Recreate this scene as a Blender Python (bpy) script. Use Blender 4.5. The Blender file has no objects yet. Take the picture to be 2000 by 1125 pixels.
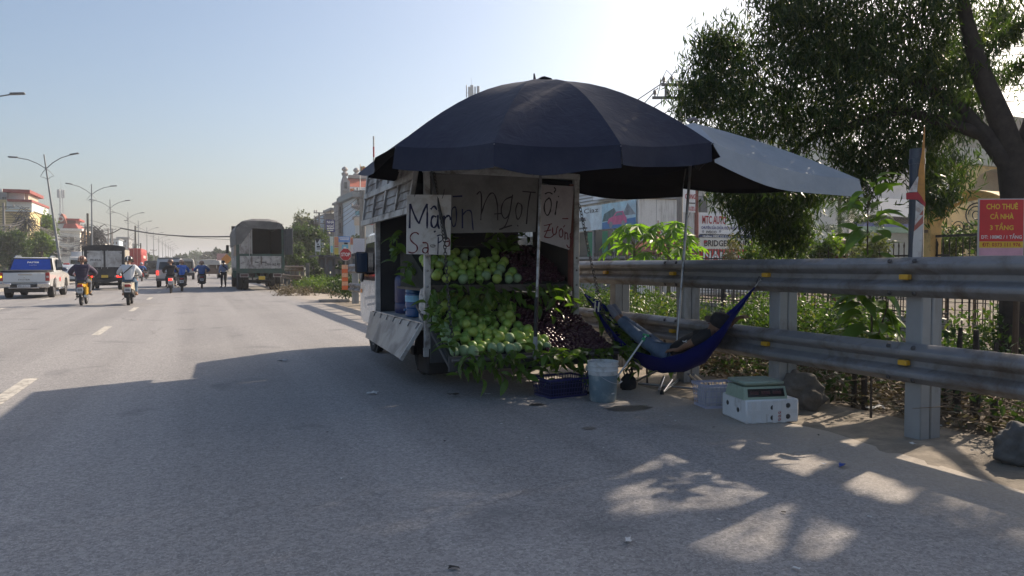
import bpy, bmesh, math, random
import numpy as np
from mathutils import Vector, Matrix
R = random.Random(7)
NR = np.random.RandomState(11)
sc = bpy.context.scene
COL = sc.collection
rad = math.radians
PI = math.pi

# ---------------------------------------------------------------- camera, sky, sun, exposure
EYE, FPX, YAW, PIT = 1.35, 1440.0, rad(23.1), rad(-1.69)
CAM = Vector((0, 0, EYE))
FWD = Vector((math.sin(YAW) * math.cos(PIT), math.cos(YAW) * math.cos(PIT), math.sin(PIT)))
RGT = Vector((math.cos(YAW), -math.sin(YAW), 0))
UPV = RGT.cross(FWD)
cd = bpy.data.cameras.new('camera')
cam = bpy.data.objects.new('camera', cd)
COL.objects.link(cam)
cam.location = CAM
cam.rotation_euler = (PI / 2 + PIT, 0, -YAW)
cd.sensor_width = 36
cd.lens = FPX / 2000 * 36
cd.clip_start = .05
cd.clip_end = 4000
sc.camera = cam
SUN_AZ, SUN_EL = 20.5, 33.5          # degrees from +X towards +Y, and above the horizon
SUNV = Vector((math.cos(rad(SUN_AZ)) * math.cos(rad(SUN_EL)), math.sin(rad(SUN_AZ)) * math.cos(rad(SUN_EL)), math.sin(rad(SUN_EL))))
w = bpy.data.worlds.new('World')
sc.world = w
w.use_nodes = True
sky = w.node_tree.nodes.new('ShaderNodeTexSky')
sky.sky_type = 'NISHITA'
sky.sun_disc = False
sky.sun_elevation = rad(SUN_EL)
sky.sun_rotation = rad(90 - SUN_AZ)
sky.altitude = 0
sky.air_density = 1.05
sky.dust_density = 3.2
sky.ozone_density = 1.8
w.node_tree.links.new(sky.outputs[0], w.node_tree.nodes['Background'].inputs[0])
w.node_tree.nodes['Background'].inputs[1].default_value = .106
sl = bpy.data.lights.new('sun', 'SUN')
sun = bpy.data.objects.new('sun', sl)
COL.objects.link(sun)
sun.rotation_euler = (-SUNV).to_track_quat('-Z', 'Y').to_euler()
sun.location = SUNV * 50
sl.energy = 4.6
sl.angle = rad(.55)
sl.color = (1, .845, .675)
vs = sc.view_settings
vs.view_transform = 'Standard'
vs.look = 'None'
vs.gamma = 1
vs.use_curve_mapping = False
vs.exposure = .66
HAZE = .0008

# ---------------------------------------------------------------- pixel <-> place (photo pixels 2000x1125)
def ray(px, py): return RGT * ((px - 1000) / FPX) + UPV * ((562.5 - py) / FPX) + FWD
def dep(px, py, d): return CAM + ray(px, py) * d
def onX(px, py, x): r = ray(px, py); return CAM + r * (x / r.x)
def onY(px, py, y): r = ray(px, py); return CAM + r * (y / r.y)
def onZ(px, py, z=0): r = ray(px, py); return CAM + r * ((z - EYE) / r.z)
def onPlane(px, py, p, n):
    r = ray(px, py); n = Vector(n); return CAM + r * ((Vector(p) - CAM).dot(n) / r.dot(n))
def proj(p):
    d = Vector(p) - CAM; z = d.dot(FWD)
    return 1000 + FPX * d.dot(RGT) / z, 562.5 - FPX * d.dot(UPV) / z, z

# ---------------------------------------------------------------- materials
def _nt(name):
    m = bpy.data.materials.new(name); m.use_nodes = True
    nt = m.node_tree; return m, nt, nt.nodes['Principled BSDF']
def lk(nt, a, b): nt.links.new(a, b)
def noise(nt, scale, det=4, rough=.6, vec=None, dist=0):
    n = nt.nodes.new('ShaderNodeTexNoise'); n.inputs['Scale'].default_value = scale
    n.inputs['Detail'].default_value = det; n.inputs['Roughness'].default_value = rough; n.inputs['Distortion'].default_value = dist
    if vec is not None: lk(nt, vec, n.inputs['Vector'])
    return n
def mixc(nt, fac, a, b, bt='MIX'):
    n = nt.nodes.new('ShaderNodeMix'); n.data_type = 'RGBA'; n.blend_type = bt
    for s, v in ((n.inputs[0], fac), (n.inputs[6], a), (n.inputs[7], b)):
        if isinstance(v, (int, float)): s.default_value = v
        elif isinstance(v, (tuple, list)): s.default_value = (*v[:3], 1)
        else: lk(nt, v, s)
    return n.outputs[2]
def ramp(nt, fac, lo, hi, top=1.):
    n = nt.nodes.new('ShaderNodeMapRange'); n.inputs[4].default_value = top; n.inputs[1].default_value = lo; n.inputs[2].default_value = hi
    lk(nt, fac, n.inputs[0]); return n.outputs[0]
def bumpn(nt, h, strength, dist=.02, prev=None):
    b = nt.nodes.new('ShaderNodeBump'); b.inputs['Strength'].default_value = strength; b.inputs['Distance'].default_value = dist
    lk(nt, h, b.inputs['Height'])
    if prev is not None: lk(nt, prev, b.inputs['Normal'])
    return b.outputs[0]
MATS = {}
def M(name, col, rough=.6, metal=0., var=.12, scale=5., bump=0., bscale=40., dirt=None, dscale=3., damt=.5, spec=.5, coat=0., streak=0):
    """principled with mottled colour, optional grime and fine relief"""
    if name in MATS: return MATS[name]
    m, nt, p = _nt(name)
    tc = nt.nodes.new('ShaderNodeTexCoord'); vec = tc.outputs['Object']
    a = tuple(c * (1 - var) for c in col); b = tuple(min(1, c * (1 + var)) for c in col)
    n = noise(nt, scale, 5, .65, vec)
    c = mixc(nt, ramp(nt, n.outputs[0], .3, .7), a, b)
    if dirt:
        v2 = vec
        if streak:
            mp = nt.nodes.new('ShaderNodeMapping'); mp.inputs['Scale'].default_value = (1, 1, 1 / streak); lk(nt, vec, mp.inputs[0]); v2 = mp.outputs[0]
        d = noise(nt, dscale, 6, .7, v2, .4)
        f = ramp(nt, d.outputs[0], .62 - .3 * damt, .78 - .2 * damt)
        c = mixc(nt, f, c, dirt)
        rr = nt.nodes.new('ShaderNodeMapRange'); rr.inputs[3].default_value = rough; rr.inputs[4].default_value = min(1, rough + .3)
        lk(nt, f, rr.inputs[0]); lk(nt, rr.outputs[0], p.inputs['Roughness'])
    else:
        p.inputs['Roughness'].default_value = rough
    lk(nt, c, p.inputs['Base Color'])
    p.inputs['Metallic'].default_value = metal
    p.inputs['Specular IOR Level'].default_value = spec
    p.inputs['Coat Weight'].default_value = coat
    if bump:
        lk(nt, bumpn(nt, noise(nt, bscale, 4, .6, vec).outputs[0], bump, .01), p.inputs['Normal'])
    MATS[name] = m; return m
def leafmat(name, c1, c2, trans=.35, rough=.5, c3=None):
    if name in MATS: return MATS[name]
    m, nt, p = _nt(name)
    g = nt.nodes.new('ShaderNodeNewGeometry')
    c = mixc(nt, g.outputs['Random Per Island'], c1, c2)
    if c3:
        c = mixc(nt, ramp(nt, g.outputs['Random Per Island'], .86, .9), c, c3)
    lk(nt, c, p.inputs['Base Color']); p.inputs['Roughness'].default_value = rough
    p.inputs['Specular IOR Level'].default_value = .35
    t = nt.nodes.new('ShaderNodeBsdfTranslucent')
    tcol = mixc(nt, 1., c, (1.35, 1.5, .55), 'MULTIPLY'); lk(nt, tcol, t.inputs[0])
    mx = nt.nodes.new('ShaderNodeMixShader'); mx.inputs[0].default_value = trans
    lk(nt, p.outputs[0], mx.inputs[1]); lk(nt, t.outputs[0], mx.inputs[2])
    lk(nt, mx.outputs[0], nt.nodes['Material Output'].inputs[0])
    MATS[name] = m; return m
def glass(name, col, rough=.06):
    if name in MATS: return MATS[name]
    m, nt, p = _nt(name)
    p.inputs['Base Color'].default_value = (*col, 1); p.inputs['Roughness'].default_value = rough; p.inputs['Specular IOR Level'].default_value = .8
    MATS[name] = m; return m
def lamp_mat(name, col, em):
    if name in MATS: return MATS[name]
    m, nt, p = _nt(name)
    p.inputs['Base Color'].default_value = (*col, 1); p.inputs['Roughness'].default_value = .25
    p.inputs['Emission Color'].default_value = (*col, 1); p.inputs['Emission Strength'].default_value = em
    MATS[name] = m; return m

# ---------------------------------------------------------------- mesh builder
class MB:
    def __init__(s): s.v = []; s.f = []
    def add(s, vs, fs):
        k = len(s.v); s.v += [tuple(v) for v in vs]; s.f += [tuple(i + k for i in f) for f in fs]; return s
    def xf(s, mat, start=0):
        for i in range(start, len(s.v)): s.v[i] = tuple(mat @ Vector(s.v[i]))
        return s
    def box(s, x0, x1, y0, y1, z0, z1, c=0.):
        if c <= 0:
            return s.add([(x, y, z) for x in (x0, x1) for y in (y0, y1) for z in (z0, z1)],
                         [(0, 1, 3, 2), (4, 6, 7, 5), (0, 4, 5, 1), (2, 3, 7, 6), (0, 2, 6, 4), (1, 5, 7, 3)])
        X, Y, Z = (x0, x1), (y0, y1), (z0, z1)
        vs, ix = [], {}
        for i in (0, 1):
            for j in (0, 1):
                for k in (0, 1):
                    sx, sy, sz = (c, -c)[i], (c, -c)[j], (c, -c)[k]
                    for a in range(3):
                        ix[i, j, k, a] = len(vs)
                        vs.append((X[i] + (0 if a == 0 else sx), Y[j] + (0 if a == 1 else sy), Z[k] + (0 if a == 2 else sz)))
        fs = []
        for i in (0, 1): fs.append([ix[i, j, k, 0] for j, k in ((0, 0), (1, 0), (1, 1), (0, 1))])
        for j in (0, 1): fs.append([ix[i, j, k, 1] for i, k in ((0, 0), (1, 0), (1, 1), (0, 1))])
        for k in (0, 1): fs.append([ix[i, j, k, 2] for i, j in ((0, 0), (1, 0), (1, 1), (0, 1))])
        for j in (0, 1):
            for k in (0, 1): fs.append([ix[0, j, k, 1], ix[1, j, k, 1], ix[1, j, k, 2], ix[0, j, k, 2]])
        for i in (0, 1):
            for k in (0, 1): fs.append([ix[i, 0, k, 0], ix[i, 1, k, 0], ix[i, 1, k, 2], ix[i, 0, k, 2]])
        for i in (0, 1):
            for j in (0, 1): fs.append([ix[i, j, 0, 0], ix[i, j, 1, 0], ix[i, j, 1, 1], ix[i, j, 0, 1]])
        for i in (0, 1):
            for j in (0, 1):
                for k in (0, 1): fs.append([ix[i, j, k, a] for a in range(3)])
        return s.add(vs, fs)
    def obox(s, ctr, size, rot=None, c=0.):
        k = len(s.v); a, b, d = (q / 2 for q in size)
        s.box(-a, a, -b, b, -d, d, c)
        return s.xf(Matrix.Translation(Vector(ctr)) @ (rot.to_4x4() if rot is not None else Matrix()), k)
    def bar(s, p0, p1, wx, wz, c=0.):
        """square bar from p0 to p1"""
        p0, p1 = Vector(p0), Vector(p1); d = p1 - p0
        q = d.to_track_quat('Y', 'Z').to_matrix()
        return s.obox((p0 + p1) / 2, (wx, d.length, wz), q, c)
    def tube(s, pts, r, n=8, cap=True):
        pts = [Vector(p) for p in pts]; m = len(pts)
        rs = r if isinstance(r, (list, tuple)) else [r] * m
        t0 = (pts[1] - pts[0]).normalized()
        a = t0.orthogonal().normalized(); vs = []
        for i, p in enumerate(pts):
            t = (pts[min(i + 1, m - 1)] - pts[max(i - 1, 0)]).normalized()
            a = (a - t * a.dot(t)).normalized(); b = t.cross(a)
            for k in range(n):
                q = 2 * PI * k / n; vs.append(p + (a * math.cos(q) + b * math.sin(q)) * rs[i])
        fs = [(i * n + k, i * n + (k + 1) % n, (i + 1) * n + (k + 1) % n, (i + 1) * n + k) for i in range(m - 1) for k in range(n)]
        if cap: fs += [tuple(range(n - 1, -1, -1)), tuple((m - 1) * n + k for k in range(n))]
        return s.add(vs, fs)
    def lathe(s, prof, n=20, o=(0, 0, 0), axis='z', cap=True, closed=False):
        o = Vector(o); vs = []; m = len(prof)
        for r, z in prof:
            for k in range(n):
                q = 2 * PI * k / n; x, y = r * math.cos(q), r * math.sin(q)
                vs.append(o + Vector({'z': (x, y, z), 'x': (z, x, y), 'y': (x, z, y)}[axis]))
        fs = [(i * n + k, i * n + (k + 1) % n, (i + 1) * n + (k + 1) % n, (i + 1) * n + k) for i in range(m - 1) for k in range(n)]
        if closed: fs += [((m - 1) * n + k, (m - 1) * n + (k + 1) % n, (k + 1) % n, k) for k in range(n)]
        elif cap: fs += [tuple(range(n - 1, -1, -1)), tuple((m - 1) * n + k for k in range(n))]
        return s.add(vs, fs)
    def ball(s, c, r, nu=12, nv=8, jit=0., rnd=None):
        rx, ry, rz = r if isinstance(r, (tuple, list)) else (r, r, r); k0 = len(s.v)
        vs = [(0, 0, -1)]
        for j in range(1, nv):
            t = -PI / 2 + PI * j / nv
            for i in range(nu):
                q = 2 * PI * i / nu; vs.append((math.cos(t) * math.cos(q), math.cos(t) * math.sin(q), math.sin(t)))
        vs.append((0, 0, 1)); g = rnd or R
        out = []
        for x, y, z in vs:
            f = 1 + (g.uniform(-jit, jit) if jit else 0); out.append((c[0] + x * rx * f, c[1] + y * ry * f, c[2] + z * rz * f))
        fs = [(0, 1 + (i + 1) % nu, 1 + i) for i in range(nu)]
        for j in range(nv - 2):
            for i in range(nu):
                a = 1 + j * nu; fs.append((a + i, a + (i + 1) % nu, a + nu + (i + 1) % nu, a + nu + i))
        a = 1 + (nv - 2) * nu; top = len(vs) - 1
        fs += [(a + i, a + (i + 1) % nu, top) for i in range(nu)]
        return s.add(out, fs)
    def prism(s, prof, axis, a, b, ch=0., sa=None, sb=None):
        """closed 2-D outline pulled along an axis; ends may be shrunk (sa, sb: (scale_u, scale_v, du, dv))"""
        cu = sum(p[0] for p in prof) / len(prof); cv = sum(p[1] for p in prof) / len(prof); n = len(prof)
        def sh(pr, d):
            if not d: return list(pr)
            out = []
            for u, v in pr:
                L = math.hypot(u - cu, v - cv) or 1; k = max(0, 1 - d / L); out.append((cu + (u - cu) * k, cv + (v - cv) * k))
            return out
        sg = 1 if b > a else -1
        rings = [(sh(prof, ch), a), (prof, a + sg * ch), (prof, b - sg * ch), (sh(prof, ch), b)] if ch else [(prof, a), (prof, b)]
        vs = []
        for pr, t in rings:
            for u, v in pr: vs.append({'x': (t, u, v), 'y': (u, t, v), 'z': (u, v, t)}[axis])
        m = len(rings)
        fs = [(i * n + k, i * n + (k + 1) % n, (i + 1) * n + (k + 1) % n, (i + 1) * n + k) for i in range(m - 1) for k in range(n)]
        fs += [tuple(range(n - 1, -1, -1)), tuple((m - 1) * n + k for k in range(n))]
        return s.add(vs, fs)
    def loft(s, rings, cap=True, closed=True):
        n = len(rings[0]); vs = [p for r in rings for p in r]; m = len(rings); e = n if closed else n - 1
        fs = [(i * n + k, i * n + (k + 1) % n, (i + 1) * n + (k + 1) % n, (i + 1) * n + k) for i in range(m - 1) for k in range(e)]
        if cap and closed: fs += [tuple(range(n - 1, -1, -1)), tuple((m - 1) * n + k for k in range(n))]
        return s.add(vs, fs)
    def sheet(s, rows, th=0.):
        """open grid of points, given thickness if asked"""
        n, m = len(rows[0]), len(rows); P = [[Vector(p) for p in r] for r in rows]
        fs = [(j * n + i, j * n + i + 1, (j + 1) * n + i + 1, (j + 1) * n + i) for j in range(m - 1) for i in range(n - 1)]
        if not th: return s.add([p for r in P for p in r], fs)
        back = []
        for j in range(m):
            for i in range(n):
                du = P[j][min(i + 1, n - 1)] - P[j][max(i - 1, 0)]; dv = P[min(j + 1, m - 1)][i] - P[max(j - 1, 0)][i]
                nn = du.cross(dv); back.append(P[j][i] + (nn.normalized() if nn.length > 1e-9 else Vector((0, 0, 1))) * th)
        N = n * m
        ff = fs + [tuple(reversed([q + N for q in f])) for f in fs]
        edge = [(0, i) for i in range(n)] + [(j, n - 1) for j in range(1, m)] + [(m - 1, i) for i in range(n - 2, -1, -1)] + [(j, 0) for j in range(m - 2, 0, -1)]
        ids = [j * n + i for j, i in edge]
        ff += [(ids[k], ids[(k + 1) % len(ids)], ids[(k + 1) % len(ids)] + N, ids[k] + N) for k in range(len(ids))]
        return s.add([p for r in P for p in r] + back, ff)
    def ribbon(s, pts, wd, nrm, th=.0015):
        """flat painted stroke along pts, lying in the plane with normal nrm"""
        pts = [Vector(p) for p in pts]; nrm = Vector(nrm).normalized(); A, B = [], []
        for i, p in enumerate(pts):
            t = (pts[min(i + 1, len(pts) - 1)] - pts[max(i - 1, 0)]).normalized(); d = t.cross(nrm) * wd / 2 * (1 + .22 * math.sin(i * .9 + wd * 400) + R.uniform(-.16, .16))
            A.append(p + d + nrm * th); B.append(p - d + nrm * th)
        return s.sheet([A, B])
    def mesh(s, name, smooth=40):
        me = bpy.data.meshes.new(name); me.from_pydata(s.v, [], s.f); me.update()
        b = bmesh.new(); b.from_mesh(me); bmesh.ops.recalc_face_normals(b, faces=b.faces); b.to_mesh(me); b.free()
        if smooth:
            me.polygons.foreach_set('use_smooth', [True] * len(me.polygons)); me.set_sharp_from_angle(angle=rad(smooth))
        return me

def link(name, me, mat, parent=None):
    o = bpy.data.objects.new(name, me); COL.objects.link(o)
    if mat is not None and not me.materials: me.materials.append(mat)
    if parent is not None: o.parent = parent
    return o
def tag(o, label, cat, group=None):
    o['label'] = label; o['category'] = cat
    if group: o['group'] = group
    return o
def thing(name, label, cat, loc=(0, 0, 0), rz=0., group=None, rot=None):
    o = bpy.data.objects.new(name, None); COL.objects.link(o); o.location = loc; o.rotation_euler = rot or (0, 0, rz); o.empty_display_size = .2
    return tag(o, label, cat, group)
def part(name, mb, mat, parent, label=None, smooth=40, stuff=False):
    o = link(name, mb.mesh(name, smooth), mat, parent)
    if label: o['label'] = label
    if stuff: o['kind'] = 'stuff'
    return o
def single(name, mb, mat, label, cat, loc=(0, 0, 0), rz=0., group=None, smooth=40):
    o = link(name, mb.mesh(name, smooth), mat); o.location = loc; o.rotation_euler = (0, 0, rz); return tag(o, label, cat, group)
def struct(name, mb, mat, smooth=0):
    o = link(name, mb.mesh(name, smooth), mat); o['kind'] = 'structure'; return o
def stuff(name, me, mat, label, cat):
    o = link(name, me, mat); o['kind'] = 'stuff'; return tag(o, label, cat)
def copy_tree(o, parent=None, **kw):
    c = o.copy(); COL.objects.link(c); c.parent = parent
    for ch in list(o.children): copy_tree(ch, c)
    for k, v in kw.items(): c[k] = v
    return c
ORD = ['nearest', 'second', 'third', 'fourth', 'fifth', 'sixth', 'seventh', 'eighth', 'ninth', 'tenth', 'eleventh', 'twelfth', 'thirteenth', 'fourteenth', 'fifteenth', 'sixteenth', 'seventeenth', 'eighteenth', 'nineteenth', 'twentieth', 'twenty-first', 'twenty-second', 'twenty-third', 'twenty-fourth']

# ---------------------------------------------------------------- lettering: all words are turned into meshes first, while the scene is empty
TXT = {}
def prep_text(words):
    obs = []
    for t in words:
        for bold in (0, 1):
            cu = bpy.data.curves.new('lettering', 'FONT'); cu.body = t; cu.resolution_u = 2
            cu.offset = .022 if bold else .004; o = bpy.data.objects.new('lettering', cu); COL.objects.link(o); obs.append((t, bold, o))
    dg = bpy.context.evaluated_depsgraph_get(); dg.update()
    for t, bold, o in obs:
        me = bpy.data.meshes.new_from_object(o.evaluated_get(dg)); n = len(me.vertices); a = np.empty(n * 3, 'f'); me.vertices.foreach_get('co', a); a = a.reshape(-1, 3)
        lo, hi = a.min(0), a.max(0); a[:, 0] = (a[:, 0] - lo[0]) / (hi[0] - lo[0]) - .5; a[:, 1] = (a[:, 1] - lo[1]) / (hi[1] - lo[1]) - .5; a[:, 2] = 0
        me.vertices.foreach_set('co', a.ravel()); me.update(); TXT[t, bold] = me; me.materials.clear()
    for t, bold, o in obs:
        cu = o.data; bpy.data.objects.remove(o); bpy.data.curves.remove(cu)
prep_text(['FASTER', '29H-215.13', '29H-815.32', '29H-162.40', 'NHÀ', 'NGHỈ', 'STOP', 'AN VIỆT', 'Ciaz', 'MTC AUTO', 'CHUYÊN SỬA CHỮA: ĐIỆN MÁY - GẦM - SƠN', 'IVECO', 'Hotline: 0902 222 510',
           'BRIDGESTONE', 'NAM AN', 'CÔNG', 'ISUZU', 'SUZUKI', 'CHO THUÊ', 'CẢ NHÀ', '3 TẦNG', 'DT: 100M2 / 1 TẦNG', 'ĐT: 0373 111 976', 'PHÒNG', 'HN', 'Ford'])
def text(t, parent, ctr, wd, ht, mat, rot=(PI / 2, 0, 0), bold=1, name='lettering'):
    """lettering of a given width and height, centred on ctr (parent space), reading along the rotated x axis"""
    me = TXT[t, bold].copy(); me.materials.append(mat)
    o = bpy.data.objects.new(name, me); COL.objects.link(o); o.parent = parent; o.location = ctr; o.rotation_euler = rot; o.scale = (wd, ht, 1)
    return o

# ---------------------------------------------------------------- foliage
def leafmesh(name, P, D, L, W, fold=.15, rnd=NR, curl=.0):
    """one quad per leaf: P centres (n,3), D directions (n,3)"""
    n = len(P); D = D / (np.linalg.norm(D, axis=1, keepdims=True) + 1e-9)
    r = rnd.normal(size=(n, 3)); S = np.cross(D, r); S /= np.linalg.norm(S, axis=1, keepdims=True) + 1e-9; N = np.cross(D, S)
    L = np.broadcast_to(np.asarray(L, float), (n,))[:, None] * rnd.uniform(.7, 1.25, (n, 1)); W = L * W
    base = P - D * L / 2; tip = P + D * L / 2 - N * L * curl
    l = P + S * W / 2 + N * W * fold; rr = P - S * W / 2 + N * W * fold
    V = np.stack([base, l, tip, rr], 1).reshape(-1, 3)
    me = bpy.data.meshes.new(name); me.vertices.add(4 * n); me.vertices.foreach_set('co', V.astype('f').ravel())
    me.loops.add(4 * n); me.loops.foreach_set('vertex_index', np.arange(4 * n, dtype='i'))
    me.polygons.add(n); me.polygons.foreach_set('loop_start', np.arange(0, 4 * n, 4, dtype='i'))
    me.update(calc_edges=True)
    return me
def clumps(blobs, rnd, per=14, spread=.22, power=.45):
    """leaf centres gathered round twigs inside ellipsoids [(centre, radii, leaves)]"""
    out = []
    for c, r, n in blobs:
        t = max(1, int(n / per)); d = rnd.normal(size=(t, 3)); d /= np.linalg.norm(d, axis=1, keepdims=True)
        q = np.array(c) + d * np.array(r) * rnd.uniform(0, 1, (t, 1)) ** power
        k = np.repeat(q, per, 0); out.append(k + rnd.normal(size=k.shape) * spread)
    return np.concatenate(out)
def tree(name, label, base, h, crownr, n, mat, bark, leaf=.3, wid=.5, droop=0., seed=1, trunk_r=None, blobs=None, cat='tree', group=None, th=.45, spread=None, nb=9, parts=True):
    rnd = np.random.RandomState(seed); base = Vector(base)
    t = thing(name, label, cat, base, 0, group); tr = trunk_r or h * .022
    if blobs is None:
        blobs = []
        for i in range(nb):
            a = rnd.uniform(0, 2 * PI); z = rnd.uniform(th, .88); rr = crownr * (1 - abs(z - .62) * 1.1)
            blobs.append(((math.cos(a) * rr * .55, math.sin(a) * rr * .55, z * h), np.array((1, 1, .75)) * crownr * rnd.uniform(.38, .58), n / nb))
        blobs.append(((0, 0, h * .75), (crownr * .6, crownr * .6, h * .22), n / nb))
    mb = MB(); lean = [rnd.uniform(-.04, .04) * h for _ in range(2)]
    mb.tube([(0, 0, -.1), (lean[0] * .3, lean[1] * .3, h * .25), (lean[0], lean[1], h * .55), (lean[0] * .8, lean[1], h * .8)], [tr * 1.25, tr, tr * .7, tr * .25], 7)
    lm = mb
    for c, r, _ in blobs[:7]:
        z0 = h * rnd.uniform(.28, .5); lm.tube([(lean[0] * .6, lean[1] * .6, z0), (c[0] * .5 + lean[0] * .3, c[1] * .5, (z0 + c[2]) / 2 + .03 * h), c], [tr * .45, tr * .3, tr * .1], 5)
    part('trunk', mb, bark, t)
    P = clumps(blobs, rnd, 14, spread or crownr * .09)
    D = rnd.normal(size=P.shape); D[:, 2] -= droop
    link('crown', leafmesh('crown', P, D, leaf, wid, rnd=rnd), mat, t)
    return t
# ================================================================ ground, road, markings
def asphalt():
    m, nt, p = _nt('asphalt'); tc = nt.nodes.new('ShaderNodeTexCoord'); v = tc.outputs['Object']
    big = noise(nt, .35, 4, .6, v, .3); fine = noise(nt, 95, 3, .7, v); mid = noise(nt, 14, 5, .7, v)
    c = mixc(nt, ramp(nt, big.outputs[0], .3, .7), (0.203, 0.198, 0.196), (0.271, 0.261, 0.251))
    mp = nt.nodes.new('ShaderNodeMapping'); mp.inputs['Scale'].default_value = (1.1, .025, 1); lk(nt, v, mp.inputs[0])
    lane = noise(nt, 1.1, 3, .5, mp.outputs[0]); c = mixc(nt, ramp(nt, lane.outputs[0], .40, .62), c, (0.298, 0.289, 0.282))
    c = mixc(nt, ramp(nt, mid.outputs[0], .35, .75, .35), c, (0.136, 0.134, 0.140))
    ag = nt.nodes.new('ShaderNodeTexVoronoi'); ag.inputs['Scale'].default_value = 62; lk(nt, v, ag.inputs['Vector'])
    sa = nt.nodes.new('ShaderNodeSeparateColor'); lk(nt, ag.outputs['Color'], sa.inputs[0])
    c = mixc(nt, .85, c, mixc(nt, ramp(nt, sa.outputs[0], .1, .95), (.72, .72, .73), (1.26, 1.25, 1.24)), 'MULTIPLY')
    sp = ramp(nt, fine.outputs[0], .57, .72); c = mixc(nt, sp, c, (0.489, 0.485, 0.489))
    sp2 = ramp(nt, noise(nt, 42, 3, .75, v).outputs[0], .56, .74, .55); c = mixc(nt, sp2, c, (0.438, 0.441, 0.447))
    dk2 = ramp(nt, noise(nt, 37, 3, .7, v).outputs[0], .40, .28, .55); c = mixc(nt, dk2, c, (0.099, 0.102, 0.109))
    dk = ramp(nt, noise(nt, 120, 2, .6, v).outputs[0], .36, .26); c = mixc(nt, dk, c, (0.073, 0.075, 0.083))
    vo = nt.nodes.new('ShaderNodeTexVoronoi'); vo.feature = 'DISTANCE_TO_EDGE'; vo.inputs['Scale'].default_value = .16
    wv = noise(nt, 1.6, 4, .6, v); add = nt.nodes.new('ShaderNodeVectorMath'); add.operation = 'MULTIPLY_ADD'; add.inputs[1].default_value = (.9, .9, 0)
    lk(nt, wv.outputs[1], add.inputs[0]); lk(nt, v, add.inputs[2]); lk(nt, add.outputs[0], vo.inputs['Vector'])
    ck = ramp(nt, vo.outputs['Distance'], .0022, .0008); gate = ramp(nt, noise(nt, .22, 2, .5, v).outputs[0], .5, .6)
    mm = nt.nodes.new('ShaderNodeMath'); mm.operation = 'MULTIPLY'; lk(nt, ck, mm.inputs[0]); lk(nt, gate, mm.inputs[1])
    c = mixc(nt, mm.outputs[0], c, (0.091, 0.089, 0.090))
    oil = ramp(nt, noise(nt, .9, 3, .5, v, .6).outputs[0], .62, .72); oo = nt.nodes.new('ShaderNodeMath'); oo.operation = 'MULTIPLY'; oo.inputs[1].default_value = .45; lk(nt, oil, oo.inputs[0])
    c = mixc(nt, oo.outputs[0], c, (0.091, 0.094, 0.101))
    # pale dust drifted towards the kerb side
    sx = nt.nodes.new('ShaderNodeSeparateXYZ'); lk(nt, v, sx.inputs[0])
    ad = nt.nodes.new('ShaderNodeMath'); ad.operation = 'ADD'; nn = noise(nt, 1.4, 5, .7, v); ms = nt.nodes.new('ShaderNodeMath'); ms.operation = 'MULTIPLY'; ms.inputs[1].default_value = 1.6
    lk(nt, nn.outputs[0], ms.inputs[0]); lk(nt, sx.outputs[0], ad.inputs[0]); lk(nt, ms.outputs[0], ad.inputs[1])
    du = nt.nodes.new('ShaderNodeMath'); du.operation = 'MULTIPLY'; du.inputs[1].default_value = .75; lk(nt, ramp(nt, ad.outputs[0], 4.2, 5.5), du.inputs[0])
    c = mixc(nt, du.outputs[0], c, (0.398, 0.336, 0.259))
    lk(nt, c, p.inputs['Base Color']); p.inputs['Roughness'].default_value = .82; p.inputs['Specular IOR Level'].default_value = .35
    b = bumpn(nt, ag.outputs['Distance'], -.5, .008); b = bumpn(nt, fine.outputs[0], .6, .008, b); b = bumpn(nt, mid.outputs[0], .2, .01, b); lk(nt, b, p.inputs['Normal'])
    return m
ASPH = asphalt()
DIRT = M('dirt', (.24, .185, .125), .95, 0, .3, 1.2, .6, 30, (.12, .09, .06), 3, .55)
CONC = M('concrete', (.30, .285, .26), .9, 0, .15, 2, .3, 50, (.12, .105, .09), 2, .5)
PAINT = M('road_paint', (.52, .49, .43), .8, 0, .12, 6, .2, 60, (.17, .16, .145), 9, .55)
def sheet_obj(name, x0, x1, y0, y1, z, mat):
    return struct(name, MB().add([(x0, y0, z), (x1, y0, z), (x1, y1, z), (x0, y1, z)], [(0, 1, 2, 3)]), mat)
sheet_obj('ground', -1500, 1500, -300, 2600, -.06, M('field_soil', (.12, .11, .07), 1, 0, .3, .1))
# the carriageway with an uneven right edge
rows = []; ys = [-30 + 0.5 * i for i in range(110)] + [25 + 3 * i for i in range(6)]
mb = MB(); L, Rr = [], []
for y in ys:
    L.append((-9.6, y, 0)); Rr.append((4.62 + .10 * math.sin(y * 1.7) + R.uniform(-.05, .05), y, 0))
mb.sheet([L, Rr]); y1 = ys[-1]
mb.add([(-9.6, y1, 0), (4.6, y1, 0), (4.6, 1500, 0), (-9.6, 1500, 0)], [(0, 1, 2, 3)])
struct('road', mb, ASPH)
sheet_obj('side_street', 4.3, 70, 28.6, 42.6, -.004, ASPH)
sheet_obj('opposite_road', -24.5, -10.7, -30, 1500, 0, ASPH)
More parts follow.
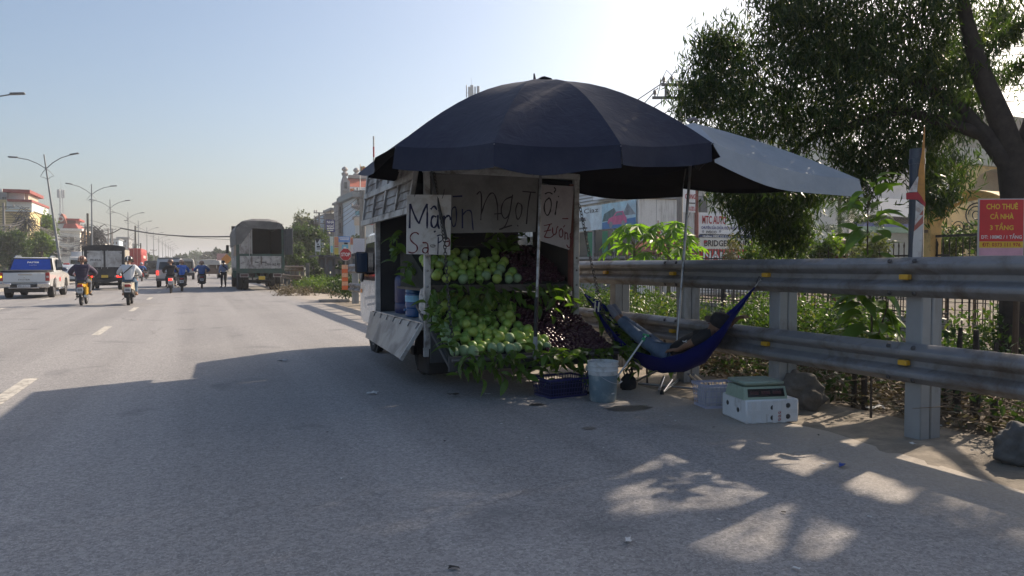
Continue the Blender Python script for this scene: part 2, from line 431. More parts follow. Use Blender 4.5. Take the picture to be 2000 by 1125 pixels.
# verge on the right: uneven earth sheet
def verge(x0, x1, y0, y1, st, name, mat, amp=.03, fall=0., z=-.012):
    nx, ny = max(2, int((x1 - x0) / st)), max(2, int((y1 - y0) / st)); rows = []
    for j in range(ny + 1):
        y = y0 + (y1 - y0) * j / ny; r = []
        for i in range(nx + 1):
            x = x0 + (x1 - x0) * i / nx; e = min(1, i / 2)
            r.append((x, y, z + e * (amp * (math.sin(x * 2.1 + y * 1.3) + math.sin(x * .9 - y * 2.3)) * .5 + R.uniform(-amp, amp) * .5) - fall * e * (x - x0)))
        rows.append(r)
    return struct(name, MB().sheet(rows), mat, 60)
verge(4.2, 5.8, -12, 28.4, .2, 'verge', M('verge_dirt', (.235, .20, .155), .95, 0, .3, 2.5, .9, 35, (.15, .13, .10), 3.2, .6), .012)
verge(5.8, 30, -12, 28.4, .6, 'roadside_earth', M('litter_soil', (.11, .085, .055), .95, 0, .4, 2.5, .7, 30, (.05, .04, .03), 4, .6), .10, .0, -.03)
verge(4.4, 60, 43, 140, 2.5, 'far_verge', M('far_verge_soil', (.17, .14, .09), 1, 0, .3, .8), .1)
# median with kerb
mb = MB(); mb.box(-10.7, -9.6, -30, 400, -.05, .14, .02); struct('median_kerb', mb, CONC)
mb = MB(); mb.box(-36, -24.5, -30, 500, -.05, .13, .02); struct('left_pavement', mb, M('pavement', (.28, .26, .24), .9, 0, .15, 3))
# lane dashes, positions read from the road
def dashes(x, y0, step, ln, n, wd=.15):
    for i in range(n):
        y = y0 + i * step
        o = struct('lane_mark', MB().add([(x - wd / 2, y, .004), (x + wd / 2, y, .004), (x + wd / 2, y + ln, .004), (x - wd / 2, y + ln, .004)], [(0, 1, 2, 3)]), PAINT)
P0 = [onZ(*p) for p in ((20, 785), (190, 652), (257, 608))]
dashes(-1.85, 8.1, 8.35, 2.3, 12); dashes(-5.75, 9.3 - 8.35, 8.35, 2.3, 14)
# ================================================================ guardrail
GALV = M('galvanised_steel', (.20, .205, .215), .45, .3, .12, 6, .06, 70, (.11, .085, .065), 2.2, .45)
POSTM = M('galvanised_post', (.30, .31, .315), .6, .3, .08, 3, .05, 60, (.17, .145, .12), 1.6, .45, streak=3)
YREF = M('yellow_reflector', (.55, .31, .02), .35, 0, .1, 12)
BOLT = M('bolt_steel', (.08, .08, .085), .5, .7, .1)
RX = 5.13
def wbeam(y0, y1, zc, x=RX):
    pr = [(0, -.155), (.012, -.16), (-.075, -.115), (-.082, -.085), (-.075, -.06), (-.006, -.022), (0, 0), (-.006, .022), (-.075, .06), (-.082, .085), (-.075, .115), (.012, .16), (0, .155)]
    out = [(.0, -.156), (-.012, -.152), (-.072, -.112), (-.080, -.104), (-.082, -.096), (-.082, -.074), (-.079, -.066), (-.072, -.058), (-.016, -.026), (-.012, -.018), (-.012, .018), (-.016, .026), (-.072, .058), (-.079, .066), (-.082, .074), (-.082, .096), (-.080, .104), (-.072, .112), (-.012, .152), (.0, .156)]
    prof = out + [(u + .008, v) for u, v in reversed(out)]
    mb = MB(); n = max(2, int((y1 - y0) / 1.0)); rings = []
    for i in range(n + 1):
        y = y0 + (y1 - y0) * i / n; dx = .006 * math.sin(y * 1.9); dz = .004 * math.sin(y * 1.1 + zc * 9)
        rings.append([(x + u + dx, y, zc + v + dz) for u, v in prof])
    return mb.loft(rings)
gr = thing('guardrail', 'long grey double-beam steel guardrail behind the fruit truck and hammock', 'guardrail', (0, 0, 0))
YP = [4.10 + 1.53 * k for k in range(-5, 16)]
for zc in (1.265, .595):
    yy = YP[0] - .4
    for a in range(0, 20, 4):
        y1 = YP[min(a + 4, 20)]
        part('rail_beam', wbeam(yy - .1, y1 + .12, zc, RX - (.009 if (a // 4) % 2 else 0)), GALV, gr, smooth=24); yy = y1
for k, y in enumerate(YP):
    if y > 27.6: continue
    mb = MB(); prof = [(5.20, y - .075), (5.43, y - .075), (5.43, y - .063), (5.325, y - .063), (5.318, y - .05), (5.311, y - .063), (5.21, y - .063), (5.21, y + .063), (5.43, y + .063), (5.43, y + .075), (5.20, y + .075)]
    mb.box(5.195, 5.30, y - .075, y + .075, -.1, 1.40, .008); mb.box(5.306, 5.42, y - .078, y + .078, -.1, 1.40, .008); mb.box(5.21, 5.41, y - .06, y + .06, -.1, 1.39)
    part('post', mb, POSTM, gr)
    for z0, z1 in ((1.12, 1.40), (.46, .73)): part('spacer_block', MB().box(5.12, 5.195, y - .06, y + .06, z0, z1), POSTM, gr)
    for zc in (1.265, .595):
        if y < 16:
            mb = MB(); mb.box(RX - .075, RX - .022, y - .05, y + .03, zc - .02, zc + .022, .006); mb.box(RX - .03, RX - .01, y - .04, y + .02, zc - .012, zc + .014); part('reflector', mb, YREF, gr)
        if y < 13 and k % 2 == 1:
            for dy in (-.11, .11):
                for dz in (.125, -.125):
                    mb = MB(); mb.lathe([(.018, 0), (.02, .006), (.012, .014)], 8); mb.xf(Matrix.Translation((RX - (.072 if dz > 0 else .07), y + dy, zc + dz)) @ Matrix.Rotation(-PI / 2 + (.55 if dz > 0 else -.5), 4, 'Y')); part('bolt', mb, BOLT, gr)
# marker plate at the far end, orange and white bands
ORG = M('orange_reflective', (.75, .16, .05), .35, 0, .15, 6); WREF = M('white_reflective', (.62, .58, .52), .35, 0, .12, 6)
mk = thing('marker_plate', 'upright orange banded marker plate at the far end of guardrail', 'marker', (5.02, 27.55, .48))
for i in range(6): part('band', MB().box(-.11, .11, -.012, .012, i * .155, i * .155 + .148), ORG if i % 2 == 0 else M('orange_pale', (.80, .42, .25), .4, 0, .2, 8), mk)
# second length beyond the side street
g2 = thing('guardrail', 'short rusty end of guardrail beside the tarpaulin truck beyond the side street', 'guardrail', (0, 0, 0))
RUSTG = M('rusty_steel', (.25, .19, .14), .75, .3, .25, 4, .2, 40, (.12, .06, .03), 3, .6)
for zc in (1.2, .62): part('rail_beam', wbeam(44.6, 70, zc, 5.75), RUSTG, g2)
for k in range(8):
    y = 44.6 + 2.4 * k; part('post', MB().box(5.85, 6.05, y - .08, y + .08, -.1, 1.42 + (.12 if k == 0 else 0), .01), M('far_post', (.16, .155, .15), .8, .2, .2, 4), g2)

# things fixed to or behind the near rail -----------------------------------------------------------
PIPE = M('blue_grey_pipe', (.028, .042, .066), .3, 0, .2, 8, .1, 40, (.12, .13, .14), 7, .12)
pb = onY(1780, 510, 4.1)
mb = MB(); mb.lathe([(.055, -.075), (.055, .68), (.06, .68), (.06, .72), (.055, .725), (.056, .80), (.05, .80), (.05, .5)], 24, cap=False)
pp = thing('plastic_pipe', 'dark blue plastic pipe standing upright on the near guardrail post', 'pipe', (5.27, 4.15, 1.48))
part('pipe_wall', mb, PIPE, pp)
# torn strip of banner tied to the pipe
bn = thing('torn_banner', 'torn strip of red white and orange banner tied to the blue pipe', 'banner', (5.31, 4.15, 1.48))
def bpt(px, py, d=0): return onPlane(px, py, (5.31 - .1 - d, 4.15 - .08, 1.5), FWD) - Vector((5.31, 4.15, 1.48))
RED = M('red_banner', (.36, .02, .03), .5, 0, .15, 9); ORB = M('orange_banner', (.45, .20, .03), .4, 0, .35, 9, .3, 30); WHB = M('white_banner', (.55, .53, .50), .5, 0, .1, 9, .2, 30, (.3, .2, .16), 6, .4)
def strip(name, rows, mat):
    part(name, MB().sheet([[bpt(x, y, d) for x, y, d in r] for r in rows], .002), mat, bn)
strip('upper_tail', [[(1805, 248, .0), (1806.5, 248, .02)], [(1800, 300, 0), (1806, 300, .03)], [(1794, 335, .0), (1806, 333, .05)], [(1791, 372, 0), (1807, 396, .05)]], ORB)
strip('white_fold', [[(1792, 345, .01), (1794, 345, .02)], [(1774, 375, .0), (1791, 375, .03)]], WHB)
strip('tie_band', [[(1770, 377, .02), (1793, 375, .05), (1808, 395, .02)], [(1770, 389, .02), (1793, 390, .05), (1807, 404, .02)]], RED)
strip('lower_strip', [[(1789, 391, .04), (1804, 402, .02)], [(1788, 420, .04), (1804, 420, .02)], [(1787, 440, .05), (1803, 420, .03)]], WHB)
strip('red_patch', [[(1788, 430, .045), (1803, 410, .025)], [(1785, 452, .05), (1803, 436, .03)]], M('faded_red', (.36, .10, .07), .5, 0, .15, 9))
strip('bottom_strip', [[(1785, 452, .045), (1803, 436, .03)], [(1783, 478, .04), (1801, 478, .02)], [(1782, 519, .03), (1799, 519, .02)]], WHB)

# house-to-let board on a stake
RB = M('red_board', (.62, .03, .035), .45, 0, .1, 3); YT = M('yellow_print', (.80, .55, .05), .5, 0, .05); WT = M('white_print', (.78, .77, .74), .5, 0, .05)
bc = dep(1955, 445, 7.6); bd = thing('letting_board', 'red and yellow house-to-let board with a phone number behind the rail', 'sign', bc, -YAW - .02)
part('board_panel', MB().box(-.232, .232, -.004, .012, -.29, .30), M('board_back', (.6, .58, .55), .6), bd)
part('red_field', MB().box(-.222, .222, -.009, -.003, -.14, .29), RB, bd)
part('yellow_band', MB().box(-.222, .222, -.0095, -.0035, -.205, -.142), M('yellow_field', (.78, .50, .04), .5), bd)
part('pink_band', MB().box(-.222, .222, -.009, -.003, -.285, -.207), M('pink_field', (.68, .36, .45), .5), bd)
for t, z, wd, ht, mt in (('CHO THUÊ', .225, .32, .072, YT), ('CẢ NHÀ', .125, .24, .072, YT), ('3 TẦNG', .015, .24, .078, YT), ('DT: 100M2 / 1 TẦNG', -.085, .41, .056, WT), ('ĐT: 0373 111 976', -.173, .39, .042, M('red_print', (.45, .03, .03), .5))):
    text(t, bd, (0, -.0125, z), wd, ht, mt)
part('stake', MB().tube([(.20, .04, -.3), (.19, .04, -1.75)], .03, 7), M('stake_wood', (.10, .065, .04), .9), bd)

# rocks
def rock(ctr, r, sc3, seed, label, mat):
    rnd = random.Random(seed); bm = bmesh.new(); bmesh.ops.create_icosphere(bm, subdivisions=4, radius=1)
    from mathutils import noise as mn
    for v in bm.verts:
        d = v.co.normalized(); k = 1 + .38 * mn.noise(d * 1.6 + Vector((seed, 0, 0))) + .20 * mn.noise(d * 3.4 + Vector((0, seed, 0))) + .07 * mn.noise(d * 9)
        v.co = Vector((d.x * sc3[0], d.y * sc3[1], d.z * sc3[2])) * k * r
    me = bpy.data.meshes.new('boulder'); bm.to_mesh(me); bm.free(); me.polygons.foreach_set('use_smooth', [True] * len(me.polygons))
    o = link('boulder', me, mat); o.location = ctr; o.rotation_euler = (0, 0, seed); return tag(o, label, 'boulder')
ROCK = M('grey_rock', (.10, .10, .10), .95, 0, .35, 6, 1., 18, (.05, .048, .045), 3, .5)
c = onZ(1975, 905); rock((c.x + .12, c.y, .11), .16, (1.1, 1, .95), 3, 'rounded dark grey boulder lying on the verge beside the near post', ROCK)
c = onZ(1570, 800); rock((c.x + .15, c.y + .22, .12), .22, (1.15, .9, .85), 8, 'broad grey boulder beside the white foam box under the rail', M('brown_rock', (.13, .115, .10), .95, 0, .35, 6, 1., 18, (.06, .05, .04), 3, .5))

# ================================================================ vegetation right of the road
GR1 = leafmat('bush_leaf', (.035, .070, .018), (.075, .120, .028), .36, .5, (.13, .14, .05))
GR2 = leafmat('dark_leaf', (.022, .042, .014), (.045, .075, .022), .35, .45)
GR3 = leafmat('bright_leaf', (.08, .14, .02), (.16, .22, .04), .5, .45)
DRY = leafmat('dry_leaf', (.07, .048, .03), (.16, .12, .075), .12, .8, (.27, .23, .17))
PALE = leafmat('pale_leaf', (.09, .11, .05), (.16, .18, .09), .3, .5)
BARK = M('bark', (.085, .065, .05), .95, 0, .35, 7, .8, 25)
BARKD = M('dark_bark', (.05, .04, .033), .95, 0, .35, 7, .9, 20)
def cloud_obj(name, blobs, mat, leaf, wid, label, cat, seed, per=10, spread=.12, droop=0., st=True, power=.4):
    rnd = np.random.RandomState(seed); P = clumps(blobs, rnd, per, spread, power); D = rnd.normal(size=P.shape); D[:, 2] -= droop
    P[:, 2] = np.maximum(P[:, 2], .02)
    me = leafmesh(name, P, D, leaf, wid, rnd=rnd)
    return stuff(name, me, mat, label, cat) if st else tag(link(name, me, mat), label, cat)
# sunlit ground cover behind the rail
bl = []
for i in range(60):
    y = R.uniform(5.5, 22); x = R.uniform(7.3, 9.6) + max(0, (y - 14)) * .1
    bl.append(((x, y, R.uniform(.2, .55)), (.6, .6, R.uniform(.25, .42)), 750))
cloud_obj('shrubbery', bl, GR1, .075, .5, 'low leafy green ground cover behind the guardrail, lit by sun', 'shrubbery', 5)
bl = []
for i in range(34):
    y = R.uniform(-2, 9.5); x = R.uniform(5.9, 7.2)
    bl.append(((x, y, R.uniform(.05, .2)), (.4, .45, .16), 130))
cloud_obj('weeds', bl, GR2, .09, .4, 'scattered dark weeds growing under the guardrail', 'weeds', 6)
# dry leaves and twigs
n = 22000; P = np.stack([NR.uniform(5.75, 8.8, n), NR.uniform(-1.5, 9, n), NR.uniform(.0, .14, n)], 1); D = NR.normal(size=(n, 3)); D[:, 2] *= .3
stuff('leaf_litter', leafmesh('leaf_litter', P, D, .07, .35), DRY, 'dry fallen leaves covering the earth behind the guardrail', 'leaf litter')
mb = MB()
for i in range(1300):
    x, y = R.uniform(5.75, 8.4), R.uniform(-1.5, 9.5); a = R.uniform(0, PI * 2); l = R.uniform(.2, .8); z = R.uniform(.03, .34)
    mb.tube([(x, y, z), (x + math.cos(a) * l * .5, y + math.sin(a) * l * .5, z + R.uniform(-.02, .1)), (x + math.cos(a + .3) * l, y + math.sin(a + .3) * l, z + R.uniform(-.05, .14))], [.007, .005, .002], 4, False)
stuff('dry_twigs', mb.mesh('dry_twigs'), M('dry_twig', (.17, .125, .085), .95, 0, .4, 9), 'tangle of dry cut twigs lying behind the guardrail', 'twigs')
# saplings and stems behind the near rail
for i, (px, d, h, r) in enumerate(((1668, 7.2, .62, .022), (1690, 7.1, .65, .026), (1868, 6.6, .8, .03), (1905, 6.4, .8, .035), (1945, 6.3, .7, .028), (1845, 6.9, .6, .012))):
    b = dep(px, 700, d); mb = MB()
    mb.tube([(0, 0, -.05), (R.uniform(-.03, .03), 0, h * .5), (R.uniform(-.06, .06), 0, h)], [r * 1.2, r, r * .6], 7)
    lab = ('left one of two thin dark stems between the rail posts', 'right one of two thin dark stems between the rail posts', 'crooked dark stem standing under the rail right of the post', 'thick dark stem under the rail, middle of three', 'rightmost dark stem under the rail above the boulder', 'thin dark stick just right of the near rail post')[i]
    t = thing('sapling', lab, 'sapling', (b.x, b.y, 0)); part('stem', mb, BARKD, t)
    P = np.array([[NR.normal() * .12, NR.normal() * .12, h * NR.uniform(.2, 1)] for _ in range(26)]); link('foliage', leafmesh('foliage', P, NR.normal(size=(26, 3)), .09, .45), GR2, t)
# leafy upright plant tangled in the rail beside the pipe
t = thing('leafy_plant', 'upright plant with large glossy leaves growing through the rail beside the pipe', 'plant', (5.50, 4.75, 0))
def blade(n=6, L=.16, W=.07, fold=.25, curl=.5):
    """one broad leaf along +y from the origin, cupped and drooping"""
    mb = MB(); rows = []
    for i in range(n + 1):
        u = i / n; wd = W * math.sin(PI * min(1, u * .93 + .05)) ** .8 * (1 if u < 1 else 0) * .5; z = -curl * L * u * u; y = L * (u - .12 * curl * u * u)
        rows.append([(-wd, y, z + wd * fold * 2), (0, y, z), (wd, y, z + wd * fold * 2)])
    return mb.sheet(rows)
BLADES = [blade(6, .16, .072, f, c).mesh('leaf', 60) for f, c in ((.3, .2), (.2, .6), (.45, .9), (.1, .35))]
GLOSS = leafmat('glossy_leaf', (.06, .12, .02), (.12, .20, .035), .4, .3)
GLOSS_B = leafmat('glossy_leaf_dark', (.03, .06, .015), (.06, .10, .025), .3, .3)
for b in BLADES: b.materials.append(GLOSS)
def put_leaf(parent, loc, d, s=1., roll=0., name='leaf', me=None):
    d = Vector(d).normalized(); q = d.to_track_quat('Y', 'Z').to_matrix().to_4x4() @ Matrix.Rotation(roll, 4, 'Y')
    o = bpy.data.objects.new(name, me or R.choice(BLADES)); COL.objects.link(o); o.parent = parent; o.matrix_local = Matrix.Translation(loc) @ q @ Matrix.Scale(s, 4); return o
mb = MB(); mb.tube([(0, 0, 0), (.05, .05, .9), (.02, .08, 1.5), (.04, .1, 2.1)], [.012, .01, .008, .004], 6); part('stem', mb, BARK, t)
mb = MB(); mb.tube([(0, .05, .4), (.0, -.15, 1.0), (-.05, -.1, 1.5)], [.009, .007, .004], 6); part('stem', mb, BARK, t)
for i in range(95):
    u = i / 95; z = .75 + 1.40 * u if i % 3 else .5 + .6 * R.random(); a = i * 2.4; wdt = .12 * (1 - u * .6)
    put_leaf(t, (.02 + math.cos(a) * .05, .06 + math.sin(a) * .14 * (1 - u * .5), z), (math.cos(a), math.sin(a), R.uniform(-.2, .9) * (.3 + u)), R.uniform(1.0, 1.7) * (1.15 - .25 * u), R.uniform(-.5, .5))

# ---------------------------------------------------------------- big spreading tree over the rail
ACA = leafmat('acacia_leaf', (.026, .050, .014), (.055, .090, .024), .42, .42, (.11, .14, .035))
T0 = dep(1992, 500, 9.0); tb = Vector((T0.x, T0.y, 0))
bt = thing('acacia_tree', 'large dark spreading tree with forked trunk and narrow drooping leaves behind the rail', 'tree', tb)
def tp(px, py, d): return dep(px, py, d) - tb
mb = MB(); mb.tube([(0, 0, -.2), (0, 0, .8), tp(1990, 400, 9.0), tp(1978, 318, 9.0)], [.26, .21, .19, .17], 12); part('trunk', mb, BARKD, bt)
LIMBS = [[(1985, 330, 9.0), (1955, 235, 9.05), (1915, 140, 9.1), (1890, 50, 9.2), (1870, -60, 9.3), (1840, -200, 9.3)],
         [(1972, 325, 9.0), (1925, 265, 9.1), (1880, 215, 9.3), (1800, 165, 9.5), (1690, 120, 9.8), (1580, 110, 10.2)],
         [(1925, 265, 9.1), (1850, 240, 9.3), (1760, 215, 9.5), (1680, 240, 9.7), (1600, 262, 10), (1540, 300, 10.3), (1470, 320, 10.4)],
         [(1990, 330, 9.0), (2020, 240, 9.0), (2060, 100, 9.0), (2120, -60, 9.0), (2200, -200, 8.8)],
         [(1995, 380, 9.0), (2080, 250, 8.8), (2200, 120, 8.5), (2330, 0, 8.2)]]
for k, l in enumerate(LIMBS):
    r0 = (.16, .115, .08, .15, .12)[k]; part('limb', MB().tube([tp(*p) for p in l], [r0 * (1 - .8 * i / (len(l) - 1)) for i in range(len(l))], 9), BARKD, bt)
CB = [  # px, py, depth, radius m, leaves (by size; out-of-view clumps added and thickened to shade the road)
    (1400, 175, 10.4, .62, 1), (1385, 115, 10.5, .42, .5), (1440, 100, 10.4, .5, .8), (1365, 190, 10.4, .35, .5), (1445, 230, 10.2, .65, 1), (1520, 180, 10, .75, 1.2), (1560, 80, 9.9, .6, 1), (1535, 20, 9.9, .45, .7),
    (1620, 40, 9.7, .85, 1.6), (1640, 160, 9.7, .85, 1.7), (1560, 250, 10, .55, .9), (1720, 60, 9.5, .9, 1.9), (1740, 180, 9.5, .85, 1.7), (1830, 60, 9.4, .85, 1.3), (1830, 170, 9.4, .6, .9), (1640, 235, 9.9, .4, .5),
    (1720, 280, 9.8, .55, .9), (1790, 300, 9.7, .6, 1), (1850, 290, 9.6, .42, .6), (1680, 330, 9.9, .4, .6), (1900, 20, 9.3, .6, .8), (1880, 110, 9.2, .4, .45), (1960, 10, 9.2, .5, .7), (1990, 130, 9.4, .28, .25), (1860, 230, 9.5, .4, .5), (1925, 75, 9.3, .35, .35), (1965, 190, 9.5, .25, .2), (1990, 40, 9.2, .3, .3),
    (1432, 375, 10.6, .26, .35), (1475, 400, 10.6, .30, .45), (1515, 415, 10.6, .42, .5), (1555, 405, 10.5, .42, .48), (1500, 375, 10.4, .55, .6), (1580, 380, 10.3, .25, .25), (1512, 455, 10.7, .22, .3), (1550, 460, 10.7, .22, .3), (1478, 432, 10.6, .18, .2),
    (1640, -120, 9.8, 1.2, 1.6), (1780, -120, 9.5, 1.2, 1.6), (1930, -140, 9.3, 1.1, 1.2), (1540, -90, 10, .8, 1), (2080, -180, 9, 1.2, 1.2), (2230, -120, 8.8, 1.2, 1.4), (2350, 0, 8.4, 1.2, 1.4), (2450, 150, 8.0, 1.1, 1.2),
    (1700, -330, 9.8, 1.5, 3), (1900, -340, 9.5, 1.5, 3.2), (2100, -360, 9.2, 1.5, 3.2), (2300, -280, 8.8, 1.3, 2.8), (1600, -260, 9.9, 1.2, 2), (1760, -220, 9.6, 1.2, 2), (2000, -230, 9.3, 1.2, 2.2), (2200, -220, 8.9, 1.2, 2.2), (1870, 100, 12.2, .6, .8), (1880, 240, 12, .5, .7), (1930, 60, 12.5, .55, .5), (1845, 330, 11.8, .42, .6), (1968, 150, 12.6, .4, .28), (1975, 30, 12.4, .5, .4), (1900, 170, 12.3, .4, .5), (2050, -30, 9.0, .8, 1.1), (2120, 40, 8.9, .8, 1.1), (2150, -90, 8.8, .8, 1), (1990, -60, 9.1, .6, .8), (1830, 385, 9.2, .22, .25), (1640, 300, 9.9, .2, .2), (1845, 360, 9.4, .26, .3)]
bl = []
for px, py, d, r, k in CB:
    c = tp(px, py, d); bl.append(((c.x, c.y, c.z), (r, r, r * .85), int(1650 * k * (1.0 if r < 1 else 1.3))))
for px, py, d, hh in ((1400, 375, 10.6, .2), (1432, 405, 10.6, .25), (1452, 430, 10.6, .25), (1462, 452, 10.6, .25), (1490, 470, 10.7, .28), (1530, 480, 10.7, .25), (1556, 478, 10.7, .25), (1576, 440, 10.6, .28), (1350, 235, 10.4, .3), (1362, 100, 10.4, .25), (1405, 75, 10.4, .25), (1500, 110, 10, .2), (1835, 395, 9.2, .3), (1810, 380, 9.3, .3), (1690, 380, 9.8, .3), (1660, 350, 9.8, .3)):
    c = tp(px, py, d); bl.append(((c.x, c.y, c.z), (.09, .09, hh), 150))
rnd = np.random.RandomState(21); P = clumps(bl, rnd, 20, .10, .55)
D = rnd.normal(size=P.shape) * .55; D[:, 2] -= .9
# sun comes through an open side of the crown: drop leaves that would shade the lit patch of road
LIT = [[(1180, 945), (1310, 880), (1420, 905), (1520, 965), (1440, 990), (1300, 1005), (1200, 1015)], [(1425, 872), (1510, 858), (1620, 905), (1570, 930)], [(1620, 945), (1690, 915), (1790, 960), (1760, 990)],
       [(1490, 815), (1600, 795), (1740, 860), (1690, 890), (1600, 865)], [(1715, 895), (1810, 876), (2020, 930), (2020, 995), (1900, 965)], [(1310, 1060), (1420, 1020), (1530, 980), (1680, 1040), (1620, 1092), (1460, 1100)]]
Q = P + np.array(tb); Q = Q - np.array(SUNV)[None] * (Q[:, 2:3] / SUNV.z)
ins = np.zeros(len(Q), bool)
for pl in LIT:
    hull = [onZ(*p) for p in pl]; m = len(hull); one = np.zeros(len(Q), bool)
    for i in range(m):
        a, b = hull[i], hull[(i + 1) % m]
        one ^= ((a.y > Q[:, 1]) != (b.y > Q[:, 1])) & (Q[:, 0] < (b.x - a.x) * (Q[:, 1] - a.y) / (b.y - a.y + 1e-12) + a.x)
    ins |= one & (rnd.uniform(size=len(Q)) < (.90 if pl in (LIT[0], LIT[5]) else .99))
keep = ~ins
P, D = P[keep], D[keep]
link('crown', leafmesh('crown', P, D, .13, .17, .1, rnd, .12), ACA, bt)
# ================================================================ fruit truck
TX, TY = 3.33, 8.0
def L_(p): return Vector(p) - Vector((TX, TY, 0))
WHP = M('worn_white_steel', (.46, .46, .455), .45, .1, .08, 5, .05, 40, (.15, .12, .10), 4, .5)
ALU = M('alu_sheet', (.42, .415, .41), .42, .75, .10, 4, .06, 30, (.20, .175, .155), 3, .5)
DARKS = M('dark_steel', (.035, .036, .04), .7, .2, .2, 6, .15, 40)
RUB = M('rubber', (.018, .018, .019), .85, 0, .2, 10, .2, 60, (.05, .045, .04), 5, .5)
CABW = M('cab_white', (.62, .62, .61), .25, 0, .04, 3, 0, 40, (.30, .27, .23), 3, .35, coat=.4)
DGL = glass('dark_glass', (.012, .015, .018))
RIM = M('steel_rim', (.30, .30, .31), .45, .7, .12, 8, 0, 40, (.08, .07, .06), 6, .5)
def wheel(parent, x, y, r, wd, side=1, rim=True, z=None, rimm=None):
    """tyre with shoulders and a dished rim as its sub-part; axle along x"""
    z = r if z is None else z
    mb = MB(); a = wd / 2
    mb.lathe([(r * .62, -a * .9), (r * .86, -a), (r * .96, -a * .85), (r, -a * .55), (r * .985, -a * .3), (r, -a * .1), (r, a * .1), (r * .985, a * .3), (r, a * .55), (r * .96, a * .85), (r * .86, a), (r * .62, a * .9)], 24, axis='x', closed=True)
    t = part('tyre', mb, RUB, parent, smooth=30); t.location = (x, y, z)
    if rim:
        mb = MB(); s = side * a
        mb.lathe([(r * .63, -s * .8), (r * .64, s * .86), (r * .58, s * .82), (r * .54, s * .3), (r * .30, s * .35), (r * .24, s * .7), (r * .10, s * .78)], 18, axis='x')
        part('rim', mb, rimm or RIM, t, smooth=30)
    return t
ft = thing('fruit_truck', 'small white open-sided truck loaded with guavas and plums, parked beside the guardrail', 'truck', (TX, TY, 0))
part('chassis', MB().box(-.36, -.26, -.05, 4.3, .38, .52).box(.26, .36, -.05, 4.3, .38, .52).box(-.9, .9, .78, .92, .26, .36).box(-.3, .3, 2.3, 3.2, .28, .5), DARKS, ft, stuff=True)
part('bed_floor', MB().box(-.985, .96, 0, 2.54, .62, .70, .01), WHP, ft)
wheel(ft, -.70, .85, .29, .2, -1); wheel(ft, .70, .85, .29, .2, 1); wheel(ft, -.72, 3.55, .29, .17, -1); wheel(ft, .66, 3.55, .29, .17, 1)
part('mud_flap', MB().box(-.95, -.58, .42, .44, .12, .62).box(-.95, -.60, .02, .42, .12, .32, .02), M('mud_flap', (.03, .027, .026), .9, 0, .2, 8), ft)
part('mud_flap', MB().box(.56, .92, .42, .44, .12, .62), MATS['mud_flap'], ft)
for x, y in ((-.955, 0), (.93, 0), (-.955, 2.47), (.93, 2.47)):
    p = part('corner_post', MB().box(x - .036, x + .036, y - .03, y + .03, .42 if y == 0 else .7, 2.46, .006), WHP, ft)
    if y == 0:
        for z in (.55, .72, .92, 1.12, 1.30, 1.45): part('bolt_head', MB().lathe([(.013, 0), (.014, .006), (.006, .012)], 8, (0, 0, 0)).xf(Matrix.Translation((x - .005, y - .03, z)) @ Matrix.Rotation(PI / 2, 4, 'X')), RIM, p)
part('rear_beam', MB().box(-1.0, .97, -.035, .035, 2.40, 2.475, .006), WHP, ft)
part('door_jamb', MB().box(.845, .892, -.02, .05, 1.05, 2.35, .006), M('rusty_red', (.16, .055, .04), .8, 0, .3, 7), ft)
part('roof', MB().box(-1.0, .98, -.02, 2.72, 2.74, 2.78, .01).box(-1.0, .98, 0, .03, 2.475, 2.74).box(-.98, .96, 2.50, 2.53, 2.46, 2.74), ALU, ft)
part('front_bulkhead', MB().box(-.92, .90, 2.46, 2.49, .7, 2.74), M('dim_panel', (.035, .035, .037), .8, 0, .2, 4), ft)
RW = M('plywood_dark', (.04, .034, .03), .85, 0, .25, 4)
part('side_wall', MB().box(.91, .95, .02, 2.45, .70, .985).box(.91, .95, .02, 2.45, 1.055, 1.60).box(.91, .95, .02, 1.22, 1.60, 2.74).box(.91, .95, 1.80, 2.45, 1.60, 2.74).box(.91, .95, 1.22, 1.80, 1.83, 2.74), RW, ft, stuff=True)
# opened slatted flap above the left side
fl_n = (-1.0, 2.765); fl_f = (-1.09, 1.945)
def fl(y, s, o=0.):
    y *= .955
    x = fl_n[0] + (fl_f[0] - fl_n[0]) * s - .05 * s * (1 - y / 2.85); z = fl_n[1] + (fl_f[1] - fl_n[1]) * s
    return Vector((x - o, y, z))
FLM = M('flap_steel', (.36, .355, .35), .5, .45, .1, 6, .1, 40, (.13, .115, .10), 4, .55)
flap = part('side_flap', MB().loft([[fl(0, 0), fl(2.85, 0), fl(2.85, 0, -.012), fl(0, 0, -.012)], [fl(0, 1), fl(2.85, 1), fl(2.85, 1, -.012), fl(0, 1, -.012)]]), M('flap_sheet', (.30, .29, .28), .55, .35, .15, 5, .1, 40, (.14, .12, .11), 4, .55), ft)
for s in (.03, .50, .97): part('flap_rail', MB().loft([[fl(y, s - .045, 0), fl(y, s - .045, .05), fl(y, s + .045, .05), fl(y, s + .045, 0)] for y in (0, .95, 1.9, 2.85)]), FLM, flap)
for y in (.03, .72, 1.42, 2.12, 2.82): part('flap_stile', MB().loft([[fl(y - .035, s, 0), fl(y - .035, s, .04), fl(y + .035, s, .04), fl(y + .035, s, 0)] for s in (0, .5, 1)]), FLM, flap)
for b in range(4):
    y0, y1 = .03 + b * .697 + .05, .03 + (b + 1) * .697 - .05
    for r0 in (.09, .56):
        for k in range(3):
            a, b2 = r0 + k * .118, r0 + (k + 1) * .118 - .008
            part('slat', MB().loft([[fl(y, a, .002), fl(y, a, .008), fl(y, b2, .022), fl(y, b2, .002)] for y in (y0, y1)]), MATS['flap_sheet'], flap)
